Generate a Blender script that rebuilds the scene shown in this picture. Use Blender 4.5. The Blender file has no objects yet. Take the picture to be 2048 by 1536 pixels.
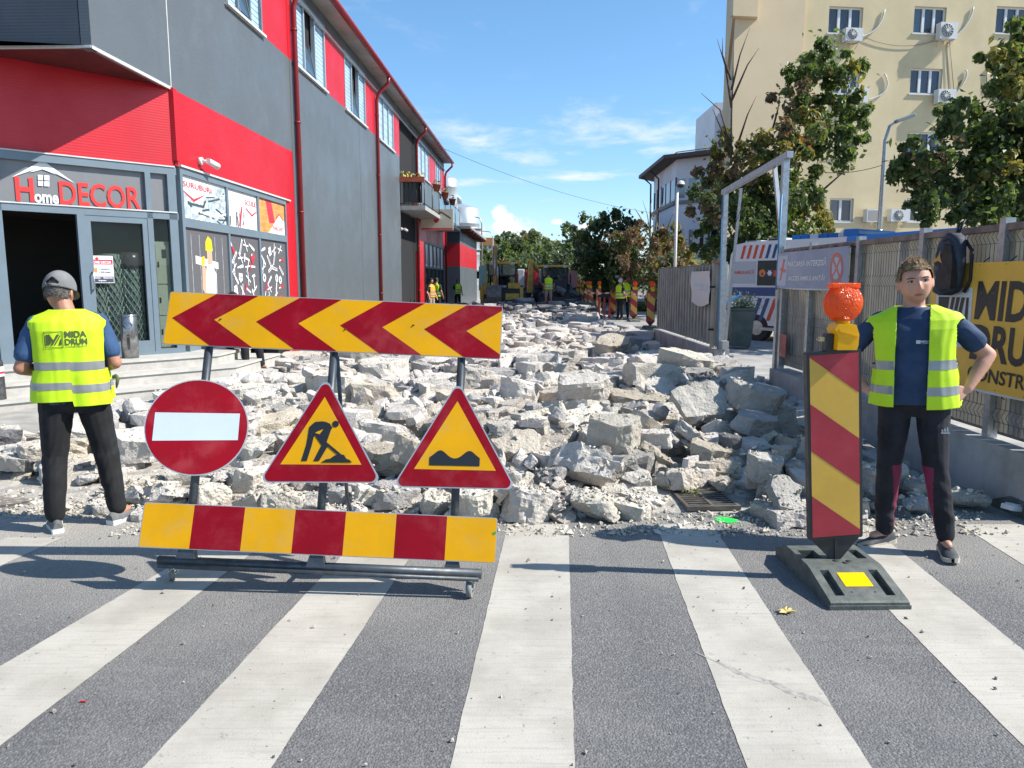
import bpy, bmesh, math, random
import numpy as np
from math import sin, cos, radians, pi, sqrt, atan2, tan, exp
from mathutils import Vector, Matrix, noise
V = Vector
scene = bpy.context.scene
C = scene.collection
random.seed(7)

# ------------------------------------------------------------------ camera, light, exposure
FPX, TH, CAMH = 1500.0, radians(7.82), 1.62          # focal length in photo pixels (2048 wide), pitch, eye height
cam = bpy.data.cameras.new('camera'); cam_o = bpy.data.objects.new('camera', cam); C.objects.link(cam_o)
cam.sensor_width = 36.0; cam.lens = FPX / 2048 * 36.0; cam.clip_start = .05; cam.clip_end = 4000
cam_o.location = (0, 0, CAMH); cam_o.rotation_euler = (pi/2 - TH, 0, 0)
scene.camera = cam_o
SUN_EL, SUN_AZ = radians(44), radians(97)             # azimuth clockwise from +y (the way the camera looks): a little behind the right shoulder
world = bpy.data.worlds.new('World'); scene.world = world; world.use_nodes = True
sun = bpy.data.lights.new('sun', 'SUN'); sun.energy = 5.0; sun.angle = radians(.5); sun.color = (1, .95, .87)
sun_o = bpy.data.objects.new('sun', sun); C.objects.link(sun_o)
sdir = V((cos(SUN_EL)*sin(SUN_AZ), cos(SUN_EL)*cos(SUN_AZ), sin(SUN_EL)))
sun_o.rotation_euler = sdir.to_track_quat('Z', 'Y').to_euler(); sun_o.location = sdir * 60
scene.view_settings.view_transform = 'Standard'; scene.view_settings.look = 'None'
scene.view_settings.gamma = 1; scene.view_settings.use_curve_mapping = False
scene.view_settings.exposure = .68
scene.render.engine = 'CYCLES'
scene.cycles.max_bounces = 8; scene.cycles.transparent_max_bounces = 16

class NT:
    """a thin wrapper for building node trees"""
    def __init__(s, tree): s.t = tree; s.n = tree.nodes; s.l = tree.links
    def new(s, kind, **kw):
        n = s.n.new(kind); ins = kw.pop('ins', {})
        for k, v in kw.items(): setattr(n, k, v)
        for k, v in ins.items(): s.put(n.inputs[k], v)
        return n
    def put(s, sock, v):
        if isinstance(v, bpy.types.NodeSocket): s.l.new(v, sock)
        else: sock.default_value = v
    def math(s, op, a, b=0, c=0, clamp=False):
        n = s.n.new('ShaderNodeMath'); n.operation = op; n.use_clamp = clamp
        s.put(n.inputs[0], a); s.put(n.inputs[1], b); s.put(n.inputs[2], c); return n.outputs[0]
    def noise(s, vec, scale, detail=3, rough=.55, dist=0):
        n = s.new('ShaderNodeTexNoise', ins={'Scale': scale, 'Detail': detail, 'Roughness': rough, 'Distortion': dist})
        if vec is not None: s.l.new(vec, n.inputs['Vector'])
        return n.outputs['Fac']
    def ramp(s, fac, lo, hi, a=0., b=1.):
        n = s.new('ShaderNodeMapRange', ins={'From Min': lo, 'From Max': hi, 'To Min': a, 'To Max': b}); n.interpolation_type = 'SMOOTHSTEP'
        s.put(n.inputs['Value'], fac); return n.outputs[0]
    def mix(s, fac, a, b, mode='MIX'):
        n = s.n.new('ShaderNodeMix'); n.data_type = 'RGBA'; n.blend_type = mode; n.clamp_factor = True
        s.put(n.inputs[0], fac); s.put(n.inputs[6], a); s.put(n.inputs[7], b); return n.outputs[2]
    def scale(s, vec, x, y, z, loc=(0, 0, 0)):
        n = s.new('ShaderNodeMapping'); n.inputs['Scale'].default_value = (x, y, z); n.inputs['Location'].default_value = loc
        s.l.new(vec, n.inputs['Vector']); return n.outputs[0]

# sky: Nishita with high streaks of cirrus and a bank of small cumulus above the horizon
def build_sky():
    w = NT(world.node_tree); w.n.clear()
    out = w.new('ShaderNodeOutputWorld'); bg = w.new('ShaderNodeBackground'); bg.inputs['Strength'].default_value = .09
    w.l.new(bg.outputs[0], out.inputs[0])
    sky = w.new('ShaderNodeTexSky', sky_type='NISHITA', sun_disc=False)
    sky.sun_elevation = SUN_EL; sky.sun_rotation = SUN_AZ; sky.air_density = 1.0; sky.dust_density = .35; sky.ozone_density = 2.0; sky.altitude = 0
    hs = w.new('ShaderNodeHueSaturation', ins={'Hue': .497, 'Saturation': 1.10, 'Value': 1.32, 'Color': sky.outputs[0]})
    d = w.new('ShaderNodeTexCoord').outputs['Generated']
    sx = w.new('ShaderNodeSeparateXYZ'); w.l.new(d, sx.inputs[0]); X, Y, Z = sx.outputs
    el = w.math('MULTIPLY', w.math('ARCSINE', Z), 57.2958); az = w.math('MULTIPLY', w.math('ARCTAN2', X, Y), 57.2958)
    low = w.ramp(el, 24, -1); tint = w.mix(low, (.90, 1.06, 1.10, 1), (.80, .93, 1.16, 1)); base = w.mix(1, hs.outputs[0], tint, 'MULTIPLY')
    def blob(a, e, wa, we):                            # soft ellipse on the sky dome, degrees
        q = w.math('ADD', w.math('POWER', w.math('DIVIDE', w.math('SUBTRACT', az, a), wa), 2), w.math('POWER', w.math('DIVIDE', w.math('SUBTRACT', el, e), we), 2))
        return w.math('EXPONENT', w.math('MULTIPLY', q, -1))
    zz = w.math('MAXIMUM', Z, .03)
    flat = w.new('ShaderNodeCombineXYZ'); w.l.new(w.math('DIVIDE', X, zz), flat.inputs[0]); w.l.new(w.math('DIVIDE', Y, zz), flat.inputs[1])
    wisp = w.noise(w.scale(flat.outputs[0], .9, .55, 1), 2.2, 9, .62, .35)
    cover = None
    for a, e, wa, we, k in [(-12, 20.5, 7, 2.2, .5), (-3.6, 10.6, 6.5, 1.5, .55), (8.6, 10.7, 5.5, 1.1, .95), (11, 9.3, 2.6, .5, .7), (4.4, 7.6, 3.4, .42, .95), (-3, 7.2, 2.2, .35, .6), (5.5, 12.6, 2.4, .9, .4),
                            (2.5, 9.1, 5, .6, .5), (-40, 14, 14, 2, .7), (45, 20, 16, 3, .6), (120, 18, 30, 4, .6), (-120, 22, 30, 4, .6), (170, 12, 20, 3, .6)]:
        b = w.math('MULTIPLY', blob(a, e, wa, we), k); cover = b if cover is None else w.math('MAXIMUM', cover, b)
    cirrus = w.math('MULTIPLY', w.ramp(w.math('ADD', wisp, w.math('MULTIPLY', cover, .36)), .56, .98), .92)
    puff = w.noise(w.scale(d, 1, 1, 1.4), 26, 12, .66, .25)
    cum = None
    for a, e, wa, we in [(-.2, 4.0, 1.9, 1.35), (-1.0, 4.9, .9, .8), (-3.6, 3.4, 2.2, 1.5), (1.2, 3.5, 1.4, .7), (3.4, 4.4, .7, .3), (5.2, 4.0, .8, .5), (7.6, 4.3, .9, .4), (-60, 5, 20, 2.4), (50, 5, 18, 2.2), (130, 5, 40, 2.4), (-140, 5, 40, 2.4)]:
        b = blob(a, e, wa, we); cum = b if cum is None else w.math('MAXIMUM', cum, b)
    cm = w.ramp(w.math('ADD', puff, w.math('MULTIPLY', cum, .5)), .74, .96)
    tone = w.ramp(w.noise(w.scale(d, 1, 1, 1.5, (0, 0, .012)), 24, 6), .35, .65)
    white = w.mix(tone, (6.6, 6.9, 7.5, 1), (9.2, 9.2, 9.1, 1))
    c1 = w.mix(cirrus, base, (6.8, 7.3, 7.7, 1)); c2 = w.mix(cm, c1, white)
    w.l.new(c2, bg.inputs['Color'])
build_sky()

# ------------------------------------------------------------------ from the photograph to the place
def ray(px, py):
    u, v = (px-1024)/FPX, (768-py)/FPX
    return V((u, cos(TH)+v*sin(TH), -sin(TH)+v*cos(TH)))
def G(px, py, z=0.):                                   # where that sight line meets the level z
    r = ray(px, py); t = (z-CAMH)/r.z; return V((r.x*t, r.y*t, z))
def P(px, py, Y):                                      # the point of that sight line at the depth Y
    r = ray(px, py); t = Y/r.y; return V((r.x*t, Y, CAMH+r.z*t))
class Pl:
    """a plane with its own axes: u along ex, v along ez, d along the normal"""
    def __init__(s, o, ex, ez=(0, 0, 1)):
        s.o = V(o); s.ex = V(ex).normalized(); ez = V(ez); s.ez = (ez - s.ex*ez.dot(s.ex)).normalized(); s.n = s.ex.cross(s.ez)
    def at(s, u, v, d=0.): return s.o + s.ex*u + s.ez*v + s.n*d
    def uv(s, px, py):
        r = ray(px, py); e = V((0, 0, CAMH)); t = (s.o-e).dot(s.n)/r.dot(s.n); p = e + r*t - s.o
        return p.dot(s.ex), p.dot(s.ez)
    def mat(s): 
        m = Matrix.Identity(4)
        for i in range(3): m[i][0], m[i][1], m[i][2], m[i][3] = s.ex[i], s.ez[i], s.n[i], s.o[i]
        return m

# ------------------------------------------------------------------ materials
def lin(r, g, b): 
    f = lambda c: ((c/255+.055)/1.055)**2.4 if c > 10 else c/255/12.92
    return (f(r), f(g), f(b), 1)
MATS = {}
def mat(name, col, rough=.6, metal=0., var=0., vscale=6., bump=0., bscale=40., spec=.5, dirt=None, rand=0., coat=0., streak=None):
    """principled paint, plastic, metal, cloth or stone with tone variation, fine relief and dirt"""
    if name in MATS: return MATS[name]
    m = bpy.data.materials.new(name); m.use_nodes = True; MATS[name] = m
    w = NT(m.node_tree); b = w.n['Principled BSDF']
    if len(col) == 3: col = (*col, 1)
    b.inputs['Base Color'].default_value = col; b.inputs['Roughness'].default_value = rough; b.inputs['Metallic'].default_value = metal
    b.inputs['Specular IOR Level'].default_value = spec
    if coat: b.inputs['Coat Weight'].default_value = coat
    m.diffuse_color = col
    if var or bump or dirt or rand or streak:
        tc = w.new('ShaderNodeTexCoord').outputs['Object']; c = col
        if var:
            n = w.noise(tc, vscale, 5, .62); lo = tuple(x*(1-var) for x in col[:3])+(1,); hi = tuple(min(1, x*(1+var)) for x in col[:3])+(1,)
            c = w.mix(w.ramp(n, .3, .7), lo, hi)
            w.put(b.inputs['Roughness'], w.ramp(n, .25, .75, min(1, rough+.1), max(.05, rough-.08)))
        if streak:                                      # vertical runs of dirt
            n = w.noise(w.scale(tc, streak[1], streak[1], streak[1]*.06), 1, 4, .6); c = w.mix(w.math('MULTIPLY', w.ramp(n, .48, .78), streak[2]), c, (*streak[0], 1))
        if dirt:
            n = w.noise(tc, dirt[1], 6, .68, .3); c = w.mix(w.math('MULTIPLY', w.ramp(n, .46, .74), dirt[2]), c, (*dirt[0], 1))
        if rand:
            o = w.new('ShaderNodeObjectInfo').outputs['Random']
            c = w.mix(1, c, w.new('ShaderNodeCombineColor', ins={'Red': w.math('MULTIPLY_ADD', o, rand, 1-rand*.5), 'Green': w.math('MULTIPLY_ADD', o, rand, 1-rand*.5), 'Blue': w.math('MULTIPLY_ADD', o, rand*.9, 1-rand*.45)}).outputs[0], 'MULTIPLY')
        if c is not col: w.put(b.inputs['Base Color'], c)
        if bump:
            h = w.noise(tc, bscale, 5, .6); bn = w.new('ShaderNodeBump', ins={'Strength': bump, 'Distance': .01, 'Height': h}); w.l.new(bn.outputs[0], b.inputs['Normal'])
    return m
def glass(name, tint=(.02, .03, .035), rough=.03, see=.0):
    """window glass: a dark mirror, or (see > 0) partly clear"""
    if name in MATS: return MATS[name]
    m = bpy.data.materials.new(name); m.use_nodes = True; MATS[name] = m; w = NT(m.node_tree); b = w.n['Principled BSDF']
    b.inputs['Base Color'].default_value = (*tint, 1); b.inputs['Roughness'].default_value = rough; b.inputs['Specular IOR Level'].default_value = .8; b.inputs['IOR'].default_value = 1.55
    if see:
        t = w.new('ShaderNodeBsdfTransparent', ins={'Color': (.86, .9, .89, 1)}); x = w.new('ShaderNodeMixShader', ins={'Fac': see})
        w.l.new(b.outputs[0], x.inputs[1]); w.l.new(t.outputs[0], x.inputs[2]); w.l.new(x.outputs[0], w.n['Material Output'].inputs[0])
    return m

# ------------------------------------------------------------------ meshes
class MB:
    """collects faces of one mesh"""
    def __init__(s): s.v = []; s.f = []; s.m = []; s.s = []
    def add(s, vs, fs, mi=0, smooth=False):
        k = len(s.v); s.v += [tuple(v) for v in vs]
        for f in fs: s.f.append([i+k for i in f]); s.m.append(mi); s.s.append(smooth)
        return s
    def box(s, lo, hi, mi=0, M=None, bev=0.):
        (x0, y0, z0), (x1, y1, z1) = lo, hi
        if bev:
            b = bev; bm = bmesh.new(); bmesh.ops.create_cube(bm, size=1, matrix=Matrix.Translation(((x0+x1)/2, (y0+y1)/2, (z0+z1)/2)) @ Matrix.Diagonal((x1-x0, y1-y0, z1-z0, 1)))
            bmesh.ops.bevel(bm, geom=bm.edges[:], offset=b, segments=2, affect='EDGES', profile=.6); s.bm(bm, mi, M); return s
        p = [(x0, y0, z0), (x1, y0, z0), (x1, y1, z0), (x0, y1, z0), (x0, y0, z1), (x1, y0, z1), (x1, y1, z1), (x0, y1, z1)]
        if M is not None: p = [M @ V(q) for q in p]
        return s.add(p, [(0, 3, 2, 1), (4, 5, 6, 7), (0, 1, 5, 4), (1, 2, 6, 5), (2, 3, 7, 6), (3, 0, 4, 7)], mi)
    def bm(s, bm, mi=0, M=None, smooth=False):
        bm.verts.index_update(); s.add([(M @ v.co) if M is not None else v.co for v in bm.verts], [[v.index for v in f.verts] for f in bm.faces], mi, smooth); bm.free(); return s
    def pbox(s, pl, u0, v0, u1, v1, d0, d1, mi=0):       # box in plane axes
        a = lambda u, v, d: pl.at(u, v, d)
        p = [a(u0, v0, d0), a(u1, v0, d0), a(u1, v1, d0), a(u0, v1, d0), a(u0, v0, d1), a(u1, v0, d1), a(u1, v1, d1), a(u0, v1, d1)]
        return s.add(p, [(0, 3, 2, 1), (4, 5, 6, 7), (0, 1, 5, 4), (1, 2, 6, 5), (2, 3, 7, 6), (3, 0, 4, 7)], mi)
    def ppoly(s, pl, pts, d0, d1, mi=0, side=None):      # polygon in a plane given thickness d0..d1
        n = len(pts); A = [pl.at(u, v, d0) for u, v in pts]; B = [pl.at(u, v, d1) for u, v in pts]
        area = sum(pts[i][0]*pts[(i+1) % n][1]-pts[(i+1) % n][0]*pts[i][1] for i in range(n))
        r = list(range(n)); fr = [n+i for i in r]; bk = r[::-1]
        sd = [(i, (i+1) % n, n+(i+1) % n, n+i) for i in r]
        if area < 0: fr, bk, sd = fr[::-1], bk[::-1], [q[::-1] for q in sd]
        s.add(A+B, [fr], mi); k = len(s.v)-2*n
        for f in [bk]+sd: s.f.append([i+k for i in f]); s.m.append(mi if side is None else side); s.s.append(False)
        return s
    def flat(s, pl, pts, d, mi=0):                       # flat print
        n = len(pts); area = sum(pts[i][0]*pts[(i+1) % n][1]-pts[(i+1) % n][0]*pts[i][1] for i in range(n))
        return s.add([pl.at(u, v, d) for u, v in pts], [list(range(n)) if area > 0 else list(range(n))[::-1]], mi)
    def tube(s, pts, r, mi=0, n=10, cap=True, smooth=True):
        pts = [V(p) for p in pts]; rs = r if isinstance(r, (list, tuple)) else [r]*len(pts); rings = []; up = None
        for i, p in enumerate(pts):
            t = (pts[min(i+1, len(pts)-1)]-pts[max(i-1, 0)]).normalized()
            if up is None: up = t.orthogonal().normalized()
            up = (up - t*up.dot(t)); up = up.normalized() if up.length > 1e-6 else t.orthogonal().normalized(); sd = t.cross(up)
            rings.append([p + (up*cos(2*pi*k/n) + sd*sin(2*pi*k/n))*rs[i] for k in range(n)])
        fs = [(i*n+k, i*n+(k+1) % n, (i+1)*n+(k+1) % n, (i+1)*n+k) for i in range(len(pts)-1) for k in range(n)]
        s.add([q for r_ in rings for q in r_], fs, mi, smooth)
        if cap:
            k0 = len(s.v)-n*len(pts)
            s.f.append([k0+k for k in range(n)][::-1]); s.f.append([k0+(len(pts)-1)*n+k for k in range(n)]); s.m += [mi, mi]; s.s += [False, False]
        return s
    def cyl(s, a, b, r, mi=0, n=16, r2=None, smooth=True): return s.tube([a, b], [r, r if r2 is None else r2], mi, n, True, smooth)
    def lathe(s, prof, mi=0, n=24, M=None, smooth=True):   # (radius, z)
        vs = [(r*cos(2*pi*k/n), r*sin(2*pi*k/n), z) for r, z in prof for k in range(n)]
        if M is not None: vs = [M @ V(v) for v in vs]
        return s.add(vs, [(i*n+k, i*n+(k+1) % n, (i+1)*n+(k+1) % n, (i+1)*n+k) for i in range(len(prof)-1) for k in range(n)], mi, smooth)
    def ball(s, c, r, mi=0, n=12, M=None):
        r = (r, r, r) if not isinstance(r, (tuple, list)) else r
        vs = []; 
        for i in range(n//2+1):
            a = pi*i/(n//2)
            for k in range(n): vs.append((r[0]*sin(a)*cos(2*pi*k/n), r[1]*sin(a)*sin(2*pi*k/n), -r[2]*cos(a)))
        vs = [V(c) + ((M @ V(v)) if M is not None else V(v)) for v in vs]
        return s.add(vs, [(i*n+k, i*n+(k+1) % n, (i+1)*n+(k+1) % n, (i+1)*n+k) for i in range(n//2) for k in range(n)], mi, True)
    def mesh(s, name, mats, M=None):
        me = bpy.data.meshes.new(name)
        vs = s.v if M is None else [M @ V(v) for v in s.v]
        me.from_pydata([tuple(v) for v in vs], [], s.f)
        for m in (mats if isinstance(mats, (list, tuple)) else [mats]): me.materials.append(m)
        me.polygons.foreach_set('material_index', s.m); me.polygons.foreach_set('use_smooth', s.s); me.update(); return me
def link(name, data, parent=None, loc=None, rotz=None):
    o = bpy.data.objects.new(name, data); C.objects.link(o)
    if parent is not None: o.parent = parent
    if loc is not None: o.location = loc
    if rotz is not None: o.rotation_euler = (0, 0, rotz)
    return o
def tag(o, label=None, cat=None, group=None, kind=None):
    for k, v in (('label', label), ('category', cat), ('group', group), ('kind', kind)):
        if v: o[k] = v
    return o
BASE = {}
def thing(name, label, cat, loc=(0, 0, 0), rotz=0., group=None):
    o = link(name, None, None, loc, rotz); o.empty_display_size = .1
    BASE[o.name] = Matrix.Translation(V(loc)) @ Matrix.Rotation(rotz, 4, 'Z'); return tag(o, label, cat, group)
def base_of(o):
    M = BASE.get(o.name); return M if M is not None else Matrix.Identity(4)
def part(name, mb, mats, parent=None, local=False, label=None):
    """one mesh object; the shape is given in world axes unless local"""
    M = None
    if parent is not None and not local: M = base_of(parent).inverted()
    o = link(name, mb.mesh(name, mats, M), parent)
    if parent is not None: BASE[o.name] = base_of(parent)
    if label: o['label'] = label
    return o
def struct(name, mb, mats): return tag(part(name, mb, mats), kind='structure')
def solo(name, mb, mats, label, cat, group=None): return tag(part(name, mb, mats), label, cat, group)
def stuff(name, mb, mats, parent=None): return tag(part(name, mb, mats, parent), kind='stuff')
def copy_tree(root, loc=None, rotz=None, label=None, group=None):
    r = root.copy(); C.objects.link(r)
    if loc is not None: r.location = loc
    if rotz is not None: r.rotation_euler = (0, 0, rotz)
    if label: r['label'] = label
    if group: r['group'] = group
    for ch in root.children:
        c = ch.copy(); C.objects.link(c); c.parent = r
        for g in ch.children: d = g.copy(); C.objects.link(d); d.parent = c
    return r
_tc = {}
def text_polys(txt, bold=0., shear=0.):
    """faces of a line of lettering, scaled to the unit box (0..1, 0..1) with its width/height ratio"""
    key = (txt, bold, shear)
    if key in _tc: return _tc[key]
    cu = bpy.data.curves.new('t', 'FONT'); cu.body = txt; cu.size = 1; cu.offset = bold; cu.shear = shear; cu.resolution_u = 3; cu.fill_mode = 'FRONT'
    o = bpy.data.objects.new('t', cu); C.objects.link(o); dg = bpy.context.evaluated_depsgraph_get(); me = bpy.data.meshes.new_from_object(o.evaluated_get(dg))
    vs = [v.co.copy() for v in me.vertices]; fs = [list(p.vertices) for p in me.polygons]
    x0 = min(v.x for v in vs); x1 = max(v.x for v in vs); y0 = min(v.y for v in vs); y1 = max(v.y for v in vs)
    vs = [((v.x-x0)/(x1-x0), (v.y-y0)/(y1-y0)) for v in vs]
    bpy.data.objects.remove(o); bpy.data.curves.remove(cu); bpy.data.meshes.remove(me)
    _tc[key] = (vs, fs, (x1-x0)/(y1-y0)); return _tc[key]
def lettering(mb, pl, txt, u0, v0, w, h, d=.003, mi=0, bold=.015, shear=0., wave=None):
    vs, fs, _ = text_polys(txt, bold, shear)
    mb.add([pl.at(u0+x*w, v0+y*h, d + (wave(u0+x*w, v0+y*h) if wave else 0)) for x, y in vs], fs, mi); return mb
def rrect(u0, v0, u1, v1, r, n=4):
    o = []
    for cx, cy, a0 in ((u1-r, v0+r, -90), (u1-r, v1-r, 0), (u0+r, v1-r, 90), (u0+r, v0+r, 180)):
        for i in range(n+1): a = radians(a0+90*i/n); o.append((cx+r*cos(a), cy+r*sin(a)))
    return o
def clip(poly, a, b, c):
    """the part of a polygon with a*u + b*v <= c"""
    o = []
    for i in range(len(poly)):
        p, q = poly[i], poly[(i+1) % len(poly)]; fp, fq = a*p[0]+b*p[1]-c, a*q[0]+b*q[1]-c
        if fp <= 0: o.append(p)
        if fp*fq < 0: t = fp/(fp-fq); o.append((p[0]+(q[0]-p[0])*t, p[1]+(q[1]-p[1])*t))
    return o
def disc(u, v, r, n=56, a0=0): return [(u+r*cos(2*pi*i/n+a0), v+r*sin(2*pi*i/n+a0)) for i in range(n)]
RUB = mat('black_rubber', (.025, .025, .027), .7, var=.3, vscale=20)
GALV = mat('galvanised', (.42, .44, .45), .42, .75, var=.15, vscale=18)
# ------------------------------------------------------------------ ground
def ground_mat():
    m = bpy.data.materials.new('asphalt'); m.use_nodes = True; w = NT(m.node_tree); b = w.n['Principled BSDF']; MATS['asphalt'] = m
    tc = w.new('ShaderNodeTexCoord').outputs['Object']
    sx = w.new('ShaderNodeSeparateXYZ'); w.l.new(tc, sx.inputs[0])
    vo = w.new('ShaderNodeTexVoronoi', ins={'Scale': 105., 'Randomness': 1.}); w.l.new(tc, vo.inputs['Vector'])
    sc = w.new('ShaderNodeSeparateColor'); w.l.new(vo.outputs['Color'], sc.inputs[0])
    stone = w.ramp(sc.outputs[0], .35, .95); dist = vo.outputs['Distance']
    fine = w.noise(tc, 260, 3, .6); mid = w.noise(tc, 26, 6, .72); big = w.noise(tc, 1.1, 6, .6); patch = w.noise(tc, .45, 4, .55, .6)
    c = w.mix(stone, (.098, .098, .101, 1), (.19, .188, .187, 1)); c = w.mix(w.ramp(fine, .46, .72), c, (.225, .22, .212, 1))
    c = w.mix(w.math('MULTIPLY', w.ramp(dist, .35, .8), .4), c, (.075, .075, .08, 1))
    c = w.mix(w.math('MULTIPLY', w.ramp(mid, .47, .66), .6), c, (.09, .09, .095, 1))
    c = w.mix(w.math('MULTIPLY', w.ramp(big, .4, .72), .4), c, (.24, .232, .215, 1))
    # dust spilled from the broken concrete: thick along the edge of the dig, thinning towards the crossing
    edge = w.math('ADD', sx.outputs[1], w.math('MULTIPLY', w.math('SUBTRACT', patch, .5), 2.4))
    dust = w.math('MULTIPLY', w.ramp(edge, 2.6, 5.1), w.ramp(w.math('ADD', w.math('MULTIPLY', mid, .5), w.math('MULTIPLY', fine, .5)), .3, .62, .45, 1.))
    leftw = w.ramp(sx.outputs[0], .8, -3.2, .35, .98)
    dust = w.math('MULTIPLY', dust, leftw)
    c = w.mix(dust, c, (.40, .375, .33, 1))
    sw = w.noise(w.scale(tc, .35, 2.6, 1, (1.3, .4, 0)), 1, 6, .65, .5); c = w.mix(w.math('MULTIPLY', w.ramp(sw, .52, .78), .38), c, (.30, .29, .27, 1))
    tm = w.noise(w.scale(tc, 1.9, .16, 1, (4.1, 0, 0)), 1, 4, .6); c = w.mix(w.math('MULTIPLY', w.ramp(tm, .55, .8), .35), c, (.075, .075, .08, 1))
    oil = w.math('MULTIPLY', w.ramp(w.noise(w.scale(tc, 1, 1, 1, (3.1, 7.7, 0)), 2.6, 3, .5), .69, .78), .45); c = w.mix(oil, c, (.055, .055, .06, 1))
    w.put(b.inputs['Base Color'], c); b.inputs['Roughness'].default_value = .82; b.inputs['Specular IOR Level'].default_value = .35
    h = w.math('ADD', w.math('MULTIPLY', dist, -1.0), w.math('MULTIPLY', fine, .6)); bn = w.new('ShaderNodeBump', ins={'Strength': .8, 'Distance': .006, 'Height': h}); w.l.new(bn.outputs[0], b.inputs['Normal'])
    return m
def stripe_mat():
    m = bpy.data.materials.new('road_paint'); m.use_nodes = True; w = NT(m.node_tree); b = w.n['Principled BSDF']; MATS['road_paint'] = m
    tc = w.new('ShaderNodeTexCoord').outputs['Object']
    ln = w.noise(w.scale(tc, 3, 60, 1), 1, 4, .65); fine = w.noise(tc, 120, 4, .65); big = w.noise(tc, 2.3, 5, .6); mid = w.noise(tc, 17, 6, .7)
    c = w.mix(w.ramp(big, .35, .7), (.45, .425, .37, 1), (.345, .322, .275, 1)); c = w.mix(w.math('MULTIPLY', w.ramp(ln, .46, .72), .55), c, (.30, .285, .25, 1))
    c = w.mix(w.math('MULTIPLY', w.ramp(fine, .55, .75), .35), c, (.27, .26, .245, 1))
    c = w.mix(w.math('MULTIPLY', w.ramp(mid, .62, .76), .7), c, (.2, .195, .19, 1))
    wear = w.ramp(w.math('ADD', w.math('MULTIPLY', fine, .45), w.math('MULTIPLY', mid, .55)), .565, .66)
    c = w.mix(w.math('MULTIPLY', wear, .7), c, (.15, .15, .155, 1))
    w.put(b.inputs['Base Color'], c); b.inputs['Roughness'].default_value = .7
    bn = w.new('ShaderNodeBump', ins={'Strength': .4, 'Distance': .004, 'Height': w.math('ADD', ln, fine)}); w.l.new(bn.outputs[0], b.inputs['Normal'])
    return m
A_GR, A_ST = ground_mat(), stripe_mat()
M_PAVE = mat('pavement_concrete', (.33, .315, .285), .85, var=.22, vscale=3, bump=.3, bscale=70, dirt=((.22, .2, .17), 1.3, .5))
M_SOIL = mat('rubble_dust', (.36, .335, .295), .95, var=.35, vscale=9, bump=.8, bscale=55, dirt=((.24, .21, .175), 2.5, .55))
M_EARTH = mat('far_earth', (.20, .19, .14), .95, var=.3, vscale=.05)
g = MB(); g.add([(-1500, -200, -.02), (1500, -200, -.02), (1500, 2600, -.02), (-1500, 2600, -.02)], [(0, 1, 2, 3)]); struct('ground', g, M_EARTH)
g = MB(); g.add([(-60, -30, 0), (60, -30, 0), (60, 120, 0), (-60, 120, 0)], [(0, 1, 2, 3)]); struct('road', g, A_GR)
# zebra crossing: seven bars, each with its own slightly frayed outline
def bar(l0, l1, r0, r1, k, ye=4.86):
    """(x, y) pairs on the outer edges of one bar, extended from y = 1.2 to ye"""
    rnd = random.Random(k); q = 90; at = lambda a, b, y: a[0]+(b[0]-a[0])*(y-a[1])/(b[1]-a[1]); m = MB(); Lp = []; Rp = []
    ys = [1.2+(ye-1.2)*i/q for i in range(q+1)]; w0 = w1 = 0
    for y in ys: 
        w0 = .6*w0+rnd.uniform(-.002, .002); w1 = .6*w1+rnd.uniform(-.002, .002); Lp.append((at(l0, l1, y)+w0, y, .0022)); Rp.append((at(r0, r1, y)+w1, y, .0022))
    m.add(Lp+Rp, [(i, q+1+i, q+2+i, i+1) for i in range(q)]); return struct('road_marking', m, A_ST)
bar((-3.62, 2.3), (-3.25, 4.4), (-3.22, 2.3), (-2.89, 4.4), 0, 4.6); bar((-2.28, 2.44), (-1.985, 3.95), (-1.8, 2.44), (-1.60, 4.02), 1, 4.8)
for k, q in enumerate([((-1.24, 2.32), (-1.05, 3.95), (-.81, 2.32), (-.65, 3.82)), ((-.21, 2.32), (-.03, 4.85), (.21, 2.32), (.38, 4.85)), ((.79, 2.32), (.96, 4.8), (1.21, 2.32), (1.34, 4.8)), ((1.80, 2.47), (1.93, 4.4), (2.215, 2.4), (2.36, 4.54)),
                       ((2.83, 2.7), (3.0, 4.83), (3.25, 2.7), (3.42, 4.83)), ((3.85, 2.7), (4.02, 4.83), (4.27, 2.7), (4.44, 4.83))]): bar(*q, k+2)
# a pavement strip beside the shop steps, and the yard behind the fence
STEP_EDGE = []
pv = MB(); pts = [G(-420, 990), G(60, 915), G(250, 850), G(545, 772), (-4.35, 14, 0), (-5.2, 14.2, 0), (-9, 10.5, 0), (-12, 8, 0)]
pv.add([(p[0], p[1], .05) for p in pts], [list(range(len(pts)))]); pv.add([(p[0], p[1], z) for p in pts for z in (0, .05)], [(2*i, 2*i+2, 2*i+3, 2*i+1) for i in range(len(pts)-1)]); struct('pavement', pv, M_PAVE)
yd = MB(); yd.add([(3.9, 8, .006), (40, 8, .006), (40, 60, .006), (3.9, 60, .006)], [(0, 1, 2, 3)])
struct('yard_ground', yd, mat('yard_concrete', (.30, .29, .275), .85, var=.2, vscale=2, bump=.3, bscale=60, dirt=((.17, .165, .16), .8, .5)))
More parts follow.
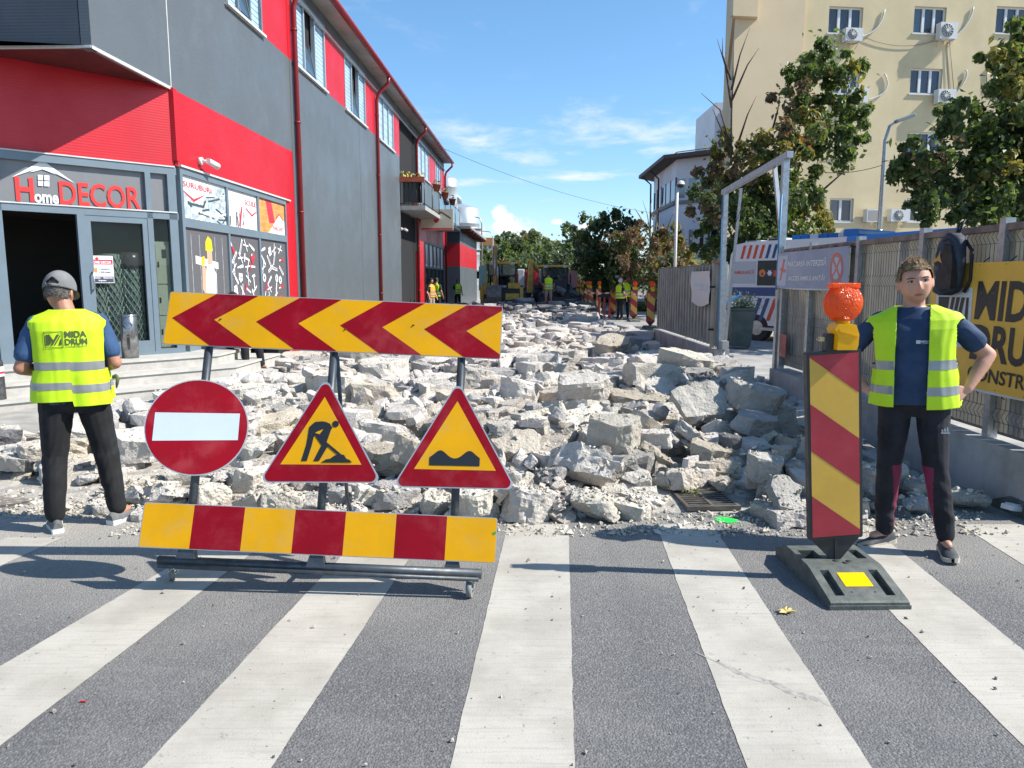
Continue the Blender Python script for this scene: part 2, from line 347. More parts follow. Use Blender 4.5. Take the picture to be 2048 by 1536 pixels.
# ------------------------------------------------------------------ the grey and red commercial building
FA = Pl((-5.17, 11.86, 0), (.036, 1, 0))                # long facade: u runs up the street from the corner, normal to the street
CH = Pl(FA.at(0, 0), (.70, .714, 0)); CH = Pl(FA.at(0, 0) - CH.ex*6.0, CH.ex)    # cut-off corner with the shop front; u ends at 6.0 on the corner
def ribbed(name, col, rough=.42, sc=26., amt=.10, vert=False, **k):
    """coated sandwich panel with fine rolled lines"""
    m = mat(name, col, rough, var=.06, vscale=.8, dirt=k.get('dirt', ((col[0]*1.25+.02, col[1]*1.25+.02, col[2]*1.25+.02), .9, .3)), spec=.45, streak=((col[0]*.78, col[1]*.78, col[2]*.78), 1.7, .35))
    w = NT(m.node_tree); b = w.n['Principled BSDF']; tc = w.n['Texture Coordinate'].outputs['Object']; sx = w.new('ShaderNodeSeparateXYZ'); w.l.new(tc, sx.inputs[0])
    z = w.math('SINE', w.math('MULTIPLY', sx.outputs[2], sc*2*pi)); bn = w.new('ShaderNodeBump', ins={'Strength': amt, 'Distance': .004, 'Height': z}); w.l.new(bn.outputs[0], b.inputs['Normal']); return m
LG = ribbed('grey_cladding', (.098, .114, .127)); LR = ribbed('red_cladding', (.47, .008, .018)); LD = ribbed('grey_cladding_shaded', (.055, .066, .082))  # third is the grey with shade painted in, for faces off the sun
FRM = mat('window_frame_grey', (.14, .185, .22), .4, var=.08, vscale=3); FRMD = mat('window_frame_dark', (.045, .055, .062), .45)
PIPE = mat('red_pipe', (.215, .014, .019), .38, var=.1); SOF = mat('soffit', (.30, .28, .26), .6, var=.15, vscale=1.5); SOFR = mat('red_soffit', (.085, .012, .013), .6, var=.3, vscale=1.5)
GLS = glass('window_glass', (.05, .08, .11), .04); GLD = glass('dark_glass', (.008, .010, .011), .03); GLC = glass('shop_glass', (.012, .018, .017), .02, .80)
CAPW = mat('light_flashing', (.52, .53, .52), .45, var=.1); BLIND = mat('blind_sky_reflection', (.36, .50, .62), .35, var=.15, vscale=2)  # blinds carry the blue sky reflection of the panes in their colour
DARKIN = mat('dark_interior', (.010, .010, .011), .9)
LB = thing('commercial_building', 'long grey and red clad commercial building with overhanging corner above the shop', 'building', FA.at(17, 0, -4))
def fu(px, py): return FA.uv(px, py)
UEND = fu(890, 500)[0]; ZT = 8.42; US = FA.uv(180, 60)[0]; ZU = 4.52; UP1 = fu(592, 400)[0]
# cladding: each band is a row of panels, its joints recessed
def panels(name, mtl, u0, u1, z0, z1, step, holes=(), d=0., cuts=None):
    us = cuts if cuts else [u0+(u1-u0)*i/max(1, round((u1-u0)/step)) for i in range(max(1, round((u1-u0)/step))+1)]
    for a, b in zip(us[:-1], us[1:]):
        zs = [z0, z1]; m = MB(); g_ = .009
        hs = [h for h in holes if h[0] < b-.02 and h[1] > a+.02 and h[2] < z1 and h[3] > z0]
        cu_ = sorted({a+g_, b-g_} | {min(max(h[k], a+g_), b-g_) for h in hs for k in (0, 1)}); cz = sorted({z0, z1} | {min(max(h[k], z0), z1) for h in hs for k in (2, 3)})
        for ua, ub in zip(cu_[:-1], cu_[1:]):
            for za, zb in zip(cz[:-1], cz[1:]):
                uc, zc = (ua+ub)/2, (za+zb)/2
                if ub-ua < 1e-4 or zb-za < 1e-4 or any(h[0] < uc < h[1] and h[2] < zc < h[3] for h in hs): continue
                m.pbox(FA, ua, za, ub, zb, -.12+d, d)
        if m.f: part(name, m, [mtl], LB)
core = MB(); core.ppoly(Pl((0, 0, 0), (1, 0, 0), (0, 1, 0)), [tuple(FA.at(4.6, 0, -.14).xy), tuple(FA.at(UEND-.05, 0, -.14).xy), tuple(FA.at(UEND-.05, 0, -14).xy), tuple(FA.at(4.6, 0, -14).xy)], 0, ZT-.2); core.ppoly(Pl((0, 0, 0), (1, 0, 0), (0, 1, 0)), [tuple(FA.at(0, 0, -.2).xy), tuple(FA.at(4.5, 0, -.2).xy), tuple(FA.at(4.5, 0, -14).xy), tuple(FA.at(-2.2, 0, -9).xy), tuple(CH.at(2.85, 0, -.3).xy)], 3.5, ZT-.2)  # upper block over the shop is unseen, added to keep light out
core2 = MB(); core2.ppoly(Pl((0, 0, 0), (1, 0, 0), (0, 1, 0)), [tuple(FA.at(US+.14, 0, -.14).xy), tuple(FA.at(.2, 0, -.14).xy), tuple(FA.at(.2, 0, -9).xy), tuple(FA.at(US+.14, 0, -9).xy)], ZU+.06, ZT-.2)
part('filler_core', core, [DARKIN], LB); part('filler_core', core2, [DARKIN], LB)
# openings of the long facade (u0, u1, z0, z1)
def span(xa, xb, ya, yb):                                # picture column pair and the sill and head measured at the middle
    ua = fu(xa, (ya+yb)/2)[0]; ub = fu(xb, (ya+yb)/2)[0]; xm = (xa+xb)/2; return ua, ub, fu(xm, yb)[1], fu(xm, ya)[1]
SILL = fu(650, 181)[1]; HEAD = fu(690, 130)[1]
WINS = [(fu(452, 30)[0], fu(524, 50)[0], 'open', 0), (fu(586, 90)[0], fu(650, 120)[0], 'tilt', 1), (fu(690, 200)[0], fu(731, 220)[0], 'tilt', 1), (fu(757, 250)[0], fu(787, 270)[0], 'plain', 0), (fu(836, 330)[0], fu(858, 350)[0], 'plain', 0), (fu(871, 370)[0], fu(882, 380)[0], 'plain', 0)]
WZ0, WZ1 = SILL, SILL+1.62
LOG = (fu(799, 300)[0], fu(834, 330)[0], 4.55, 8.0)      # recessed balcony
SHOP = (0.10, fu(572, 450)[0], .5, fu(385, 342)[1])      # shop window with posters
DOOR2 = (fu(803, 550)[0], fu(836, 560)[0], 0, 3.55); SHW2 = (fu(851, 560)[0], fu(888, 570)[0], .2, 3.55)
HOLES = [(a, b, WZ0, WZ1) for a, b, _, _ in WINS] + [LOG, SHOP, DOOR2, SHW2, (LOG[0], LOG[1], 0, 4.55)]
RB0 = fu(375, 330)[1]; RB1 = fu(372, 192)[1]; PX = [US, 0.] + [fu(x, 400)[0] for x in (592, 664, 722, 760, 802, 834, 858)] + [UEND]
RU = fu(589, 400)[0]                                     # the red band ends at the first downpipe
panels('red_panel', LR, 0, RU, SHOP[3], RB1, 9, HOLES, cuts=[0, RU]); panels('red_panel', LR, SHOP[1], RU, 0, SHOP[3], 9, HOLES, cuts=[SHOP[1], RU])
panels('grey_panel', LG, 0, RU, RB1, WZ0, 9, HOLES, cuts=[US, 0, RU]); 
UB = fu(836, 500)[0]; ucut = [RU]+[fu(x, 400)[0] for x in (722, 758, 800)]
for z0, z1 in ((0, 1.62), (1.62, 3.1), (3.1, WZ0)): panels('grey_panel', LG, RU, LOG[0], z0, z1, 9, HOLES, cuts=ucut)
panels('grey_panel', LG, LOG[0], LOG[1], 3.62, 4.5, 9, [], d=-.9, cuts=[LOG[0], LOG[1]]); panels('light_lintel', SOF, LOG[0], LOG[1], 3.0, 3.62, 9, [], d=-.85, cuts=[LOG[0], LOG[1]])
panels('grey_panel', LG, LOG[1], UEND, 4.9, WZ0, 9, HOLES, cuts=[LOG[1], fu(868, 450)[0], UEND]); panels('red_panel', LR, LOG[1], UEND, 3.55, 4.9, 9, HOLES, cuts=[LOG[1], fu(868, 450)[0], UEND]); panels('red_panel', LR, LOG[1], SHW2[0], 0, 3.55, 9, HOLES, cuts=[LOG[1], SHW2[0]])
us = [US, 0]+[w[k] for w in WINS[:4] for k in (0, 1)]+[LOG[0], LOG[1]]+[w[k] for w in WINS[4:] for k in (0, 1)]+[UEND]; us = sorted(set(us))
for a, b in zip(us[:-1], us[1:]):                        # red fields between the upper windows
    c = (a+b)/2
    if any(w[0] < c < w[1] for w in WINS) or LOG[0] < c < LOG[1]: continue
    edge = [a, b] if not (a < RU-.2 < b) else [a, RU-.06, b]
    for p, q in zip(edge[:-1], edge[1:]): panels('red_panel' if a > 0 else 'grey_panel', LR if a > 0 else LG, p, q, WZ0, WZ1, 99, [], cuts=[p, q])
for a, b in zip(PX[:-1], PX[1:]): panels('grey_panel', LG, a, b, WZ1, ZT, 99, [LOG], cuts=[a, b])
# windows
for a, b, kind, bl in WINS:
    m = MB(); t_ = .06; n = 3
    for x0, x1, z0, z1 in ((a, a+t_, WZ0, WZ1), (b-t_, b, WZ0, WZ1), (a+t_, b-t_, WZ0, WZ0+t_), (a+t_, b-t_, WZ1-t_, WZ1)): m.pbox(FA, x0, z0, x1, z1, -.1, .012)
    for i in (1, 2): u = a+(b-a)*i/n; m.pbox(FA, u-.035, WZ0+t_, u+.035, WZ1-t_, -.095, .004)
    wf = part('window', m, [mat('window_frame_pale', (.30, .36, .41), .45) if a > 3 else FRM], LB); m = MB(); m.pbox(FA, a-.05, WZ0-.05, b+.05, WZ0, -.06, .07); part('sill', m, [CAPW], wf)
    for i in range(n):
        u0 = a+(b-a)*i/n+.04; u1 = a+(b-a)*(i+1)/n-.04; m = MB()
        if i == 1 and kind in ('tilt', 'open'):
            m.pbox(FA, u0, WZ0+t_, u1, WZ1-t_, -.5, -.49, 1); m.add([FA.at(u0+.03, WZ0+t_+.03, .0), FA.at(u1-.03, WZ0+t_+.03, .0), FA.at(u1-.03, WZ1-t_-.02, -.30), FA.at(u0+.03, WZ1-t_-.02, -.30)], [(0, 1, 2, 3)], 0)
            for s0, s1, e0, e1 in ((0, 0, 0, 1), (1, 0, 1, 1), (0, 1, 1, 1)): m.tube([FA.at(u0+(u1-u0)*s0, WZ0+t_+(WZ1-WZ0-2*t_)*s1, -.30*s1), FA.at(u0+(u1-u0)*e0, WZ0+t_+(WZ1-WZ0-2*t_)*e1, -.3*e1)], .03, 2, 4, smooth=False)
        else: 
            m.pbox(FA, u0, WZ0+t_, u1, WZ1-t_, -.07, -.055, 0)
        part('pane', m, [GLS, DARKIN, FRM], wf)
        if not (i == 1 and kind in ('tilt', 'open')):
            m = MB(); k = 14 if a < 14 else 6
            for j in range(k): z = WZ0+t_+(WZ1-WZ0-2*t_)*j/k; m.pbox(FA, u0, z+.004, u1, z+(WZ1-WZ0-2*t_)/k-.008, -.05, -.046) 
            part('blind', m, [BLIND], wf)
# roof edge, gutter, downpipes
m = MB(); m.pbox(FA, US-.3, ZT, UEND+.05, ZT+.05, -3, .44, 0); m.pbox(FA, US-.3, ZT+.05, UEND+.05, ZT+.16, -3, .42, 1); part('roof', m, [SOF, PIPE], LB)
m = MB(); m.pbox(FA, US, ZT-.42, UEND, ZT-.38, 0, .06); part('flashing', m, [CAPW], LB)
m = MB(); m.tube([FA.at(US-.35, ZT+.06, .5), FA.at(UEND+.1, ZT+.05, .5)], .085, 0, 12); part('gutter', m, [PIPE], LB)
for u in [fu(591, 300)[0], fu(754, 400)[0], fu(833, 470)[0], UEND-.12]:
    m = MB(); m.tube([FA.at(u, ZT+.03, .5), FA.at(u, ZT-.2, .48), FA.at(u, ZT-.52, .14), FA.at(u, ZT-.75, .075), FA.at(u, 0.02, .075)], .058, 0, 10); 
    for z in (1.2, 3.2, 5.2, 7.2): m.cyl(FA.at(u, z-.02, .075), FA.at(u, z+.02, .075), .07, 0, 10)
    part('downpipe', m, [PIPE], LB)
# overhang over the corner: front with its shade painted into the grey, red underside, edge flashing
OV = Pl(FA.at(US, 0), -FA.n, (0, 0, 1)); OV = Pl(FA.at(US, 0) + FA.n*0, FA.n*1.0)
OVL = 6.0
for k in range(3):
    m = MB(); m.pbox(OV, -OVL+k*2.0+.006, ZU, -OVL+(k+1)*2.0-.006-(.13 if k == 2 else 0), ZT, -.12, 0); part('shaded_panel', m, [LD], LB)
m = MB(); m.pbox(FA, US-.002, ZU-.03, US+.13, ZT, -.125, .006); part('corner_trim', m, [LG], LB)
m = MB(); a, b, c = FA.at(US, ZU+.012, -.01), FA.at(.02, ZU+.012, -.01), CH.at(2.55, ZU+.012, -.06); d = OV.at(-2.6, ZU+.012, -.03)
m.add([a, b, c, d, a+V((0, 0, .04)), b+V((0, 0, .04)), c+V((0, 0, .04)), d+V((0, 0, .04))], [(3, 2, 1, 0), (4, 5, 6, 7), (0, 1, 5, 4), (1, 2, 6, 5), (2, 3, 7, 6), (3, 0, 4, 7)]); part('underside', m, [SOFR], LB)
m = MB(); m.pbox(FA, US, ZU-.03, .02, ZU+.012, -.02, .012); m.pbox(OV, -OVL, ZU-.02, 0, ZU+.012, -.02, .012); part('edge_flashing', m, [CAPW], LB)
m = MB(); m.pbox(FA, -.03, RB0, .09, RB1, -.02, .05); part('corner_trim', m, [LR], LB)
m = MB(); m.pbox(FA, -.012, RB1, .012, ZT, -.02, .012); part('joint_trim', m, [CAPW], LB)
# cut-off corner: red band above, shop front below
def cuv(px, py): return CH.uv(px, py)
zf = .5; zb = cuv(200, 320)[1]; zs0 = cuv(200, 420)[1]+.02
uL, uD0, uD1, uG0, uG1, uS0, uS1 = [cuv(x, 500)[0] for x in (-14, 10, 158, 178, 298, 316, 366)]
SH = thing('shop_front', 'glazed corner shop front with a house logo sign above its open door', 'shop front', CH.at(4.6, .5))
m = MB(); m.pbox(CH, -.5, zb, 5.985, ZU+.01, -.1, 0); part('red_panel', m, [LR], LB)
m = MB(); fw = .075
for u0, u1, z0, z1 in ((-.5, 6.0, zb-.11, zb), (-.5, 6.0, zs0-.10, zs0), (uD0-.16, uD0-.0, zf, zb-.11), (uD1, uD1+.1, zf, zs0-.1), (uG1, uG1+.08, zf, zb-.11), (5.86, 5.985, zf, zb-.11), (uG1+.08, 5.86, zf, zf+.08), (uD1+.1, uG1, zf, zf+.05)):
    m.pbox(CH, u0, z0, u1, z1, -.055, .02)
m.pbox(CH, -.5, zs0, 5.98, zs0+.018, .02, .035, 1); m.pbox(CH, -.5, zb, 5.98, zb+.018, 0, .035, 1)
part('frame', m, [FRM, CAPW], SH)
m = MB(); m.pbox(CH, uD0, zs0, uG1, zb-.11, -.06, -.045); sgn = part('sign_panel', m, [mat('sign_panel_grey', (.17, .172, .18), .35, var=.05)], SH)
m = MB(); m.pbox(CH, uG1+.08, zs0, 5.86, zb-.11, -.06, -.045); part('sign_panel', m, [MATS['sign_panel_grey']], SH); m = MB(); m.pbox(CH, -.5, zs0, uD0-.16, zb-.11, -.06, -.045); part('sign_panel', m, [MATS['sign_panel_grey']], SH)
LET_R = mat('letter_red', (.72, .035, .03), .4); LET_W = mat('letter_white', (.72, .74, .78), .4)
def at_sign(px, py): return CH.uv(px, py)
m = MB()
def word(txt, x0, y0, x1, y1, mi, bold=.02, yb=None):
    """lettering between two picture corners: lower edge start (x0, y0), upper edge end (x1, y1)"""
    a = at_sign(x0, y0); b = at_sign(x1, y1); lettering(m, CH, txt, a[0], a[1], b[0]-a[0], b[1]-a[1], -.03, mi, bold)
word('H', 34, 401, 67, 355, 0, .03); word('ome', 71, 405, 118, 390, 1, .03); word('DECOR', 122, 409, 281, 374, 0, .018)
q = lambda *pts: [at_sign(x, y) for x, y in pts]
for pts in (q((24, 354), (86, 320), (86, 333)), q((86, 320), (151, 366), (86, 333)), q((60, 344), (86, 331.5), (86, 338), (72, 342)), q((86, 331.5), (115, 349), (86, 338)), ): m.flat(CH, pts, -.03, 1)
for x0, y0 in ((77, 349), (90, 350), (77.5, 361), (90, 362)): m.flat(CH, q((x0, y0), (x0+10, y0+.7), (x0+10, y0+10.5), (x0, y0+10)), -.03, 1)
part('lettering', m, [LET_R, LET_W], SH)
# open doorway: a dark room; fixed leaf with glass; side light
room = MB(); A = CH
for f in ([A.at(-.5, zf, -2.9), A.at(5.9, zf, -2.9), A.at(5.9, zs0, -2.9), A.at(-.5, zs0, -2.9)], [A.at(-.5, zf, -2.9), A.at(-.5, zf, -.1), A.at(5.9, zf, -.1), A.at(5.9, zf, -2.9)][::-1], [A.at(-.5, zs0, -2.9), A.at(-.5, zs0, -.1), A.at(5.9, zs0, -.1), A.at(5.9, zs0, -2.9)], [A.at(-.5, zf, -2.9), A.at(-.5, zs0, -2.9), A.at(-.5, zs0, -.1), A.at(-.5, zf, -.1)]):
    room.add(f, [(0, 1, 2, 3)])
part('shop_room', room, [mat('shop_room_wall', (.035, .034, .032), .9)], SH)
m = MB(); d0 = uD1+.10
for u0, u1, z0, z1 in ((d0, d0+.075, zf+.05, zs0-.1), (uG1-.075, uG1, zf+.05, zs0-.1), (d0+.075, uG1-.075, zs0-.185, zs0-.1), (d0+.075, uG1-.075, zf+.05, zf+.22)): m.pbox(CH, u0, z0, u1, z1, -.05, .012)
dl = part('door', m, [FRM], SH); m = MB(); m.pbox(CH, d0+.075, zf+.22, uG1-.075, zs0-.185, -.035, -.025); part('pane', m, [GLC], dl)
m = MB(); m.tube([CH.at(d0+.05, zf+1.0, .02), CH.at(d0+.05, zf+1.0, .06), CH.at(d0+.05, zf+1.25, .06), CH.at(d0+.05, zf+1.25, .02)], .012, 0, 8); part('handle', m, [GALV], dl)
m = MB(); m.pbox(CH, uG1+.08, zf+.08, 5.86, zs0-.1, -.035, -.025); part('pane', m, [GLC], SH)
m = MB(); m.pbox(CH, -.5, zf+.1, uD0-.16, zs0-.1, -.045, -.035); part('pane', m, [GLC], SH)
# notice in the door glass
PAP_W = mat('paper_white', (.74, .75, .76), .6); PAP_R = mat('paper_red', (.62, .02, .05), .6); PAP_K = mat('paper_dark', (.05, .05, .085), .6); PAP_C = mat('paper_teal', (.05, .35, .45), .6); PAP_O = mat('paper_orange', (.75, .25, .05), .6)
m = MB(); (a, b), (c, d) = cuv(182, 566), cuv(226, 512); m.pbox(CH, a, b, c, d, -.02, -.018, 0); w_, h_ = c-a, d-b; R = lambda x0, y0, x1, y1: [(a+x0*w_, b+y0*h_), (a+x1*w_, b+y0*h_), (a+x1*w_, b+y1*h_), (a+x0*w_, b+y1*h_)]
m.flat(CH, R(.02, .68, .98, .86), -.0168, 1); m.flat(CH, R(.02, .02, .98, .24), -.0168, 2); m.flat(CH, [(a+.33*w_, b+.84*h_), (a+.24*w_, b+.9*h_), (a+.33*w_, b+.96*h_), (a+.42*w_, b+.9*h_)], -.0168, 1); lettering(m, CH, 'HOME DECOR', a+.08*w_, b+.71*h_, .84*w_, .1*h_, -.0158, 0, .03); lettering(m, CH, 'ORIENT', a+.4*w_, b+.47*h_, .5*w_, .07*h_, -.0168, 2, .03); lettering(m, CH, 'CERAMIC', a+.38*w_, b+.36*h_, .54*w_, .07*h_, -.0168, 2, .03)
lettering(m, CH, 'gresie · faianta', a+.06*w_, b+.15*h_, .88*w_, .07*h_, -.0158, 0, .03); lettering(m, CH, 'import', a+.34*w_, b+.05*h_, .32*w_, .07*h_, -.0158, 0, .03)
m.flat(CH, R(.08, .38, .2, .5), -.0168, 3); m.flat(CH, R(.2, .38, .32, .56), -.0168, 4); part('notice', m, [PAP_W, PAP_R, PAP_K, PAP_C, PAP_O], dl)
# mesh rolls and the meter cabinet behind the glass
MESHM = mat('mesh_wire', (.56, .62, .58), .35, .35, var=.25, vscale=8); ROLLC = mat('mesh_roll_core', (.19, .24, .21), .6, .2, var=.4, vscale=16); FILM = mat('roll_film', (.07, .055, .07), .25)
def mesh_roll(label, px, ytop, r, dep, film):
    u = cuv(px, 620)[0]; z1 = cuv(px, ytop)[1]; c = CH.at(u, zf, -dep); t = thing('wire_mesh_roll', label, 'mesh roll', c, 0, 'wire mesh rolls behind the shop door glass'); m = MB(); h = z1-zf
    m.lathe([(0, .0), (r*.93, 0), (r*.93, h), (r*.55, h+.01), (r*.5, h-.08), (0, h-.08)], 0, 24); part('roll_core', m, [ROLLC], t, True); m = MB()
    for sgn_ in (1, -1):
        for k in range(13):
            for q_ in range(1): 
                pts = []; a0 = 2*pi*k/13
                for i in range(int(h/.05)+1): z = min(h, i*.05); a = a0+sgn_*z/.16*.55; pts.append((r*cos(a), r*sin(a), z))
                m.tube(pts, .0062, 0, 4, False)
    part('wire_lattice', m, [MESHM], t, True)
    if film: m = MB(); m.lathe([(r*1.03, h-.22), (r*1.05, h-.1), (r*1.02, h+.02), (r*.4, h+.03)], 0, 24); part('plastic_film', m, [FILM], t, True)
mesh_roll('green wire mesh roll behind the notice, in the door glass', 207, 560, .15, .22, False); mesh_roll('tall wire mesh roll in the middle behind the door glass', 238, 508, .155, .24, False); mesh_roll('wire mesh roll capped with dark film, by the door post', 276, 508, .165, .22, True)
t = thing('meter_cabinet', 'cream electric meter cabinet behind the narrow shop side window', 'cabinet', CH.at(cuv(332, 600)[0], zf, -.2)); CREAM = mat('cream_plastic', (.56, .57, .45), .5, var=.06, vscale=3)
u0, u1 = cuv(312, 600)[0]+.03, cuv(350, 600)[0]; z1 = cuv(330, 483)[1]; m = MB(); m.pbox(CH, u0, zf+.05, u1, z1, -.32, -.075); part('cabinet_box', m, [CREAM], t); zz_ = [zf+.09, zf+(z1-zf)*.34, zf+(z1-zf)*.62, z1-.04]
for a, b in zip(zz_[:-1], zz_[1:]): m = MB(); m.pbox(CH, u0+.03, a+.012, u1-.03, b-.012, -.075, -.06); dr = part('cabinet_door', m, [CREAM], t); m = MB(); m.pbox(CH, u0+.05, (a+b)/2-.04, u0+.07, (a+b)/2+.04, -.06, -.05); part('latch', m, [RUB], dr)
m = MB(); m.pbox(CH, u0+.12, z1-.25, u1-.07, z1-.12, -.06, -.055, 0); m.flat(CH, [(u0+.13, zf+.5), (u0+.17, zf+.5), (u0+.15, zf+.54)], -.058, 1); part('meter_window', m, [RUB, PAP_R], t)
# side shop window with posters
m = MB(); s0, s1, z0_, z1_ = SHOP; zm = fu(480, 463)[1]; ucols = [s0, fu(455, 420)[0], fu(517, 440)[0], s1]
for a, b, c, d in ((s0-.0, s0+.09, z0_, z1_), (s1-.06, s1, z0_, z1_), (s0+.09, s1-.06, z1_-.10, z1_), (s0+.09, s1-.06, zm-.07, zm+.07), (s0+.09, s1-.06, z0_, z0_+.08)): m.pbox(FA, a, c, b, d, -.1, .02)
for u in ucols[1:3]: m.pbox(FA, u-.04, z0_+.08, u+.04, z1_-.1, -.1, .015)
m.pbox(FA, s0, z1_, s1+.25, z1_+.03, 0, .05, 1); part('poster_frame', m, [FRM, CAPW], LB)
PG = mat('poster_grey', (.115, .112, .12), .35); PW = mat('poster_white', (.72, .73, .74), .35); PR = mat('poster_red', (.60, .03, .05), .35); PO = mat('poster_wood', (.68, .27, .07), .4, var=.25, vscale=5); PST = mat('poster_steel', (.40, .47, .50), .35, var=.35, vscale=10); PB = mat('poster_dark', (.06, .075, .085), .35); PY = mat('poster_yellow', (.75, .55, .02), .35); PS = mat('poster_skin', (.62, .36, .24), .4); PBL = mat('poster_jeans', (.30, .38, .50), .4)
PMS = [PG, PW, PR, PO, PST, PB, PY, PS, PBL]; rp = random.Random(5)
def poster(k, lo, draw):
    a = ucols[k]+(.09 if k == 0 else .04); b = ucols[k+1]-(.06 if k == 2 else .04); c, d = (z0_+.08, zm-.07) if lo else (zm+.07, z1_-.1); m = MB()
    T = lambda x, y: (a+(b-a)*x, c+(d-c)*y); m.pbox(FA, a, c, b, d, -.03, -.02, 0 if lo else 1); n = [0]
    def pol(pts, mi): n[0] += 1; m.flat(FA, clip(clip(clip(clip([T(*p) for p in pts], 1, 0, b), -1, 0, -a), 0, 1, d), 0, -1, -c), -.018+n[0]*.00012, mi)
    draw(pol, m, T, a, b, c, d); part('poster', m, PMS, LB)
def d_screws(pol, m, T, a, b, c, d):
    pol([(.0, .0), (1, 0), (1, .95), (.75, .95), (.42, .45), (0, .62)], 4)
    for i in range(46):
        x, y = rp.uniform(0, 1), rp.uniform(0, .8); 
        if y > .3+.62*x: continue
        ang = rp.uniform(0, 3.1); L = rp.uniform(.05, .2); w_ = rp.uniform(.012, .03); cx, cy = cos(ang), sin(ang)*.8; pol([(x-cx*L-cy*w_, y-cy*L+cx*w_), (x-cx*L+cy*w_, y-cy*L-cx*w_), (x+cx*L+cy*w_, y+cy*L-cx*w_), (x+cx*L-cy*w_, y+cy*L+cx*w_)], rp.choice([5, 1, 1, 5, 4]))
    pol([(.04, .62), (.25, .42), (.47, .62), (.5, .66), (.25, .49), (.02, .66)], 2); u, v = T(.04, .74); lettering(m, FA, 'SURUBURI', u, v, (b-a)*.62, (d-c)*.13, -.012, 2, .0)
def d_tools(pol, m, T, a, b, c, d):
    for i in range(12): x = rp.uniform(.05, .6); y = rp.uniform(.1, .5); L = rp.uniform(.15, .4); s = rp.uniform(-.1, .1); pol([(x, y-L*.5), (x+.03, y-L*.5), (x+.03+s, y+L*.5), (x+s, y+L*.5)], rp.choice([4, 4, 5, 2]))
    pol([(.35, .05), (.41, .05), (.5, .6), (.46, .6)], 2); pol([(.62, .55), (.82, .38), (.98, .52), (.98, .56), (.82, .44), (.62, .6)], 2); u, v = T(.58, .68); lettering(m, FA, 'SCULE', u, v, (b-a)*.4, (d-c)*.14, -.012, 2, .0)
def d_wood(pol, m, T, a, b, c, d):
    pol([(0, 0), (1, 0), (1, 1), (0, 1)], 3)
    for i in range(5): y = .1+i*.2; pol([(.0, y), (1, y+.05), (1, y+.07), (0, y+.015)], 7)
    pol([(.28, 1), (.5, 1), (.62, .35), (.4, .3)], 2); pol([(.35, 0), (1, 0), (1, .45), (.8, .62)], 1); pol([(.66, .47), (.8, .62), (.96, .44), (.96, .49), (.8, .67), (.64, .5)], 2); u, v = T(.52, .12); lettering(m, FA, 'PARCHET', u, v, (b-a)*.44, (d-c)*.12, -.012, 2, .0)
def d_worker(pol, m, T, a, b, c, d):
    for x in (.14, .32, .68, .86): pol([(x, .05), (x+.008, .05), (x+.008, .95), (x, .95)], 4)
    pol([(.22, .70), (.74, .66), (.74, .72), (.22, .77)], 1); pol([(.44, .0), (.62, .0), (.60, .30), (.46, .30)], 8); pol([(.42, .28), (.64, .28), (.68, .62), (.58, .70), (.46, .68), (.42, .55)], 1); pol([(.34, .48), (.42, .42), (.44, .66), (.36, .72)], 7); pol([(.40, .26), (.62, .31), (.62, .36), (.40, .30)], 5); pol([(.60, .05), (.72, .10), (.70, .27), (.60, .27)], 5); pol([(.36, .02), (.43, .05), (.43, .2), (.36, .16)], 2)
    pol([(.48, .70), (.60, .70), (.60, .83), (.48, .83)], 7); pol([(.45, .82), (.62, .82), (.60, .92), (.52, .95), (.46, .9)], 6); pol([(.34, .68), (.42, .70), (.42, .77), (.35, .76)], 6); pol([(.38, .23), (.46, .21), (.45, .28), (.39, .29)], 6)
def d_icons(pol, m, T, a, b, c, d):
    cells = [(x, y) for y in np.arange(.05, .97, .105) for x in np.arange(.12, .98, .215)]
    for x, y in cells:
        x += rp.uniform(-.04, .04); y += rp.uniform(-.02, .02); r = .045; k = rp.randint(0, 6); ang = rp.uniform(0, pi); col = 2 if rp.random() < .22 else 1; asp = (b-a)/(d-c)
        rot = lambda p, q: (x+(p*cos(ang)-q*sin(ang))*r/asp*.95, y+(p*sin(ang)+q*cos(ang))*r*.95)
        if k <= 1: pol([rot(-.35, -1.8), rot(.35, -1.8), rot(.35, .4), rot(-.35, .4)], col); pol([rot(-.2, .4), rot(.2, .4), rot(.2, 1.8), rot(-.2, 1.8)], 1)
        elif k == 2: pol([rot(cos(t)*1.1, sin(t)*1.1) for t in np.linspace(0, 2*pi, 11)[:-1]], col); pol([rot(cos(t)*.45, sin(t)*.45) for t in np.linspace(0, 2*pi, 9)[:-1]], 0)
        elif k == 3: pol([rot(-.9, -1.4), rot(-.55, -1.5), rot(.9, 1.4), rot(.55, 1.5)], 1); pol([rot(.9, -1.4), rot(.55, -1.5), rot(-.9, 1.4), rot(-.55, 1.5)], 1)
        elif k == 4: pol([rot(-1.1, -1), rot(1.1, -1), rot(1.1, .7), rot(-1.1, .7)], col); pol([rot(-.4, .7), rot(.4, .7), rot(.4, 1.1), rot(-.4, 1.1)], 1); pol([rot(-.9, -.2), rot(.9, -.2), rot(.9, 0), rot(-.9, 0)], 0)
        elif k == 5: pol([rot(-.25, -1.9), rot(.25, -1.9), rot(.25, .8), rot(-.25, .8)], 1); pol([rot(-1, .8), rot(1.1, .8), rot(.8, 1.5), rot(-1, 1.3)], col)
        else: pol([rot(-1.9, -.4), rot(1.9, -.4), rot(1.9, .4), rot(-1.9, .4)], 1); pol([rot(-1.6, -.2), rot(1.6, -.2), rot(1.6, .1), rot(-1.6, .1)], 0)
for k, dr in enumerate((d_screws, d_tools, d_wood)): poster(k, False, dr)
for k, dr in enumerate((d_worker, d_icons, d_icons)): poster(k, True, dr)
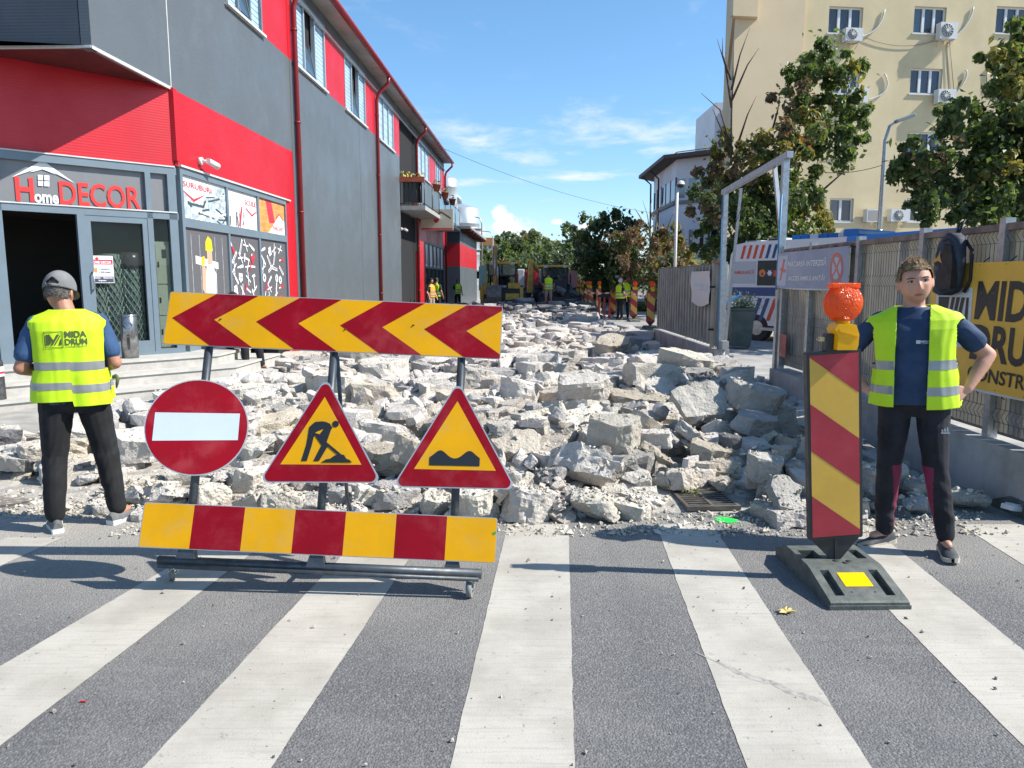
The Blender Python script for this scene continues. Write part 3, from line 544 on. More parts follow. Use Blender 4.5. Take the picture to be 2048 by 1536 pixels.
# cameras on the wall
CAMW = mat('camera_white', (.62, .60, .58), .45, var=.1)
for u, z in ((fu(398, 325)[0], fu(398, 322)[1]), (LOG[0]-.05, 3.7)):
    m = MB(); a = FA.at(u, z, 0); m.cyl(a, a+FA.n*.06, .06, 0, 12); m.tube([a+FA.n*.05, a+FA.n*.12+FA.ex*.03, a+FA.n*.15+FA.ex*.06], .025, 0, 8); m.tube([a+FA.n*.15+FA.ex*-.0, a+FA.n*.2+FA.ex*.26-V((0, 0, .05))], [.05, .055], 0, 12); part('wall_camera', m, [CAMW], LB)
# steps of the shop: three treads round the corner
STONE = mat('step_stone', (.40, .385, .35), .75, var=.14, vscale=5, bump=.2, bscale=80, dirt=((.32, .30, .26), 1.6, .4)); STT = mat('step_tread', (.45, .435, .40), .65, var=.1, vscale=6, dirt=((.38, .36, .32), 2, .35))
ST = thing('stone_steps', 'pale stone steps of three treads round the shop corner', 'steps', CH.at(4, 0, 1))
def corner_poly(off, uend, u0=-3.2):
    n1, n2 = CH.n, FA.n; k = (n1+n2).normalized(); c0 = FA.at(0, 0); mid = c0+k*(off/(k.dot(n2))); return [CH.at(u0, 0, off), mid, FA.at(uend, 0, off), FA.at(uend, 0, -.1), FA.at(0, 0, -.1)-n1*.0, CH.at(u0, 0, -.1)]
XYP = Pl((0, 0, 0), (1, 0, 0), (0, 1, 0))
for k, (off, z, ue) in enumerate(((1.30, .17, 1.95), (.97, .34, 1.55), (.64, .5, 1.1))):
    m = MB(); p = corner_poly(off-.025, ue-.02); m.ppoly(XYP, [(q.x, q.y) for q in p], 0.0 if k == 0 else (.17, .34)[k-1]-.001, z-.035, 0); rs = part('step', m, [STONE], ST)
    m = MB(); p = corner_poly(off, ue); m.ppoly(XYP, [(q.x, q.y) for q in p], z-.035, z, 0); part('tread', m, [STT], rs)
# stainless bin with ashtray on the platform
t = thing('steel_bin', 'stainless steel litter bin by the shop door glass', 'bin', CH.at(cuv(246, 700)[0], .5, .3)); m = MB(); INOX = mat('inox', (.30, .30, .30), .25, .85, var=.3, vscale=9); hb = .62
m.lathe([(0, 0), (.115, 0), (.115, hb), (.10, hb+.012), (0, hb+.005)], 0, 28); part('bin_body', m, [INOX], t, True); m = MB(); BF = Pl((0, 0, 0), (1, .25, 0), (0, 0, 1))
def curved(m, pts, r, mi, rotz): m.add([(r*sin(x/r+rotz), -r*cos(x/r+rotz), z) for x, z in pts], [list(range(len(pts)))], mi)
curved(m, [(.065*cos(a), .48+.05*sin(a)) for a in np.linspace(0, 2*pi, 17)[:-1]], .1165, 0, .35); curved(m, [(-.02, .20), (.02, .20), (.02, .31), (-.02, .31)], .1165, 0, .35); curved(m, [(.016*cos(a), .335+.016*sin(a)) for a in np.linspace(0, 2*pi, 11)[:-1]], .1165, 0, .35); curved(m, [(-.017, .13), (-.003, .13), (-.003, .2), (-.017, .2)], .1165, 0, .35); curved(m, [(.003, .13), (.017, .13), (.017, .2), (.003, .2)], .1165, 0, .35); part('bin_opening', m, [RUB], t, True)
m = MB(); m.lathe([(.12, hb-.01), (.12, hb+.014), (.10, hb+.02)], 0, 28); part('bin_rim', m, [INOX], t, True)
# recessed balcony with railing, planter, pots
BAL = [LOG[0], LOG[1]]; zb_ = 4.62; BAD = 1.25
m = MB(); m.pbox(FA, LOG[0]-.02, zb_-.16, LOG[1]+9.2, zb_, .0, BAD*.8, 0); part('balcony_slab', m, [mat('balcony_concrete', (.33, .33, .32), .8, var=.15)], LB)
m = MB()
for a, b, c, d, e, f_ in ((LOG[0]-.01, LOG[1]+.01, 4.5, 8.0, -1.6, -1.5), (LOG[0]-.06, LOG[0], 3.0, 8.0, -1.6, -.01), (LOG[1], LOG[1]+.06, 3.0, 8.0, -1.6, -.01)): m.pbox(FA, a, c, b, d, e, f_)
part('loggia_wall', m, [mat('loggia_grey', (.12, .125, .13), .7)], LB)
m = MB(); m.pbox(FA, LOG[0]+.5, zb_, LOG[1]-.3, 6.9, -1.5, -1.46); part('loggia_door', m, [GLD], LB)
RAIL = mat('railing_metal', (.07, .075, .08), .4, .5); m = MB(); d = BAD*.78; ur = LOG[1]+9.0
for z in (zb_+.08, zb_+1.0): m.tube([FA.at(LOG[0], z, 0), FA.at(LOG[0], z, d), FA.at(ur, z, d), FA.at(ur, z, 0)], .02, 0, 6)
for k in range(7): m.tube([FA.at(LOG[0], zb_, d*k/6), FA.at(LOG[0], zb_+1, d*k/6)], .012, 0, 5)
for k in range(7): u = LOG[0]+(ur-LOG[0])*k/6; m.tube([FA.at(u, zb_, d), FA.at(u, zb_+1, d)], .02, 0, 6)
rl = part('railing', m, [RAIL], LB)
for k in range(2, 6): u0 = LOG[0]+(ur-LOG[0])*k/6+.08; m = MB(); m.pbox(FA, u0, zb_+.12, u0+(ur-LOG[0])/6-.16, zb_+.95, d-.006, d+.006); part('railing_pane', m, [GLS], rl)
m = MB(); m.pbox(FA, LOG[0]+.02, zb_+.12, LOG[0]+.03, zb_+.95, .1, d-.1); part('railing_pane', m, [GLD], rl)
TERR = mat('terracotta', (.30, .07, .035), .7, var=.15); LEAFG = mat('pot_leaf', (.07, .12, .03), .6, var=.4, vscale=9); FLOWY = mat('flower_yellow', (.60, .42, .03), .6)
def pot_plant(name, label, c, w_, kind, grp='pots on the balcony'):
    t = thing(name, label, 'plant pot', c, 0, grp); m = MB()
    if kind == 'box': m.box((-w_, -.11, 0), (w_, .11, .2), 0)
    else: m.lathe([(0, 0), (w_*.7, 0), (w_, w_*1.5), (w_*1.1, w_*1.5), (w_*1.1, w_*1.75), (w_*.9, w_*1.7), (0, w_*1.6)], 0, 14)
    part('pot', m, [TERR], t, True); m = MB(); r = random.Random(len(label)); h0 = .2 if kind == 'box' else w_*1.65
    if kind == 'cactus':
        for x, h in ((0, .55), (.06, .3), (-.07, .38)): m.tube([(x, 0, h0), (x, 0, h0+h*.9), (x, 0, h0+h)], [.045, .05, .02], 0, 8)
    else:
        for k in range(60 if kind == 'box' else 26):
            p = V((r.uniform(-w_, w_), r.uniform(-.1, .1), h0+r.uniform(0, .22))); a = V((r.gauss(0, 1), r.gauss(0, 1), r.gauss(0, 1))).normalized()*.05; b = a.orthogonal().normalized()*.03; m.add([p-a, p+b, p+a, p-b], [(0, 1, 2, 3)], 0 if r.random() < .5 or kind != 'box' else 1)
    part('foliage', m, [LEAFG, FLOWY], t, True)
pot_plant('window_box', 'planter of yellow flowers hung on the balcony end rail', FA.at(LOG[0]-.05, zb_+.92, d*.5), .5, 'box')
pot_plant('potted_cactus', 'potted cactus standing on the balcony floor', FA.at(LOG[0]+.25, zb_, d*.55), .15, 'cactus')
for k, (dd, lab) in enumerate(((1.3, 'first of three flower pots hung along the balcony rail'), (4.2, 'middle one of three flower pots hung along the balcony rail'), (7.2, 'last of three flower pots hung along the balcony rail'))): pot_plant('hanging_pot', lab, FA.at(LOG[0]+dd+1.2, zb_+.85, d+.16), .17, 'flower')
# ground-floor door and second shop window further on, with the projecting sign
m = MB(); a, b, _, z1 = DOOR2
for i in range(5): u = a+(b-a)*i/4; m.pbox(FA, u-.03, 0, u+.03, z1, -.9, -.82)
for z in (.02, 2.2, z1-.08): m.pbox(FA, a, z, b, z+.08, -.9, -.83)
dd_ = part('glazed_entrance', m, [FRM], LB)
for i in range(4): m = MB(); m.pbox(FA, a+(b-a)*i/4+.03, .1, a+(b-a)*(i+1)/4-.03, z1-.08, -.88, -.87); part('pane', m, [GLD], dd_)
m = MB(); a, b, z0, z1 = SHW2
for i in range(6): u = a+(b-a)*i/5; m.pbox(FA, u-.04, z0, u+.04, z1, -.12, .015)
m.pbox(FA, a, z1-.1, b, z1, -.12, .01); m.pbox(FA, a, 2.25, b, 2.35, -.12, .01); sw = part('shop_window', m, [FRMD], LB)
for i in range(5):
    u0, u1 = a+(b-a)*i/5+.04, a+(b-a)*(i+1)/5-.04; m = MB(); m.pbox(FA, u0, z0, u1, 2.25, -.08, -.07); part('pane', m, [GLD], sw); m = MB(); m.pbox(FA, u0, 2.35, u1, z1-.1, -.06, -.05, 1); 
    rr_ = random.Random(i); m.flat(FA, [(u0+.2, 2.5), (u0+.8, 2.45), (u0+.6, 3.2), (u0+.3, 3.3)], -.048, (2, 4, 5, 2, 4)[i]); m.flat(FA, [(u0+.9, 2.4), (u0+1.2, 2.4), (u0+1.1, 3.35), (u0+1., 3.3)], -.048, (5, 1, 2, 5, 2)[i]); part('sign_panel', m, PMS, sw)
m = MB(); e = FA.at(fu(838, 470)[0], 3.95, 0); SGN = Pl(e+FA.n*.1, FA.n); m.pbox(SGN, 0, 0, 1.5, .95, -.06, .06, 0); m.pbox(SGN, -.1, .4, 0, .5, -.02, .02, 1); m.flat(SGN, [(.1, .5), (.45, .75), (.7, .6), (.95, .78), (1.4, .5), (1.4, .58), (.95, .86), (.7, .7), (.45, .83), (.1, .58)], .062, 1); m.flat(SGN, disc(.72, .45, .12, 14), .062, 2); m.flat(SGN, [(0.02, .02), (1.48, .02), (1.48, .1), (.02, .1)], .062, 2); part('projecting_sign', m, [mat('sign_cream', (.56, .48, .36), .5), PB, PR], LB)
# dark bollard at the picture's edge, and the low annex with silos behind
t = thing('bollard', 'black bollard post with white and red sticker by the steps', 'bollard', G(2, 826)); m = MB(); m.lathe([(0, 0), (.11, 0), (.11, .05), (.075, .07), (.07, .62), (.06, .66), (0, .67)], 0, 18); part('post', m, [RUB], t, True); m = MB(); m.lathe([(.0715, .46), (.0715, .58)], 0, 18); m.lathe([(.0722, .49), (.0722, .52)], 1, 18); part('sticker', m, [PAP_W, PAP_R], t, True)
AX = thing('annex', 'low grey and red annex with dark end wall beyond the long building', 'building', FA.at(UEND+8, 0, -3)); 
A0 = FA.at(UEND+3.2, 0, .55); AXW = Pl(A0, FA.ex); aL = 13.0; aw = 2.6; ZA = 4.85
AXF = Pl(A0 - FA.n*aw, FA.n)
m = MB(); m.pbox(AXW, .05, 0, aL, ZA-.05, -aw, -.05); part('filler_core', m, [DARKIN], AX)
for z0, z1, ml, nm, md in ((0, 2.55, LG, 'grey_panel', LD), (2.55, 4.0, LR, 'red_panel', mat('red_panel_end', (.47, .008, .018), .42)), (4.0, ZA, LG, 'grey_panel', LD)):
    for k in range(3): m = MB(); m.pbox(AXW, aL*k/3+.01+(.06 if k == 0 else 0), z0, aL*(k+1)/3-.01, z1, -.05, 0); part(nm, m, [ml], AX)
    m = MB(); m.pbox(AXF, 0, z0, aw, z1, -.05, 0); part(nm, m, [md], AX)  # end wall takes the grey darkened for shade
m = MB(); m.pbox(AXW, -.7, ZA+.02, aL+.4, ZA+.16, -aw-.2, .75); part('canopy_roof', m, [SOF], AX)
for k in range(7): m = MB(); u = .1+aL*k/6; m.pbox(AXW, u, ZA-.12, u+.12, ZA+.015, 0, .7); part('rafter', m, [mat('rafter_wood', (.10, .06, .045), .7)], AX)
SILO = mat('silo_steel', (.50, .54, .56), .35, .5, var=.14, vscale=.7, dirt=((.36, .38, .40), 1.2, .4))
def silo(label, px, Y, r, ztop, cyc):
    p = P(px, 500, Y); t = thing('silo', label, 'silo', (p.x, Y, 0), 0, 'steel silos behind the annex'); m = MB(); prof = [(r, 0)]
    for k in range(int(ztop/1.3)): prof += [(r, k*1.3+1.24), (r+.015, k*1.3+1.27), (r, k*1.3+1.3)]
    prof += [(r, ztop), (r*.96, ztop+.02), (0, ztop+.5)]; m.lathe(prof, 0, 40); part('silo_shell', m, [SILO], t, True)
    for z in cyc: m = MB(); m.lathe([(r, z), (r+.14, z), (r+.14, z+.12), (r, z+.12)], 0, 40); part('stiffening_ring', m, [GALV], t, True)
silo('tall steel silo with a pipe, partly behind the long building', 893, 62, .95, 9.7, (5.0, 7.2)); silo('wide steel silo rising above the annex roof', 925, 66, 1.5, 7.75, (2.1, 4.2, 6.0))
m = MB(); p = P(912, 392, 62); m.tube([p+V((-.8, 0, 0)), p+V((0, 0, 0)), p+V((.25, 0, -.2)), p+V((.3, 0, -.6))], .18, 0, 8); solo('silo_pipe', m, [SILO], 'bent steel pipe on the side of the tall silo', 'pipe')
# ------------------------------------------------------------------ fence, gateway and what stands behind it
FX = 3.65; FN = Pl((FX, 0, 0), (0, -1, 0))              # fence plane: u = -y, normal towards the street
WALL = mat('fence_wall_concrete', (.36, .355, .34), .85, var=.25, vscale=2.2, bump=.35, bscale=35, dirt=((.24, .23, .215), 1.1, .5), streak=((.19, .18, .17), 6, .4))
SLAT = mat('fence_slat', (.56, .52, .44), .6, var=.14, vscale=4, streak=((.30, .27, .22), 14, .4))
def translucent(m, col, k):
    w = NT(m.node_tree); b = w.n['Principled BSDF']; t = w.new('ShaderNodeBsdfTranslucent'); t.inputs['Color'].default_value = (*col, 1); x = w.new('ShaderNodeMixShader', ins={'Fac': k}); w.l.new(b.outputs[0], x.inputs[1]); w.l.new(t.outputs[0], x.inputs[2]); w.l.new(x.outputs[0], w.n['Material Output'].inputs[0]); return m
translucent(SLAT, (.46, .43, .36), .36); SLATD = mat('fence_slat_grey', (.30, .29, .275), .55, var=.2, vscale=4, streak=((.10, .098, .09), 16, .7)); SLATG = mat('fence_sheet_grey', (.27, .26, .245), .5, .25, var=.18, vscale=3, streak=((.13, .125, .12), 14, .75))
WIRE = mat('fence_wire', (.16, .16, .155), .5, .5); CAPB = mat('fence_cap', (.20, .14, .115), .7, var=.3, vscale=6)
WZ = .44
def fence_wall(ya, yb, lab):
    m = MB(); d = .13; n = 14
    m.pbox(FN, -yb, -.1, -ya, WZ, -d, d); 
    t = solo('fence_wall', m, [WALL], lab, 'wall'); return t
fence_wall(4.95, 10.18, 'low grey concrete wall carrying the slatted fence by the younger man'); fence_wall(13.0, 18.7, 'low grey concrete wall under the corrugated sheet fence, half buried by rubble')
# near fence: welded wire panels, slats behind them, posts in front
F1 = thing('slatted_fence', 'beige slatted wire fence hung with banners, on the low wall', 'fence', (FX, 7.5, WZ)); ztop = 2.02; y0f, y1f = 4.98, 10.15
posts = [10.12, 9.2, 7.95, 6.72, 5.62, 5.0]
for k, y in enumerate(posts): m = MB(); m.pbox(FN, -y-.035, WZ, -y+.035, ztop+.06, -.03, .045); m.box((FX-.05, y-.015, 1.85), (FX-.045, y+.015, 1.88)); part('post', m, [GALV], F1)
y = y0f; k = 0; rs = random.Random(3)
while y < y1f-.02:
    w_ = .16; m = MB(); g_ = .006 if k % 3 else .035
    m.pbox(FN, -min(y1f, y+w_), WZ+.05, -y, ztop-.03, -.055-rs.uniform(0, .012), -.045); part('slat', m, [SLATD if rs.random() < .2 else SLAT], F1); y += w_+g_; k += 1
m = MB(); m.pbox(FN, -y1f, ztop-.03, -y0f, ztop+.02, -.05, .03); part('top_rail', m, [CAPB], F1)
m = MB()
for a, b in zip(posts[1:]+[y0f], posts[:-1]):
    n = int((b-a-.08)/.05)
    for i in range(n+1):
        y = a+.04+(b-a-.08)*i/n; pts = [FN.at(-y, WZ+.06, 0)]
        for zc in (.62, 1.12, 1.62, 1.95): pts += [FN.at(-y, zc-.05, 0), FN.at(-y, zc, .028), FN.at(-y, zc+.05, 0)]
        m.tube([p for p in pts if p.z <= ztop-.01], .0024, 0, 4, False)
    for zc in (.57, .67, 1.07, 1.17, 1.57, 1.67, 1.9): m.tube([FN.at(-b+.04, zc, 0), FN.at(-a-.04, zc, 0)], .003, 0, 4, False)
wr_ = part('welded_wires', m, [WIRE], F1); wr_['kind'] = 'stuff'
m = MB(); a = FN.uv(1567, 660); 
m.pbox(FN, -10.06, .62, -9.82, .92, .05, .058, 0); part('red_plate', m, [mat('faded_red_plate', (.36, .10, .085), .6, var=.2, dirt=((.4, .33, .3), 8, .5))], F1)
# far fence: grey corrugated sheet
F2 = thing('corrugated_fence', 'grey weathered corrugated sheet fence past the gateway', 'fence', (FX, 16, WZ)); y0g, y1g = 13.1, 18.6; n = 22
for k in range(n):
    a = y0g+(y1g-y0g)*k/n; b = y0g+(y1g-y0g)*(k+1)/n; w_ = b-a; m = MB(); zz = 1.90+rs.uniform(-.004, .004)
    prof = [(0, 0), (.34, 0), (.40, .075), (.78, .075), (.84, 0), (1, 0)]
    pts = [(-(a+w_*p)*1, d) for p, d in prof]
    for (ua, da), (ub, db) in zip(pts[:-1], pts[1:]):
        m.add([FN.at(ua, WZ+.04, da), FN.at(ub, WZ+.04, db), FN.at(ub, zz, db), FN.at(ua, zz, da), FN.at(ua, WZ+.04, da-.006), FN.at(ub, WZ+.04, db-.006), FN.at(ub, zz, db-.006), FN.at(ua, zz, da-.006)], [(1, 0, 3, 2), (4, 5, 6, 7), (0, 1, 5, 4), (2, 3, 7, 6)])
    part('corrugated_strip', m, [SLATG], F2)
m = MB(); m.pbox(FN, -y1g, 1.88, -y0g, 1.93, -.03, .04); part('top_rail', m, [CAPB], F2)
for y in (13.12, 15.8, 18.58): m = MB(); m.pbox(FN, -y-.035, WZ, -y+.035, 1.95, -.07, -.01); part('post', m, [GALV], F2)
# the open gate leaf seen end-on beside it, with rusty edge and a roller
GT = thing('gate_leaf', 'rusty edged sliding gate leaf standing at the corrugated fence end', 'gate', (3.6, 13.32, .1)); GTP = Pl((3.50, 13.32, 0), (1, .02, 0)); RUST = mat('rust', (.17, .085, .05), .85, var=.35, vscale=14)
for k in range(2): m = MB(); m.pbox(GTP, .02+k*.10, .22, .02+k*.10+.085, 1.92, -.02, .0); part('slat', m, [SLAT], GT)
m = MB(); m.pbox(GTP, .215, .12, .25, 1.95, -.03, .02); m.pbox(GTP, 0, .14, .215, .19, -.02, .02); m.pbox(GTP, 0, 1.93, .25, 1.97, -.02, .02); part('gate_frame', m, [RUST], GT)
for z in (.75, 1.5): m = MB(); m.pbox(GTP, -.02, z, .2, z+.035, .0, .03); part('hinge', m, [RUB], GT)
m = MB(); m.cyl(V((FX-.02, 12.9, 0.06)), V((FX-.02, 12.9, .5)), .045, 0, 12); m.pbox(FN, -12.97, .46, -12.8, .6, -.06, .05); solo('gate_guide_post', m, [mat('grey_paint', (.30, .31, .31), .5, var=.15)], 'short grey gate guide post at the corner of the corrugated fence wall', 'post')
m = MB(); m.box((-.09, -.03, 0), (.09, .03, .06)); m.box((-.08, -.02, .06), (.08, .02, .34), bev=.01); m.flat(Pl((0, -.021, 0), (1, 0, 0)), [(-.06, .1), (.06, .1), (.06, .3), (-.06, .3)], 0, 1)
o = solo('gate_sensor', m, [mat('pale_plastic', (.45, .45, .44), .5), mat('dark_plastic', (.06, .065, .07), .3)], 'small pale gate sensor box standing at the foot of the gate leaf', 'sensor'); o.location = (3.80, 13.05, .02)
# tall gateway portal of square tube
PO_ = thing('gateway_portal', 'tall galvanised steel portal frame spanning the ambulance gateway', 'portal', (FX, 11.7, 0))
pa = P(1425, 383, 13.05); pb = P(1567, 312, 10.25); pa.x = FX-.02; pb.x = FX-.02
def sq(m, a, b, r): m.tube([a, b], r*1.3, 0, 4, True, False)
m = MB(); sq(m, V((FX-.02, 13.05, 0)), pa, .04); part('portal_post', m, [GALV], PO_); m = MB(); sq(m, V((FX-.02, 10.25, 0.3)), pb, .045); part('portal_post', m, [GALV], PO_)
m = MB(); sq(m, V((FX-.02, 13.2, pa.z)), V((FX-.02, 10.1, pb.z)), .045); part('portal_beam', m, [GALV], PO_)
m = MB(); sq(m, V((FX+.05, 13.0, .5)), V((FX+.1, 12.6, pa.z)), .022); part('portal_strut', m, [GALV], PO_); m = MB(); sq(m, V((FX+.05, 10.3, 1.8)), V((FX-.0, 10.75, pb.z-.04)), .028); part('portal_strut', m, [GALV], PO_)
m = MB(); m.tube([V((FX-.06, 13.1, pa.z-.1)), V((FX-.06, 13.04, 1.0)), V((FX-.07, 13.05, .2))], .012, 0, 6); part('blue_hose', m, [mat('blue_hose', (.05, .22, .40), .5)], PO_); m = MB(); m.tube([V((FX-.07, 10.2, pb.z-.5)), V((FX-.08, 10.22, 1.5))], .012, 0, 6); part('blue_hose', m, [mat('blue_hose', (.05, .22, .40), .5)], PO_)
m = MB(); m.tube([V((FX, 13.0, 2.2)), V((FX, 12.0, 2.9)), V((FX, 11.3, 3.25))], .006, 0, 5); part('cable', m, [RUB], PO_)
# banners
def cloth_banner(name, label, y0, y1, z0, z1, mats, draw, seed, amp=.02, sag=0., lift=.075):
    """printed sheet tied to the fence: sheet, print and eyelets follow one gently billowing surface"""
    r_ = random.Random(seed); ph = [r_.uniform(0, 6) for _ in range(4)]; W_, H_ = y1-y0, z1-z0; B = Pl((FX, y1, z0), (0, -1, 0))
    wv = lambda u, v: lift + amp*(sin(u*5.1/W_+ph[0])*.6+sin(u*11/W_+v*4/H_+ph[1])*.35+sin(v*6/H_+u*3+ph[2])*.3)*min(1, .25+1.2*v/H_*(1.05-v/H_)*2)
    m = MB(); n, k = 48, 20
    vs = [B.at(W_*i/n, H_*j/k + sag*sin(pi*i/n)*(-1 if j < k/2 else -.5)*abs(j/k-.5)*2, wv(W_*i/n, H_*j/k)) for j in range(k+1) for i in range(n+1)]
    fs = [(j*(n+1)+i, j*(n+1)+i+1, (j+1)*(n+1)+i+1, (j+1)*(n+1)+i) for j in range(k) for i in range(n)]; m.add(vs, fs, 0, True)
    t = thing(name, label, 'banner', (FX, (y0+y1)/2, z0)); part('sheet', m, mats, t); m = MB()
    def poly(pts, mi, d=.004): 
        us = [p[0] for p in pts]; vv = [p[1] for p in pts]; a, b, e, f = min(us), max(us), min(vv), max(vv); q = max(1, int((b-a)/(W_/40))+1); g_ = max(1, int((f-e)/(H_/12))+1)
        for i in range(q):
            col = clip(clip(list(pts), -1, 0, -(a+(b-a)*i/q)), 1, 0, a+(b-a)*(i+1)/q)
            for j in range(g_):
                c = clip(clip(col, 0, -1, -(e+(f-e)*j/g_)), 0, 1, e+(f-e)*(j+1)/g_) if col else []
                if len(c) > 2:
                    ar = sum(c[k_][0]*c[(k_+1) % len(c)][1]-c[(k_+1) % len(c)][0]*c[k_][1] for k_ in range(len(c))); c = c if ar > 0 else c[::-1]
                    m.add([B.at(u, v, wv(u, v)+d) for u, v in c], [list(range(len(c)))], mi)
    def txt(s_, u, v, w_, h_, mi, bold=.02, d=.006, shear=0.):
        vs_, fs_, _ = text_polys(s_, bold, shear)
        for f in fs_: poly([(u+vs_[i][0]*w_, v+vs_[i][1]*h_) for i in f], mi, d)
    draw(poly, txt, W_, H_); part('print', m, mats, t)
    m = MB()
    for i in range(6): 
        for v in (.02, H_-.02): u = .03+(W_-.06)*i/5; m.tube([B.at(u, v, wv(u, v)+.004), B.at(u+.01, v+(.06 if v > .1 else -.07), .01)], .004, 0, 4)
    part('cable_tie', m, [RUB], t)
BNW = mat('banner_white', (.55, .57, .60), .55, var=.05); BNG = mat('banner_greyblue', (.30, .33, .42), .55, var=.08, vscale=3); BNT = mat('banner_white_print', (.74, .73, .70), .55); BNR = mat('banner_red', (.62, .16, .10), .5); BNB = mat('banner_pale_blue', (.42, .47, .58), .55); BNY = mat('banner_yellow', (.74, .42, .055), .5, var=.06, vscale=3); BNK = mat('banner_black', (.022, .022, .024), .5)
def d_park(poly, txt, W, H):
    poly([(0, H*.0), (W, 0), (W, H), (0, H)], 1, .002); poly([(.02, .08*H), (W*.15, .06*H), (W*.17, .92*H), (.02, .9*H)], 3, .003)
    poly([(W*.05, .2*H), (W*.07, .2*H), (W*.13, .8*H), (W*.10, .82*H)], 4, .005); poly([(W*.05, .5*H), (W*.14, .42*H), (W*.15, .5*H), (W*.06, .58*H)], 4, .0052)
    txt('PARCAREA INTERZISĂ', W*.18, H*.58, W*.54, H*.2, 2, .02); txt('ACCES AMBULANȚĂ!', W*.19, H*.17, W*.53, H*.2, 2, .02)
    c, e, rx, ry = W*.85, H*.5, W*.085, H*.37
    for i in range(28):
        a, b = 2*pi*i/28, 2*pi*(i+1)/28; poly([(c+rx*cos(a), e+ry*sin(a)), (c+rx*cos(b), e+ry*sin(b)), (c+rx*.78*cos(b), e+ry*.78*sin(b)), (c+rx*.78*cos(a), e+ry*.78*sin(a))], 4, .005)
    poly([(c+rx*.72*cos(a), e+ry*.72*sin(a)) for a in np.linspace(0, 2*pi, 25)[:-1]], 3, .0045)
    for s in (1, -1): poly([(c-rx*.62*s, e+ry*.5), (c-rx*.46*s, e+ry*.62), (c+rx*.62*s, e-ry*.5), (c+rx*.46*s, e-ry*.62)], 4, .0055+.0002*s)
ya, za = -FN.uv(1745, 498)[0], FN.uv(1745, 498)[1]; yb, zb2 = -FN.uv(1560, 578)[0], FN.uv(1560, 578)[1]
cloth_banner('parking_banner', 'grey blue banner reading no parking, ambulance access, with red ring', 8.05, 10.2, 1.53, 1.99, [BNW, BNG, BNT, BNB, BNR], d_park, 4, .014, .02)
def d_mida(poly, txt, W, H):
    poly([(.0, .0), (W, .0), (W, H), (0, H)], 1, .002); X = lambda y: 6.45-y
    poly([(X(6.36), .06*H+.24), (X(5.86), .06*H+.24), (X(5.86), .80*H), (X(6.36), .80*H)], 0, .004); z0, z1 = .35*H, .72*H
    poly([(X(6.32), z0), (X(6.22), z0), (X(6.16), z1), (X(6.32), z1)], 2, .006)
    for k in range(3): x = X(6.17)+.065*k; poly([(x-.05, z0), (x-.005, z0), (x+.09, z1), (x+.045, z1)], 2, .0062+.0002*k)
    poly([(X(5.95), z0), (X(5.90), z0), (X(5.90), z1), (X(5.93), z1)], 2, .0072)
    txt('MIDA', X(5.82), H*.55, .88, H*.305, 2, .03, .006, .08); txt('DRUM', X(5.84), H*.225, .93, H*.285, 2, .03, .006, .08); txt('CONSTRUCT', X(5.84), H*.065, 1.0, H*.11, 2, .02, .006, .05)
cloth_banner('company_banner', 'yellow company banner with big black lettering behind the younger man', 4.84, 6.45, .80, 1.76, [BNW, BNY, BNK], d_mida, 9, .012, .02)
def d_old(poly, txt, W, H):
    poly([(0, 0), (W, 0), (W, H), (0, H)], 1, .002); poly([(.2*W, .42*H), (.9*W, .36*H), (.9*W, .56*H), (.2*W, .6*H)], 3, .004); txt('ACCES AMBULANTA', W*.24, H*.42, W*.6, H*.1, 2, .0)
cloth_banner('faded_banner', 'faded whitish banner sagging on the corrugated fence', 13.35, 14.75, 1.23, 1.80, [mat('banner_faded', (.50, .50, .52), .6), mat('banner_faded_print', (.50, .50, .53), .6), BNT, BNB], d_old, 12, .04, .08, .15)
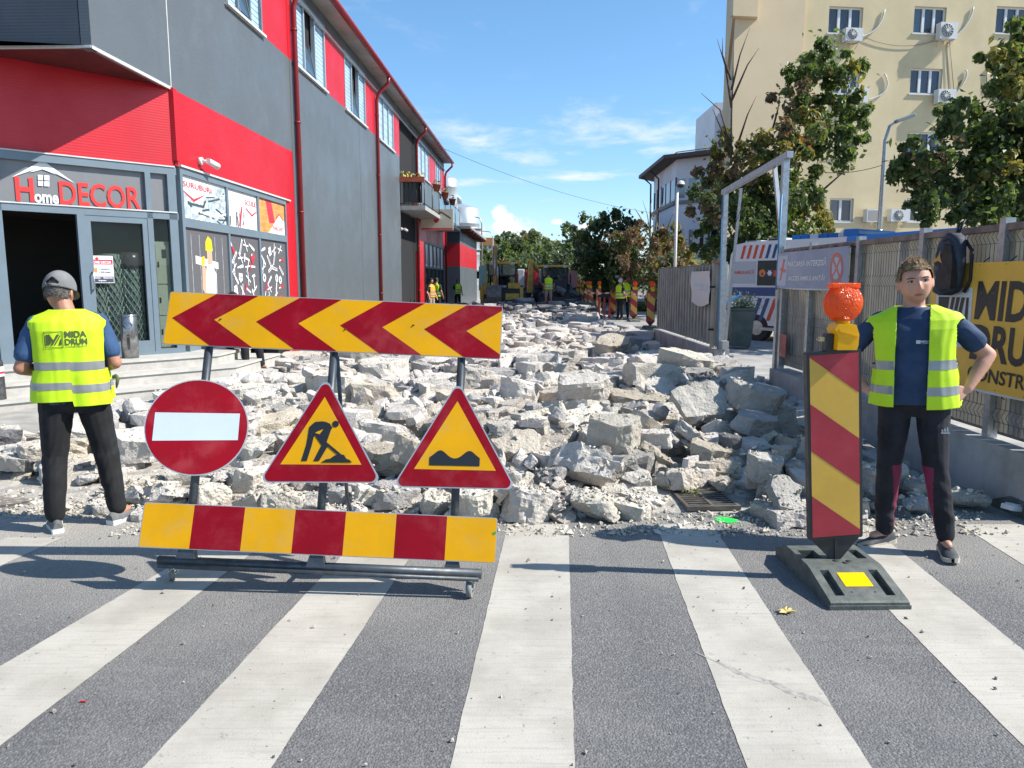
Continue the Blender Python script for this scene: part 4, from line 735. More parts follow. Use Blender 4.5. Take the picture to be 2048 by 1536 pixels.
# backpack hung over the fence
def backpack():
    t = thing('backpack', 'navy backpack with golden leaping cat emblem hanging on the fence', 'backpack', (FX-.06, 6.1, 1.5)); NV = mat('backpack_navy', (.016, .025, .045), .65, var=.3, vscale=9, bump=.2, bscale=120); BK = mat('backpack_black', (.010, .010, .012), .6, var=.3, vscale=12); GO = mat('emblem_gold', (.50, .27, .045), .4)
    p0 = P(1908, 475, 6.72); cz = (P(1905, 588, 6.1).z+P(1915, 470, 6.1).z)/2; w_, h_, d_ = .165, .245, .11; n = 26; k = 18; m = MB(); B = Pl((FX-.06, 6.06, cz), (0.05, -1, 0))
    vs = []
    for j in range(k+1):
        v = j/k*2-1; a = 1-.42*max(0, v)**1.6-.10*max(0, -v)**3; a *= (1-abs(v)**9)**.35 if abs(v) < 1 else .15
        for i in range(n): 
            th = 2*pi*i/n; cx, cy = cos(th), sin(th); r = (abs(cx)**3.2+abs(cy)**3.2)**(-1/3.2); u = cx*r*w_*max(a, .15); dd = d_*(.5+.5*cy*r)*(.92+.1*sin(3*v)) 
            vs.append(B.at(u+v*.028, v*h_, dd+.05+.006*noise.noise(V((u*20, v*7, 1)))))
    m.add(vs, [(j*n+i, j*n+(i+1) % n, (j+1)*n+(i+1) % n, (j+1)*n+i) for j in range(k) for i in range(n)], 0, True); m.add([vs[i] for i in range(n)], [list(range(n))[::-1]], 0); m.add([vs[k*n+i] for i in range(n)], [list(range(n))], 0); part('bag', m, [NV], t)
    dB = d_+.058
    m = MB(); pts = [(-.02, -.2), (.14, -.19), (.145, .02), (.115, .14), (.02, .16), (.0, .0)]; m.ppoly(B, pts, dB-.05, dB+.006); part('front_pocket', m, [BK], t)
    m = MB(); e = [(-.115, .0), (-.09, .025), (-.06, .02), (-.035, .05), (-.018, .085), (-.022, .045), (.0, .0), (.012, -.02), (-.012, -.012), (-.04, .0), (-.07, -.008), (-.1, -.018)]; m.flat(B, [(u+.005, v+.03) for u, v in e], dB+.008); part('emblem', m, [GO], t)
    m = MB()
    for i in range(4): m.flat(B, [(-.115+i*.022, -.045), (-.103+i*.022, -.045), (-.098+i*.022, -.01), (-.11+i*.022, -.01)], dB+.0075)
    part('emblem_letters', m, [mat('emblem_grey', (.10, .11, .12), .6)], t)
    m = MB(); m.tube([B.at(.028, h_-.01, .08), B.at(.02, h_+.07, .06), B.at(.035, h_+.1, .02), B.at(.05, h_+.07, .05), B.at(.045, h_-.01, .08)], .008, 0, 6); part('top_loop', m, [BK], t)
    m = MB()
    for s in (-1, 1): m.tube([B.at(s*.08+.02, h_*.75, .05), B.at(s*.15+.01, .1, .03), B.at(s*.165, -.12, .03), B.at(s*.13, -.22, .05)], .014, 0, 6)
    part('shoulder_strap', m, [BK], t); m = MB(); m.tube([B.at(-.02, .18, dB), B.at(.06, .2, dB+.004), B.at(.12, .15, dB)], .004, 0, 5); part('zip', m, [BK], t)
backpack()
# wheeled bin by the gateway, with cuttings and a blue tube on it
def wheelie_bin():
    p = G(1478, 697, 0.); t = thing('wheelie_bin', 'dark green wheelie bin full of cuttings in the gateway', 'bin', (p.x, p.y, 0.006), radians(-6)); GB = mat('bin_green', (.035, .06, .058), .5, var=.15, vscale=4, dirt=((.10, .11, .10), 4, .3)); m = MB(); zs = [(.06, .22, .24), (.9, .27, .33), (.93, .29, .35), (.98, .29, .35)]
    vs = [(sx_*a, sy_*b, z) for z, a, b in zs for sx_, sy_ in ((-1, -1), (1, -1), (1, 1), (-1, 1))]; m.add(vs, [(i*4+k, i*4+(k+1) % 4, i*4+4+(k+1) % 4, i*4+4+k) for i in range(3) for k in range(4)]+[(3, 2, 1, 0)]); part('bin_body', m, [GB], t, True)
    for s in (-1, 1): m = MB(); m.cyl((s*.25-.02*s, .26, .1), (s*.25+.03*s, .26, .1), .1, 0, 16); part('wheel', m, [RUB], t, True)
    m = MB(); m.tube([(-.25, .37, .9), (-.25, .41, .95), (.25, .41, .95), (.25, .37, .9)], .016, 0, 6); part('handle', m, [GB], t, True)
    m = MB(); m.add([(-.2, -.25, .9), (.2, -.25, .9), (.2, .25, .9), (-.2, .25, .9)], [(0, 1, 2, 3)]); part('fill', m, [RUB], t, True)
    r = random.Random(2); m = MB(); b = V((p.x, p.y, .95))
    for k in range(500):
        q = b+V((r.gauss(.03, .19), r.gauss(0, .17), abs(r.gauss(.12, .13)))); a = V((r.gauss(0, 1), r.gauss(0, 1), r.gauss(0, 1))).normalized()*.035; c = a.orthogonal().normalized()*.016; m.add([q-a, q+c, q+a, q-c], [(0, 1, 2, 3)], r.randint(0, 1))
    for k in range(14): q = b+V((r.gauss(0, .1), r.gauss(0, .1), 0)); m.tube([q, q+V((r.gauss(.05, .12), r.gauss(0, .1), r.uniform(.2, .45)))], .006, 2, 4)
    o = solo('cuttings', m, [mat('leaf_mid', (.06, .10, .03), .55), mat('leaf_pale', (.12, .16, .07), .5), mat('twig', (.09, .07, .05), .8)], 'leafy cuttings heaped in the wheelie bin', 'cuttings'); o['kind'] = 'stuff'
    m = MB(); a = P(1440, 612, p.y-.35); c = P(1482, 590, p.y-.2); m.tube([a-V((.1, 0, .035)), a, c], [.03, .035, .03], 0, 8); m.tube([a+V((0, .0, -.045)), c+V((-.05, 0, -.045))], .012, 0, 6); solo('blue_tube', m, [mat('blue_plastic', (.10, .36, .66), .35)], 'light blue plastic tube lying across the wheelie bin', 'tube')
wheelie_bin()
# ambulance parked behind the fence
def ambulance():
    a = V((6.05, 21.3, 0)); d = V((.585, -.811, 0)); AP = Pl(a, d); L, Wd, Hh = 6.0, 2.0, 2.68
    t = thing('ambulance', 'white ambulance van with red and blue stripes parked behind the fence', 'ambulance', AP.at(L/2, 0, -1)); AW = mat('van_white', (.62, .63, .66), .3, coat=.4); AB = mat('van_blue', (.02, .06, .19), .35); AR = mat('van_red', (.55, .06, .035), .35); BAR = mat('lightbar_blue', (.004, .16, .46), .25, spec=.3)
    m = MB(); pf = [(0, .42), (0, 1.55), (.10, 2.35), (.3, 2.62), (.7, Hh), (L-1.9, Hh), (L-1.3, 2.45), (L-.75, 1.7), (L-.05, 1.3), (L, .45)]; m.ppoly(AP, pf, -Wd, 0)
    part('body', m, [AW], t); m = MB(); m.ppoly(AP, [(.05, .38), (L-.05, .38), (L-.05, .5), (.05, .5)], -Wd+.05, -.02); m.pbox(AP, .45, .3, 2.6, .38, -.1, .06, 1); part('sill', m, [RUB, GALV], t)
    for u in (1.05, L-1.05):
        for dd in (-.12, -Wd+.12):
            m = MB(); m.cyl(AP.at(u, .36, dd-.11), AP.at(u, .36, dd+.125), .36, 0, 20); w_ = part('wheel', m, [RUB], t); m = MB(); m.cyl(AP.at(u, .36, dd+.12), AP.at(u, .36, dd+.135), .2, 0, 14); part('rim', m, [GALV], w_)
    m = MB(); d0 = .006
    for k, mi in enumerate((1, 1, 1, 1, 0, 0)): x = .42+k*.20; m.flat(AP, [(x, 2.22), (x+.09, 2.22), (x+.19, 2.58), (x+.10, 2.58)], d0, mi)
    m.flat(AP, [(.1, 1.22), (L-1.0, 1.22), (L-1.0, 1.45), (.1, 1.45)], d0, 0)
    for k, mi in enumerate((0, 0, 1, 1, 1, 0, 0, 1, 1)): x = .85+k*.24; m.flat(AP, [(x, .56), (x+.12, .56), (x+.34, 1.16), (x+.22, 1.16)], d0, mi)
    lettering(m, AP, '112', 1.62, 2.26, .3, .22, d0, 1, .01); part('stripes', m, [AB, AR], t)
    m = MB(); m.pbox(AP, .18, 1.55, .95, 2.15, -.02, .008, 0); wn = part('side_window', m, [mat('pane_pale_reflection', (.42, .44, .49), .25)], t); m = MB(); lettering(m, AP, 'AMBULANȚĂ', .24, 1.78, .66, .15, .0105, 1, .02); part('lettering', m, [AB, AR], wn)  # pale pane colour stands in for the reflection on the glass
    m = MB(); m.pbox(AP, 1.0, 1.50, 1.75, 2.16, -.02, .01, 0); wn = part('side_window', m, [GLD], t); m = MB(); m.flat(AP, disc(1.16, 1.83, .10, 16), .0115, 2); m.flat(AP, [(1.11, 1.77), (1.21, 1.77), (1.16, 1.87)], .0125, 0); m.flat(AP, disc(1.39, 1.83, .10, 16), .0115, 0)
    for an in (0, 60, 120): m.flat(AP, [(1.39+.075*cos(radians(an+q))*(1 if q in (10, -10) else 1), 1.83+.075*sin(radians(an+q))) for q in (-14, 14, 166, 194)], .0125+an*1e-5, 3)
    m.flat(AP, [(1.5, 1.74), (1.74, 1.74), (1.74, 1.9), (1.5, 1.9)], .0115, 1); part('stickers', m, [AB, AR, mat('sticker_orange', (.7, .2, .03), .4), PAP_W], wn)
    m = MB(); m.pbox(AP, 1.78, 1.74, 2.2, 1.92, .005, .008); part('red_cross_band', m, [AR], t); m = MB(); m.pbox(AP, 2.4, 1.5, L-1.9, 2.1, -.02, .008); part('side_window', m, [GLD], t)
    for u, zz in ((.35, Hh-.02), (1.05, Hh+.02)): m = MB(); m.pbox(AP, u, zz-.05, u+.5, zz+.06, -1.5, -.3, 0); m.pbox(AP, u+.05, zz, u+.35, zz+.05, -.3, -.28, 1); part('roof_vent', m, [AW, RUB], t)
    m = MB(); m.lathe([(.07, 0), (.07, .08), (.04, .12), (0, .13)], 0, 14, Matrix.Translation(AP.at(.12, 2.5, -.2))); part('marker_lamp', m, [mat('marker_red', (.7, .05, .02), .3)], t)
    m = MB()
    for k in range(7): m.pbox(AP, 1.7+k*.26, Hh, 1.7+k*.26+.24, Hh+.14, -.75, -.45, 0 if k % 3 != 2 else 1)
    part('roof_lightbar', m, [BAR, AW], t); m = MB(); m.ppoly(AP, rrect(3.35, Hh+.02, 3.75, Hh+.19, .05), -1.8, -.1); part('front_lightbar', m, [BAR], t)
ambulance()
# second vehicle roof with a long blue bar, close behind the fence
def ambulance_two():
    p0, p1 = P(1690, 478, 9.9), P(1915, 450, 8.3); d = (p1-p0); d.z = 0; R_ = Pl(V((p0.x, p0.y, 0))-d.normalized()*.2, d); L = 5.6
    t = thing('ambulance', 'white ambulance close behind the fence, only its roof and blue bar showing', 'ambulance', R_.at(2.5, 0, -1)); m = MB(); zt = 2.08
    m.ppoly(R_, [(-.2, .42), (-.15, 1.9), (.1, zt), (3.4, zt), (4.4, 1.3), (L, 1.15), (L+.1, .45)], -1.95, 0); part('body', m, [MATS['van_white']], t); m = MB(); m.ppoly(R_, rrect(.0, zt+.01, 1.75, zt+.13, .04), -.55, -.2); part('lightbar', m, [MATS['lightbar_blue']], t)
    for u in (.9, 4.6): m = MB(); m.cyl(R_.at(u, .35, -.2), R_.at(u, .35, .02), .35, 0, 18); part('wheel', m, [RUB], t)
ambulance_two()
# ------------------------------------------------------------------ yellow block of flats
YB = Pl(P(1580, 562, 36), (1, .12, 0)); YB.o.z = 0
YW = mat('yellow_render', (.60, .495, .305), .9, var=.06, vscale=.35, bump=.15, bscale=30, dirt=((.48, .395, .25), .55, .5), streak=((.52, .43, .27), .8, .5)); YWP = mat('yellow_render_end', (.60, .475, .31), .9, var=.05, vscale=.3)
PVC = mat('white_pvc', (.66, .67, .68), .4); CURT = mat('curtain', (.30, .32, .38), .7, var=.15, vscale=6); SILLW = mat('window_sill', (.62, .62, .60), .5)
YT = thing('apartment_block', 'pale yellow apartment block with white windows and air conditioners', 'building', YB.at(8, 0, -5))
def yu(px, py): return YB.uv(px, py)
xl = yu(1465, 100)[0]; ROWS = [(15, 66), (138, 187), (265, 312), (397, 443)]
WN = []                                                  # (u0, u1, z0, z1, panes, look)
for x0, x1, r, n, look in ((1656, 1727, 0, 3, 0), (1826, 1894, 0, 3, 1), (1990, 2062, 0, 3, 2), (1664, 1720, 1, 3, 0), (1819, 1886, 1, 3, 0), (1983, 2050, 1, 3, 1), (1667, 1715, 2, 2, 2), (1812, 1886, 2, 3, 1), (1658, 1708, 3, 2, 1), (1811, 1864, 3, 2, 2), (1975, 2040, 3, 3, 0), (1973, 2046, 2, 3, 0)):
    (ua, zb_), (ub, zt_) = yu(x0, ROWS[r][1]), yu(x1, ROWS[r][0]); WN.append((ua, ub, zb_, zt_, n, look))
for rr_ in (4.0, 8.0): 
    pass
us = sorted({0, 26.} | {w[k] for w in WN for k in (0, 1)}); zs = sorted({0, 19.} | {w[k] for w in WN for k in (2, 3)}); m = MB()
for a, b in zip(us[:-1], us[1:]):
    for c, d in zip(zs[:-1], zs[1:]):
        uc, zc = (a+b)/2, (c+d)/2
        if any(w[0] < uc < w[1] and w[2] < zc < w[3] for w in WN): continue
        m.add([YB.at(a, c), YB.at(b, c), YB.at(b, d), YB.at(a, d)], [(0, 1, 2, 3)])
for a, b, c, d, n, look in WN:
    D = -.22; q = [YB.at(a, c), YB.at(b, c), YB.at(b, d), YB.at(a, d)]; r_ = [YB.at(a, c, D), YB.at(b, c, D), YB.at(b, d, D), YB.at(a, d, D)]
    for i in range(4): j = (i+1) % 4; m.add([q[i], q[j], r_[j], r_[i]], [(3, 2, 1, 0)])
part('wall', m, [YW], YT)
m = MB(); m.ppoly(Pl((0, 0, 0), (1, 0, 0), (0, 1, 0)), [tuple(YB.at(*q).xy) for q in ((xl, 0, .16), (-.004, 0, .16), (-.004, 0, -9), (xl+3.6, 0, -9))], 0, 19); part('stair_bay', m, [YWP], YT); m = MB(); m.pbox(YB, .0, 0, 26, 19, -9, -.4); part('inner_wall', m, [DARKIN], YT)
m = MB(); zc = yu(1480, 40)[1]; m.ppoly(Pl((0, 0, 0), (1, 0, 0), (0, 1, 0)), [tuple(YB.at(*q).xy) for q in ((xl-.25, 0, .5), (xl+.9, 0, .5), (xl+4.6, 0, -9), (xl+3.4, 0, -9))], zc, 19); m.ppoly(YB, [(xl-.25, zc), (xl+.9, zc+1.6), (xl+.9, zc)], .161, .17); part('eave', m, [YWP], YT)
for a, b, c, d, n, look in WN:
    m = MB(); f = .07
    for x0, x1, z0, z1 in ((a, a+f, c, d), (b-f, b, c, d), (a+f, b-f, c, c+f), (a+f, b-f, d-f, d)): m.pbox(YB, x0, z0, x1, z1, -.2, -.12)
    for i in range(1, n): u = a+(b-a)*i/n; m.pbox(YB, u-.06, c+f, u+.06, d-f, -.2, -.11)
    wn = part('window', m, [PVC], YT); m = MB(); m.pbox(YB, a-.06, c-.06, b+.06, c, -.2, .06); part('sill', m, [SILLW], wn)
    for i in range(n):
        m = MB(); x0, x1 = a+(b-a)*i/n+.06, a+(b-a)*(i+1)/n-.06
        m.pbox(YB, x0, c+f, x1, d-f, -.19, -.18, 0); part('pane', m, [GLD if (look == 2 and i == n-1) else GLS if look == 1 and i == 0 else glass('flat_glass', (.05, .06, .08), .06, .25)], wn)
        if not (look == 2 and i == n-1): m = MB(); 
        for k in range(5): m.pbox(YB, x0+(x1-x0)*k/5, c+f, x0+(x1-x0)*(k+1)/5-.01, d-f, -.26-.015*(k % 2), -.25-.015*(k % 2))
        part('curtain', m, [CURT], wn)
# air conditioners with their pipes
ACB = mat('ac_white', (.58, .59, .58), .45, var=.06); ACG = mat('ac_grille', (.16, .17, .17), .6)
def ac_unit(label, x0, y0, x1, y1, fan, hose=None):
    (a, zb_), (b, zt_) = yu(x0, y1), yu(x1, y0); t = thing('air_conditioner', label, 'air conditioner', YB.at((a+b)/2, zb_, .2), 0, 'air conditioners on the yellow block'); m = MB(); m.pbox(YB, a, zb_, b, zt_, .08, .42); part('case', m, [ACB], t)
    if fan:
        m = MB(); r = (zt_-zb_)*.42; c = YB.at(a+(b-a)*.4, (zb_+zt_)/2, .425); Mx = Matrix.Translation(c) @ YB.mat().to_3x3().to_4x4(); m.lathe([(r, 0), (r, .015), (r*.93, .02)], 1, 22, Mx); m.lathe([(r*.93, .004), (0, .004)], 1, 22, Mx); m.lathe([(r*.22, .022), (0, .022)], 0, 12, Mx)
        for k in range(6): q = k*pi/6; m.tube([c+YB.ex*cos(q)*r+YB.ez*sin(q)*r+YB.n*.014, c-YB.ex*cos(q)*r-YB.ez*sin(q)*r+YB.n*.014], .008, 0, 4)
        part('fan_grille', m, [ACB, ACG], t)
    else: m = MB(); m.pbox(YB, a+.06, zb_+.06, b-.06, zt_-.06, .42, .426); part('coil_grille', m, [mat('ac_coil', (.30, .28, .26), .6)], t)
    for u in (a+.12, b-.12): m = MB(); m.tube([YB.at(u, zb_-.02, .02), YB.at(u, zb_-.02, .45)], .02, 0, 4); m.tube([YB.at(u, zb_-.25, .02), YB.at(u, zb_-.02, .4)], .015, 0, 4); part('bracket', m, [ACB], t)
    if hose: m = MB(); pts = [V((0, 0, 0))]; pts = [YB.at(*yu(x, y), .06) for x, y in hose]; m.tube(pts, .035, 0, 6); part('hose', m, [CAPW], t)
def bez(pts, n=10):
    o = []
    for i in range(n+1):
        t = i/n; q = [V((*p, 0)) for p in pts]
        while len(q) > 1: q = [q[j].lerp(q[j+1], t) for j in range(len(q)-1)]
        o.append((q[0].x, q[0].y))
    return o
ac_unit('air conditioner under the top row window above the green tree', 1681, 62, 1716, 86, True, bez([(1716, 75), (1760, 68), (1768, 20)])); ac_unit('air conditioner at the sill of the middle top row window', 1868, 51, 1904, 82, True, bez([(1904, 78), (1940, 50), (1945, 15)]))
ac_unit('air conditioner under the middle second row window', 1864, 183, 1901, 209, True, bez([(1901, 200), (1925, 170), (1938, 150), (1930, 140)])); ac_unit('air conditioner half hidden by the green tree crown', 1692, 180, 1727, 208, True, bez([(1727, 202), (1790, 190), (1768, 148)]))
ac_unit('air conditioner with plain coil front beside the lamp post', 1723, 420, 1756, 445, False); ac_unit('low air conditioner with fan, between lamp post and tree', 1771, 420, 1810, 444, True)
m = MB(); c = [YB.at(*yu(x, y), .05) for x, y in bez([(1730, 76), (1800, 105), (1868, 82)])]; m.tube(c, .015, 0, 5); part('wall_cable', m, [mat('cable_grey', (.2, .19, .17), .6)], YT)
for (x0, y0), (x1, y1), r_ in (((1893, 84), (1896, 180), .015), ((1898, 84), (1908, 195), .015), ((1972, 138), (1972, 182), .03)): m = MB(); m.tube([YB.at(*yu(x0, y0), .04), YB.at(*yu(x1, y1), .04)], r_, 0, 5); part('wall_cable', m, [MATS['cable_grey']], YT)
# street lamp between
def lamp_post(label, px, Y, ztop_px, arm, r=.07, head=.5, grp='street lamps'):
    b = P(px, 562, Y); t = thing('street_lamp', label, 'street lamp', (b.x, Y, 0), 0, grp); zt_ = P(px, ztop_px, Y).z; m = MB(); m.tube([(0, 0, 0), (0, 0, zt_*.8), (0, 0, zt_-.5), (arm*.35, 0, zt_-.12), (arm, 0, zt_)], [r, r*.8, r*.65, r*.55, r*.5], 0, 10); part('pole', m, [GALV], t, True)
    m = MB(); m.box((-.02, -.1, -.05), (head, .1, .05), 0, Matrix.Translation((arm-(head if arm < 0 else 0), 0, zt_)) @ Matrix.Rotation(-.35 if arm > 0 else .2, 4, 'Y'), bev=.02); part('lamp_head', m, [mat('lamp_grey', (.30, .34, .34), .45)], t, True)
    m = MB(); m.cyl((0, 0, zt_*.5), (0, 0, zt_*.5+.06), r*1.2, 0, 10); part('band', m, [GALV], t, True); return t
lamp_post('galvanised street lamp standing before the yellow block', 1752, 21.5, 243, .28)
# white building with chamfered corner, further back
WB = thing('clinic_building', 'white building with red piers, dark eaves and a chamfered corner', 'building', P(1400, 562, 50))
WBW = mat('white_render', (.74, .72, .74), .9, var=.06, vscale=.4, dirt=((.62, .60, .62), .5, .3)); WBR = mat('red_pier', (.30, .05, .05), .7); EAV = mat('eave_brown', (.10, .065, .055), .7); GLP = glass('pale_glass', (.20, .24, .25), .08)
A1 = P(1303, 562, 56); A2 = P(1347, 562, 48); A3 = P(1412, 562, 46.5); A4 = P(1490, 562, 48.5)
for q in (A1, A2, A3, A4): q.z = 0
S1, S2, S3 = Pl(A1, A2-A1), Pl(A2, A3-A2), Pl(A3, A4-A3); zt1 = S1.uv(1303, 352)[1]; zt2 = S2.uv(1347, 320)[1]; ztop2 = S3.uv(1425, 278)[1]; Ls = [(A2-A1).length, (A3-A2).length, (A4-A3).length]
for k, (S, L) in enumerate(zip((S1, S2, S3), Ls)):
    m = MB(); zt_ = (zt2, zt2, zt2)[k]; m.pbox(S, .02, 0, L-.02, zt_, -.3, 0); part('wall', m, [WBW], WB)
core = MB(); core.ppoly(XYP, [tuple(p.xy) for p in (A1+S1.n*-.32, A2+S2.n*-.32, A3+S3.n*-.32, A4+S3.n*-.32, A4+V((0, 14, 0)), A1+V((6, 14, 0)))], 0, zt2-.1); part('core', core, [WBW], WB)
m = MB(); rise_ = 1.7; rp_ = [A1-S1.ex*.8+S1.n*1.0, A2+(S1.n+S2.n).normalized()*1.0, A3+(S2.n+S3.n).normalized()*1.0, A4+S3.n*1.0, A4+V((0, 7, 0)), A1+V((5, 8, 0))]
lo = [V((p.x, p.y, zt2)) for p in rp_]; hi = [V((p.x, p.y, zt2+.22)) for p in rp_]; ap = V((0, 0, 0)); 
for p in rp_: ap += p/len(rp_)
ap.z = zt2+1.1; n = len(lo); m.add(lo+hi+[ap], [tuple(range(n))[::-1]]+[(i, (i+1) % n, n+(i+1) % n, n+i) for i in range(n)]+[(n+i, n+(i+1) % n, 2*n) for i in range(n)]); part('roof', m, [EAV], WB)
zw0, zw1 = S2.uv(1370, 398)[1], S2.uv(1370, 355)[1]
for S, L, cols, red in ((S1, Ls[0], 5, True), (S2, Ls[1], 3, False), (S3, Ls[2], 3, False)):
    for i in range(cols):
        u0, u1 = L*(i+.06)/cols, L*(i+.94)/cols; m = MB(); m.pbox(S, u0, zw0, u1, zw1, .0, .03); fr = part('window', m, [PVC], WB); m = MB(); m.pbox(S, u0+.08, zw0+.08, u1-.08, zw1-.08, .03, .04); part('pane', m, [GLP if not red else GLS], fr)
        if red: m = MB(); m.pbox(S, u1, zw0-.1, u1+L*.12/cols, zw1+.05, 0, .06); part('pier', m, [WBR], WB)
        z0, z1 = zw0-3.1, zw1-3.1; m = MB(); m.pbox(S, u0+.1, z0, u1-.1, z1, .0, .03); fr = part('window', m, [PVC], WB); m = MB(); m.pbox(S, u0+.2, z0+.08, u1-.2, z1-.08, .03, .04); part('pane', m, [GLP if i % 2 else GLD], fr)
    for a, b, d in ((zw0-.28, zw0-.08, .14), (zw1+1.55, zw1+1.6, .05)): m = MB(); m.pbox(S, 0, a, L, b, 0, d); part('string_course', m, [mat('course_grey', (.22, .22, .23), .7)], WB)
for px in (1312, 1322): 
    m = MB(); u = S1.uv(px, 400)[0] if px != 1312 else -.15; m.tube([S1.at(u, zt2+.1, .9), S1.at(u, zt2-.5, .2), S1.at(u, .2, .12)], .06, 0, 6); part('downpipe', m, [mat('dark_pipe', (.03, .03, .035), .5)], WB)
m = MB(); p = P(1450, 562, 58); m.box((p.x-1.2, 58, 0), (p.x+3, 64, P(1450, 205, 58).z)); part('upper_block', m, [WBW], WB); m = MB(); m.box((p.x-.5, 57.9, 8), (p.x-.3, 57.99, P(1450, 215, 58).z)); part('red_strip', m, [WBR], WB)
# mast with camera in front of it
def mast():
    b = P(1349, 562, 30); t = thing('camera_mast', 'slim white mast with a dome camera before the white building', 'mast', (b.x, 30, 0)); zt_ = P(1349, 372, 30).z; m = MB(); m.cyl((0, 0, 0), (0, 0, zt_), .06, 0, 10); part('mast', m, [SILLW], t, True); m = MB(); m.lathe([(0, -.14), (.12, -.1), (.14, 0)], 1, 14, Matrix.Translation((.12, -.05, zt_+.05))); m.lathe([(.16, 0), (.12, .12), (0, .16)], 0, 14, Matrix.Translation((.12, -.05, zt_+.05))); part('dome_camera', m, [CAMW, RUB], t, True)
mast()
# ------------------------------------------------------------------ trees
def leaf_mat(name, col, tr):
    m = mat(name, col, .5, rand=0); return translucent(m, tr, .35)
LFD = leaf_mat('leaf_dark', (.055, .080, .026), (.12, .20, .03)); LFM = leaf_mat('leaf_green', (.085, .118, .034), (.20, .29, .045)); LFY = leaf_mat('leaf_yellowish', (.20, .185, .045), (.40, .34, .05)); LFO = leaf_mat('leaf_orange', (.26, .12, .03), (.40, .17, .03)); LFB = leaf_mat('leaf_brown', (.17, .12, .065), (.24, .15, .06)); LFP = leaf_mat('leaf_pale', (.135, .16, .07), (.27, .33, .10)); LFG = leaf_mat('leaf_greygreen', (.115, .135, .08), (.19, .24, .10))
BARK = mat('bark', (.085, .068, .052), .9, var=.35, vscale=9, bump=.6, bscale=30); BARKL = mat('bark_pale', (.20, .17, .13), .9, var=.3, vscale=9)
LEAVES = [LFD, LFM, LFY, LFO, LFB, LFP, LFG]
def tree(name, label, base, clumps, leaf, per, seed, trunk_r=.16, fork=None, bark=BARK, dead=(), droop=.25, group=None, shell=.62):
    """clumps: (centre, radius, palette as a list of leaf kinds); every leaf is a small folded blade"""
    r = random.Random(seed); base = V(base); t = thing(name, label, 'tree', base, 0, group); m = MB(); vs, fs, mi = [], [], []
    dens = sum(rad**2.3 for _, rad, _ in clumps)
    for c, rad, pal in clumps:
        n = int(per*rad**2.3/dens)
        sub = [(V((r.gauss(0, .68), r.gauss(0, .68), r.gauss(0, .55)))*rad, r.uniform(.2, .5)*rad, r.choice(pal)) for _ in range(max(7, int(14*min(1.6, rad))))]
        for k in range(n):
            o, sr, kind = r.choice(sub); d = V((r.gauss(0, 1), r.gauss(0, 1), r.gauss(0, 1))).normalized(); p = c+o+d*sr*(r.random()**(.5)) if r.random() < .88 else c+V((r.gauss(0, .5), r.gauss(0, .5), r.gauss(0, .45)))*rad
            nrm = (d*.7+V((r.gauss(0, .6), r.gauss(0, .6), r.gauss(.35, .5)))).normalized(); a = nrm.orthogonal().normalized(); a = Matrix.Rotation(r.uniform(0, 6.28), 3, nrm) @ a; b = nrm.cross(a); s = leaf*r.uniform(.6, 1.25); f = nrm*s*.25; a2 = a*s - V((0, 0, s*droop)); q = len(vs)
            vs += [p-a2*.9, p+b*s*.62+f-a2*.1, p+a2, p-b*s*.62+f-a2*.1]; fs += [(q, q+1, q+2), (q, q+2, q+3)]; kd = kind if r.random() < .8 else r.choice(pal); mi += [kd, kd]
    m.v = [tuple(v) for v in vs]; m.f = fs; m.m = mi; m.s = [False]*len(fs); part('crown', m, LEAVES, t)
    cen = sum((c for c, _, _ in clumps), V())/len(clumps); fk = V(fork) if fork else V((base.x*.5+cen.x*.5, base.y*.5+cen.y*.5, base.z+(cen.z-base.z)*.45)); m = MB()
    m.tube([base-V((0, 0, .2)), base.lerp(fk, .5)+V((.06, 0, 0)), fk], [trunk_r*1.25, trunk_r, trunk_r*.8], 0, 10); part('trunk', m, [bark], t); m = MB()
    nodes = [(fk, trunk_r*.72)]
    for c, rad, _ in sorted(clumps, key=lambda q: (q[0]-fk).length):
        par = min(nodes, key=lambda q: (q[0]-c).length*(1.25 if q[0].z > c.z+.2 else 1)); pr = min(par[1]*.8, trunk_r*.5); mid = par[0].lerp(c, .5)+V((r.gauss(0, .12), r.gauss(0, .12), rad*.12)); e_ = max(pr*.6, trunk_r*.06)
        m.tube([par[0], mid, c], [pr, (pr+e_)/2, e_], 0, 6); nodes.append((c, e_))
        for _ in range(4): e = c+V((r.gauss(0, .5), r.gauss(0, .5), r.gauss(.1, .5)))*rad; m.tube([mid.lerp(c, .6), (mid.lerp(c, .6)+e)/2+V((0, 0, .05)), e], [e_*.6, e_*.4, e_*.12], 0, 4)
    for pts in dead: m.tube(pts, [trunk_r*.2*(1-.85*i/(len(pts)-1)) for i in range(len(pts))], 0, 5)
    part('limbs', m, [bark], t); return t
def cl(lst, Y, sc=1., dy=1.2, seed=0):
    r = random.Random(seed); o = []
    for px, py, rp, pal in lst: y = Y+r.uniform(-dy, dy); o.append((P(px, py, y), rp*y/1500.*sc, pal))
    return o
b = P(1462, 640, 24.5); b.z = 0
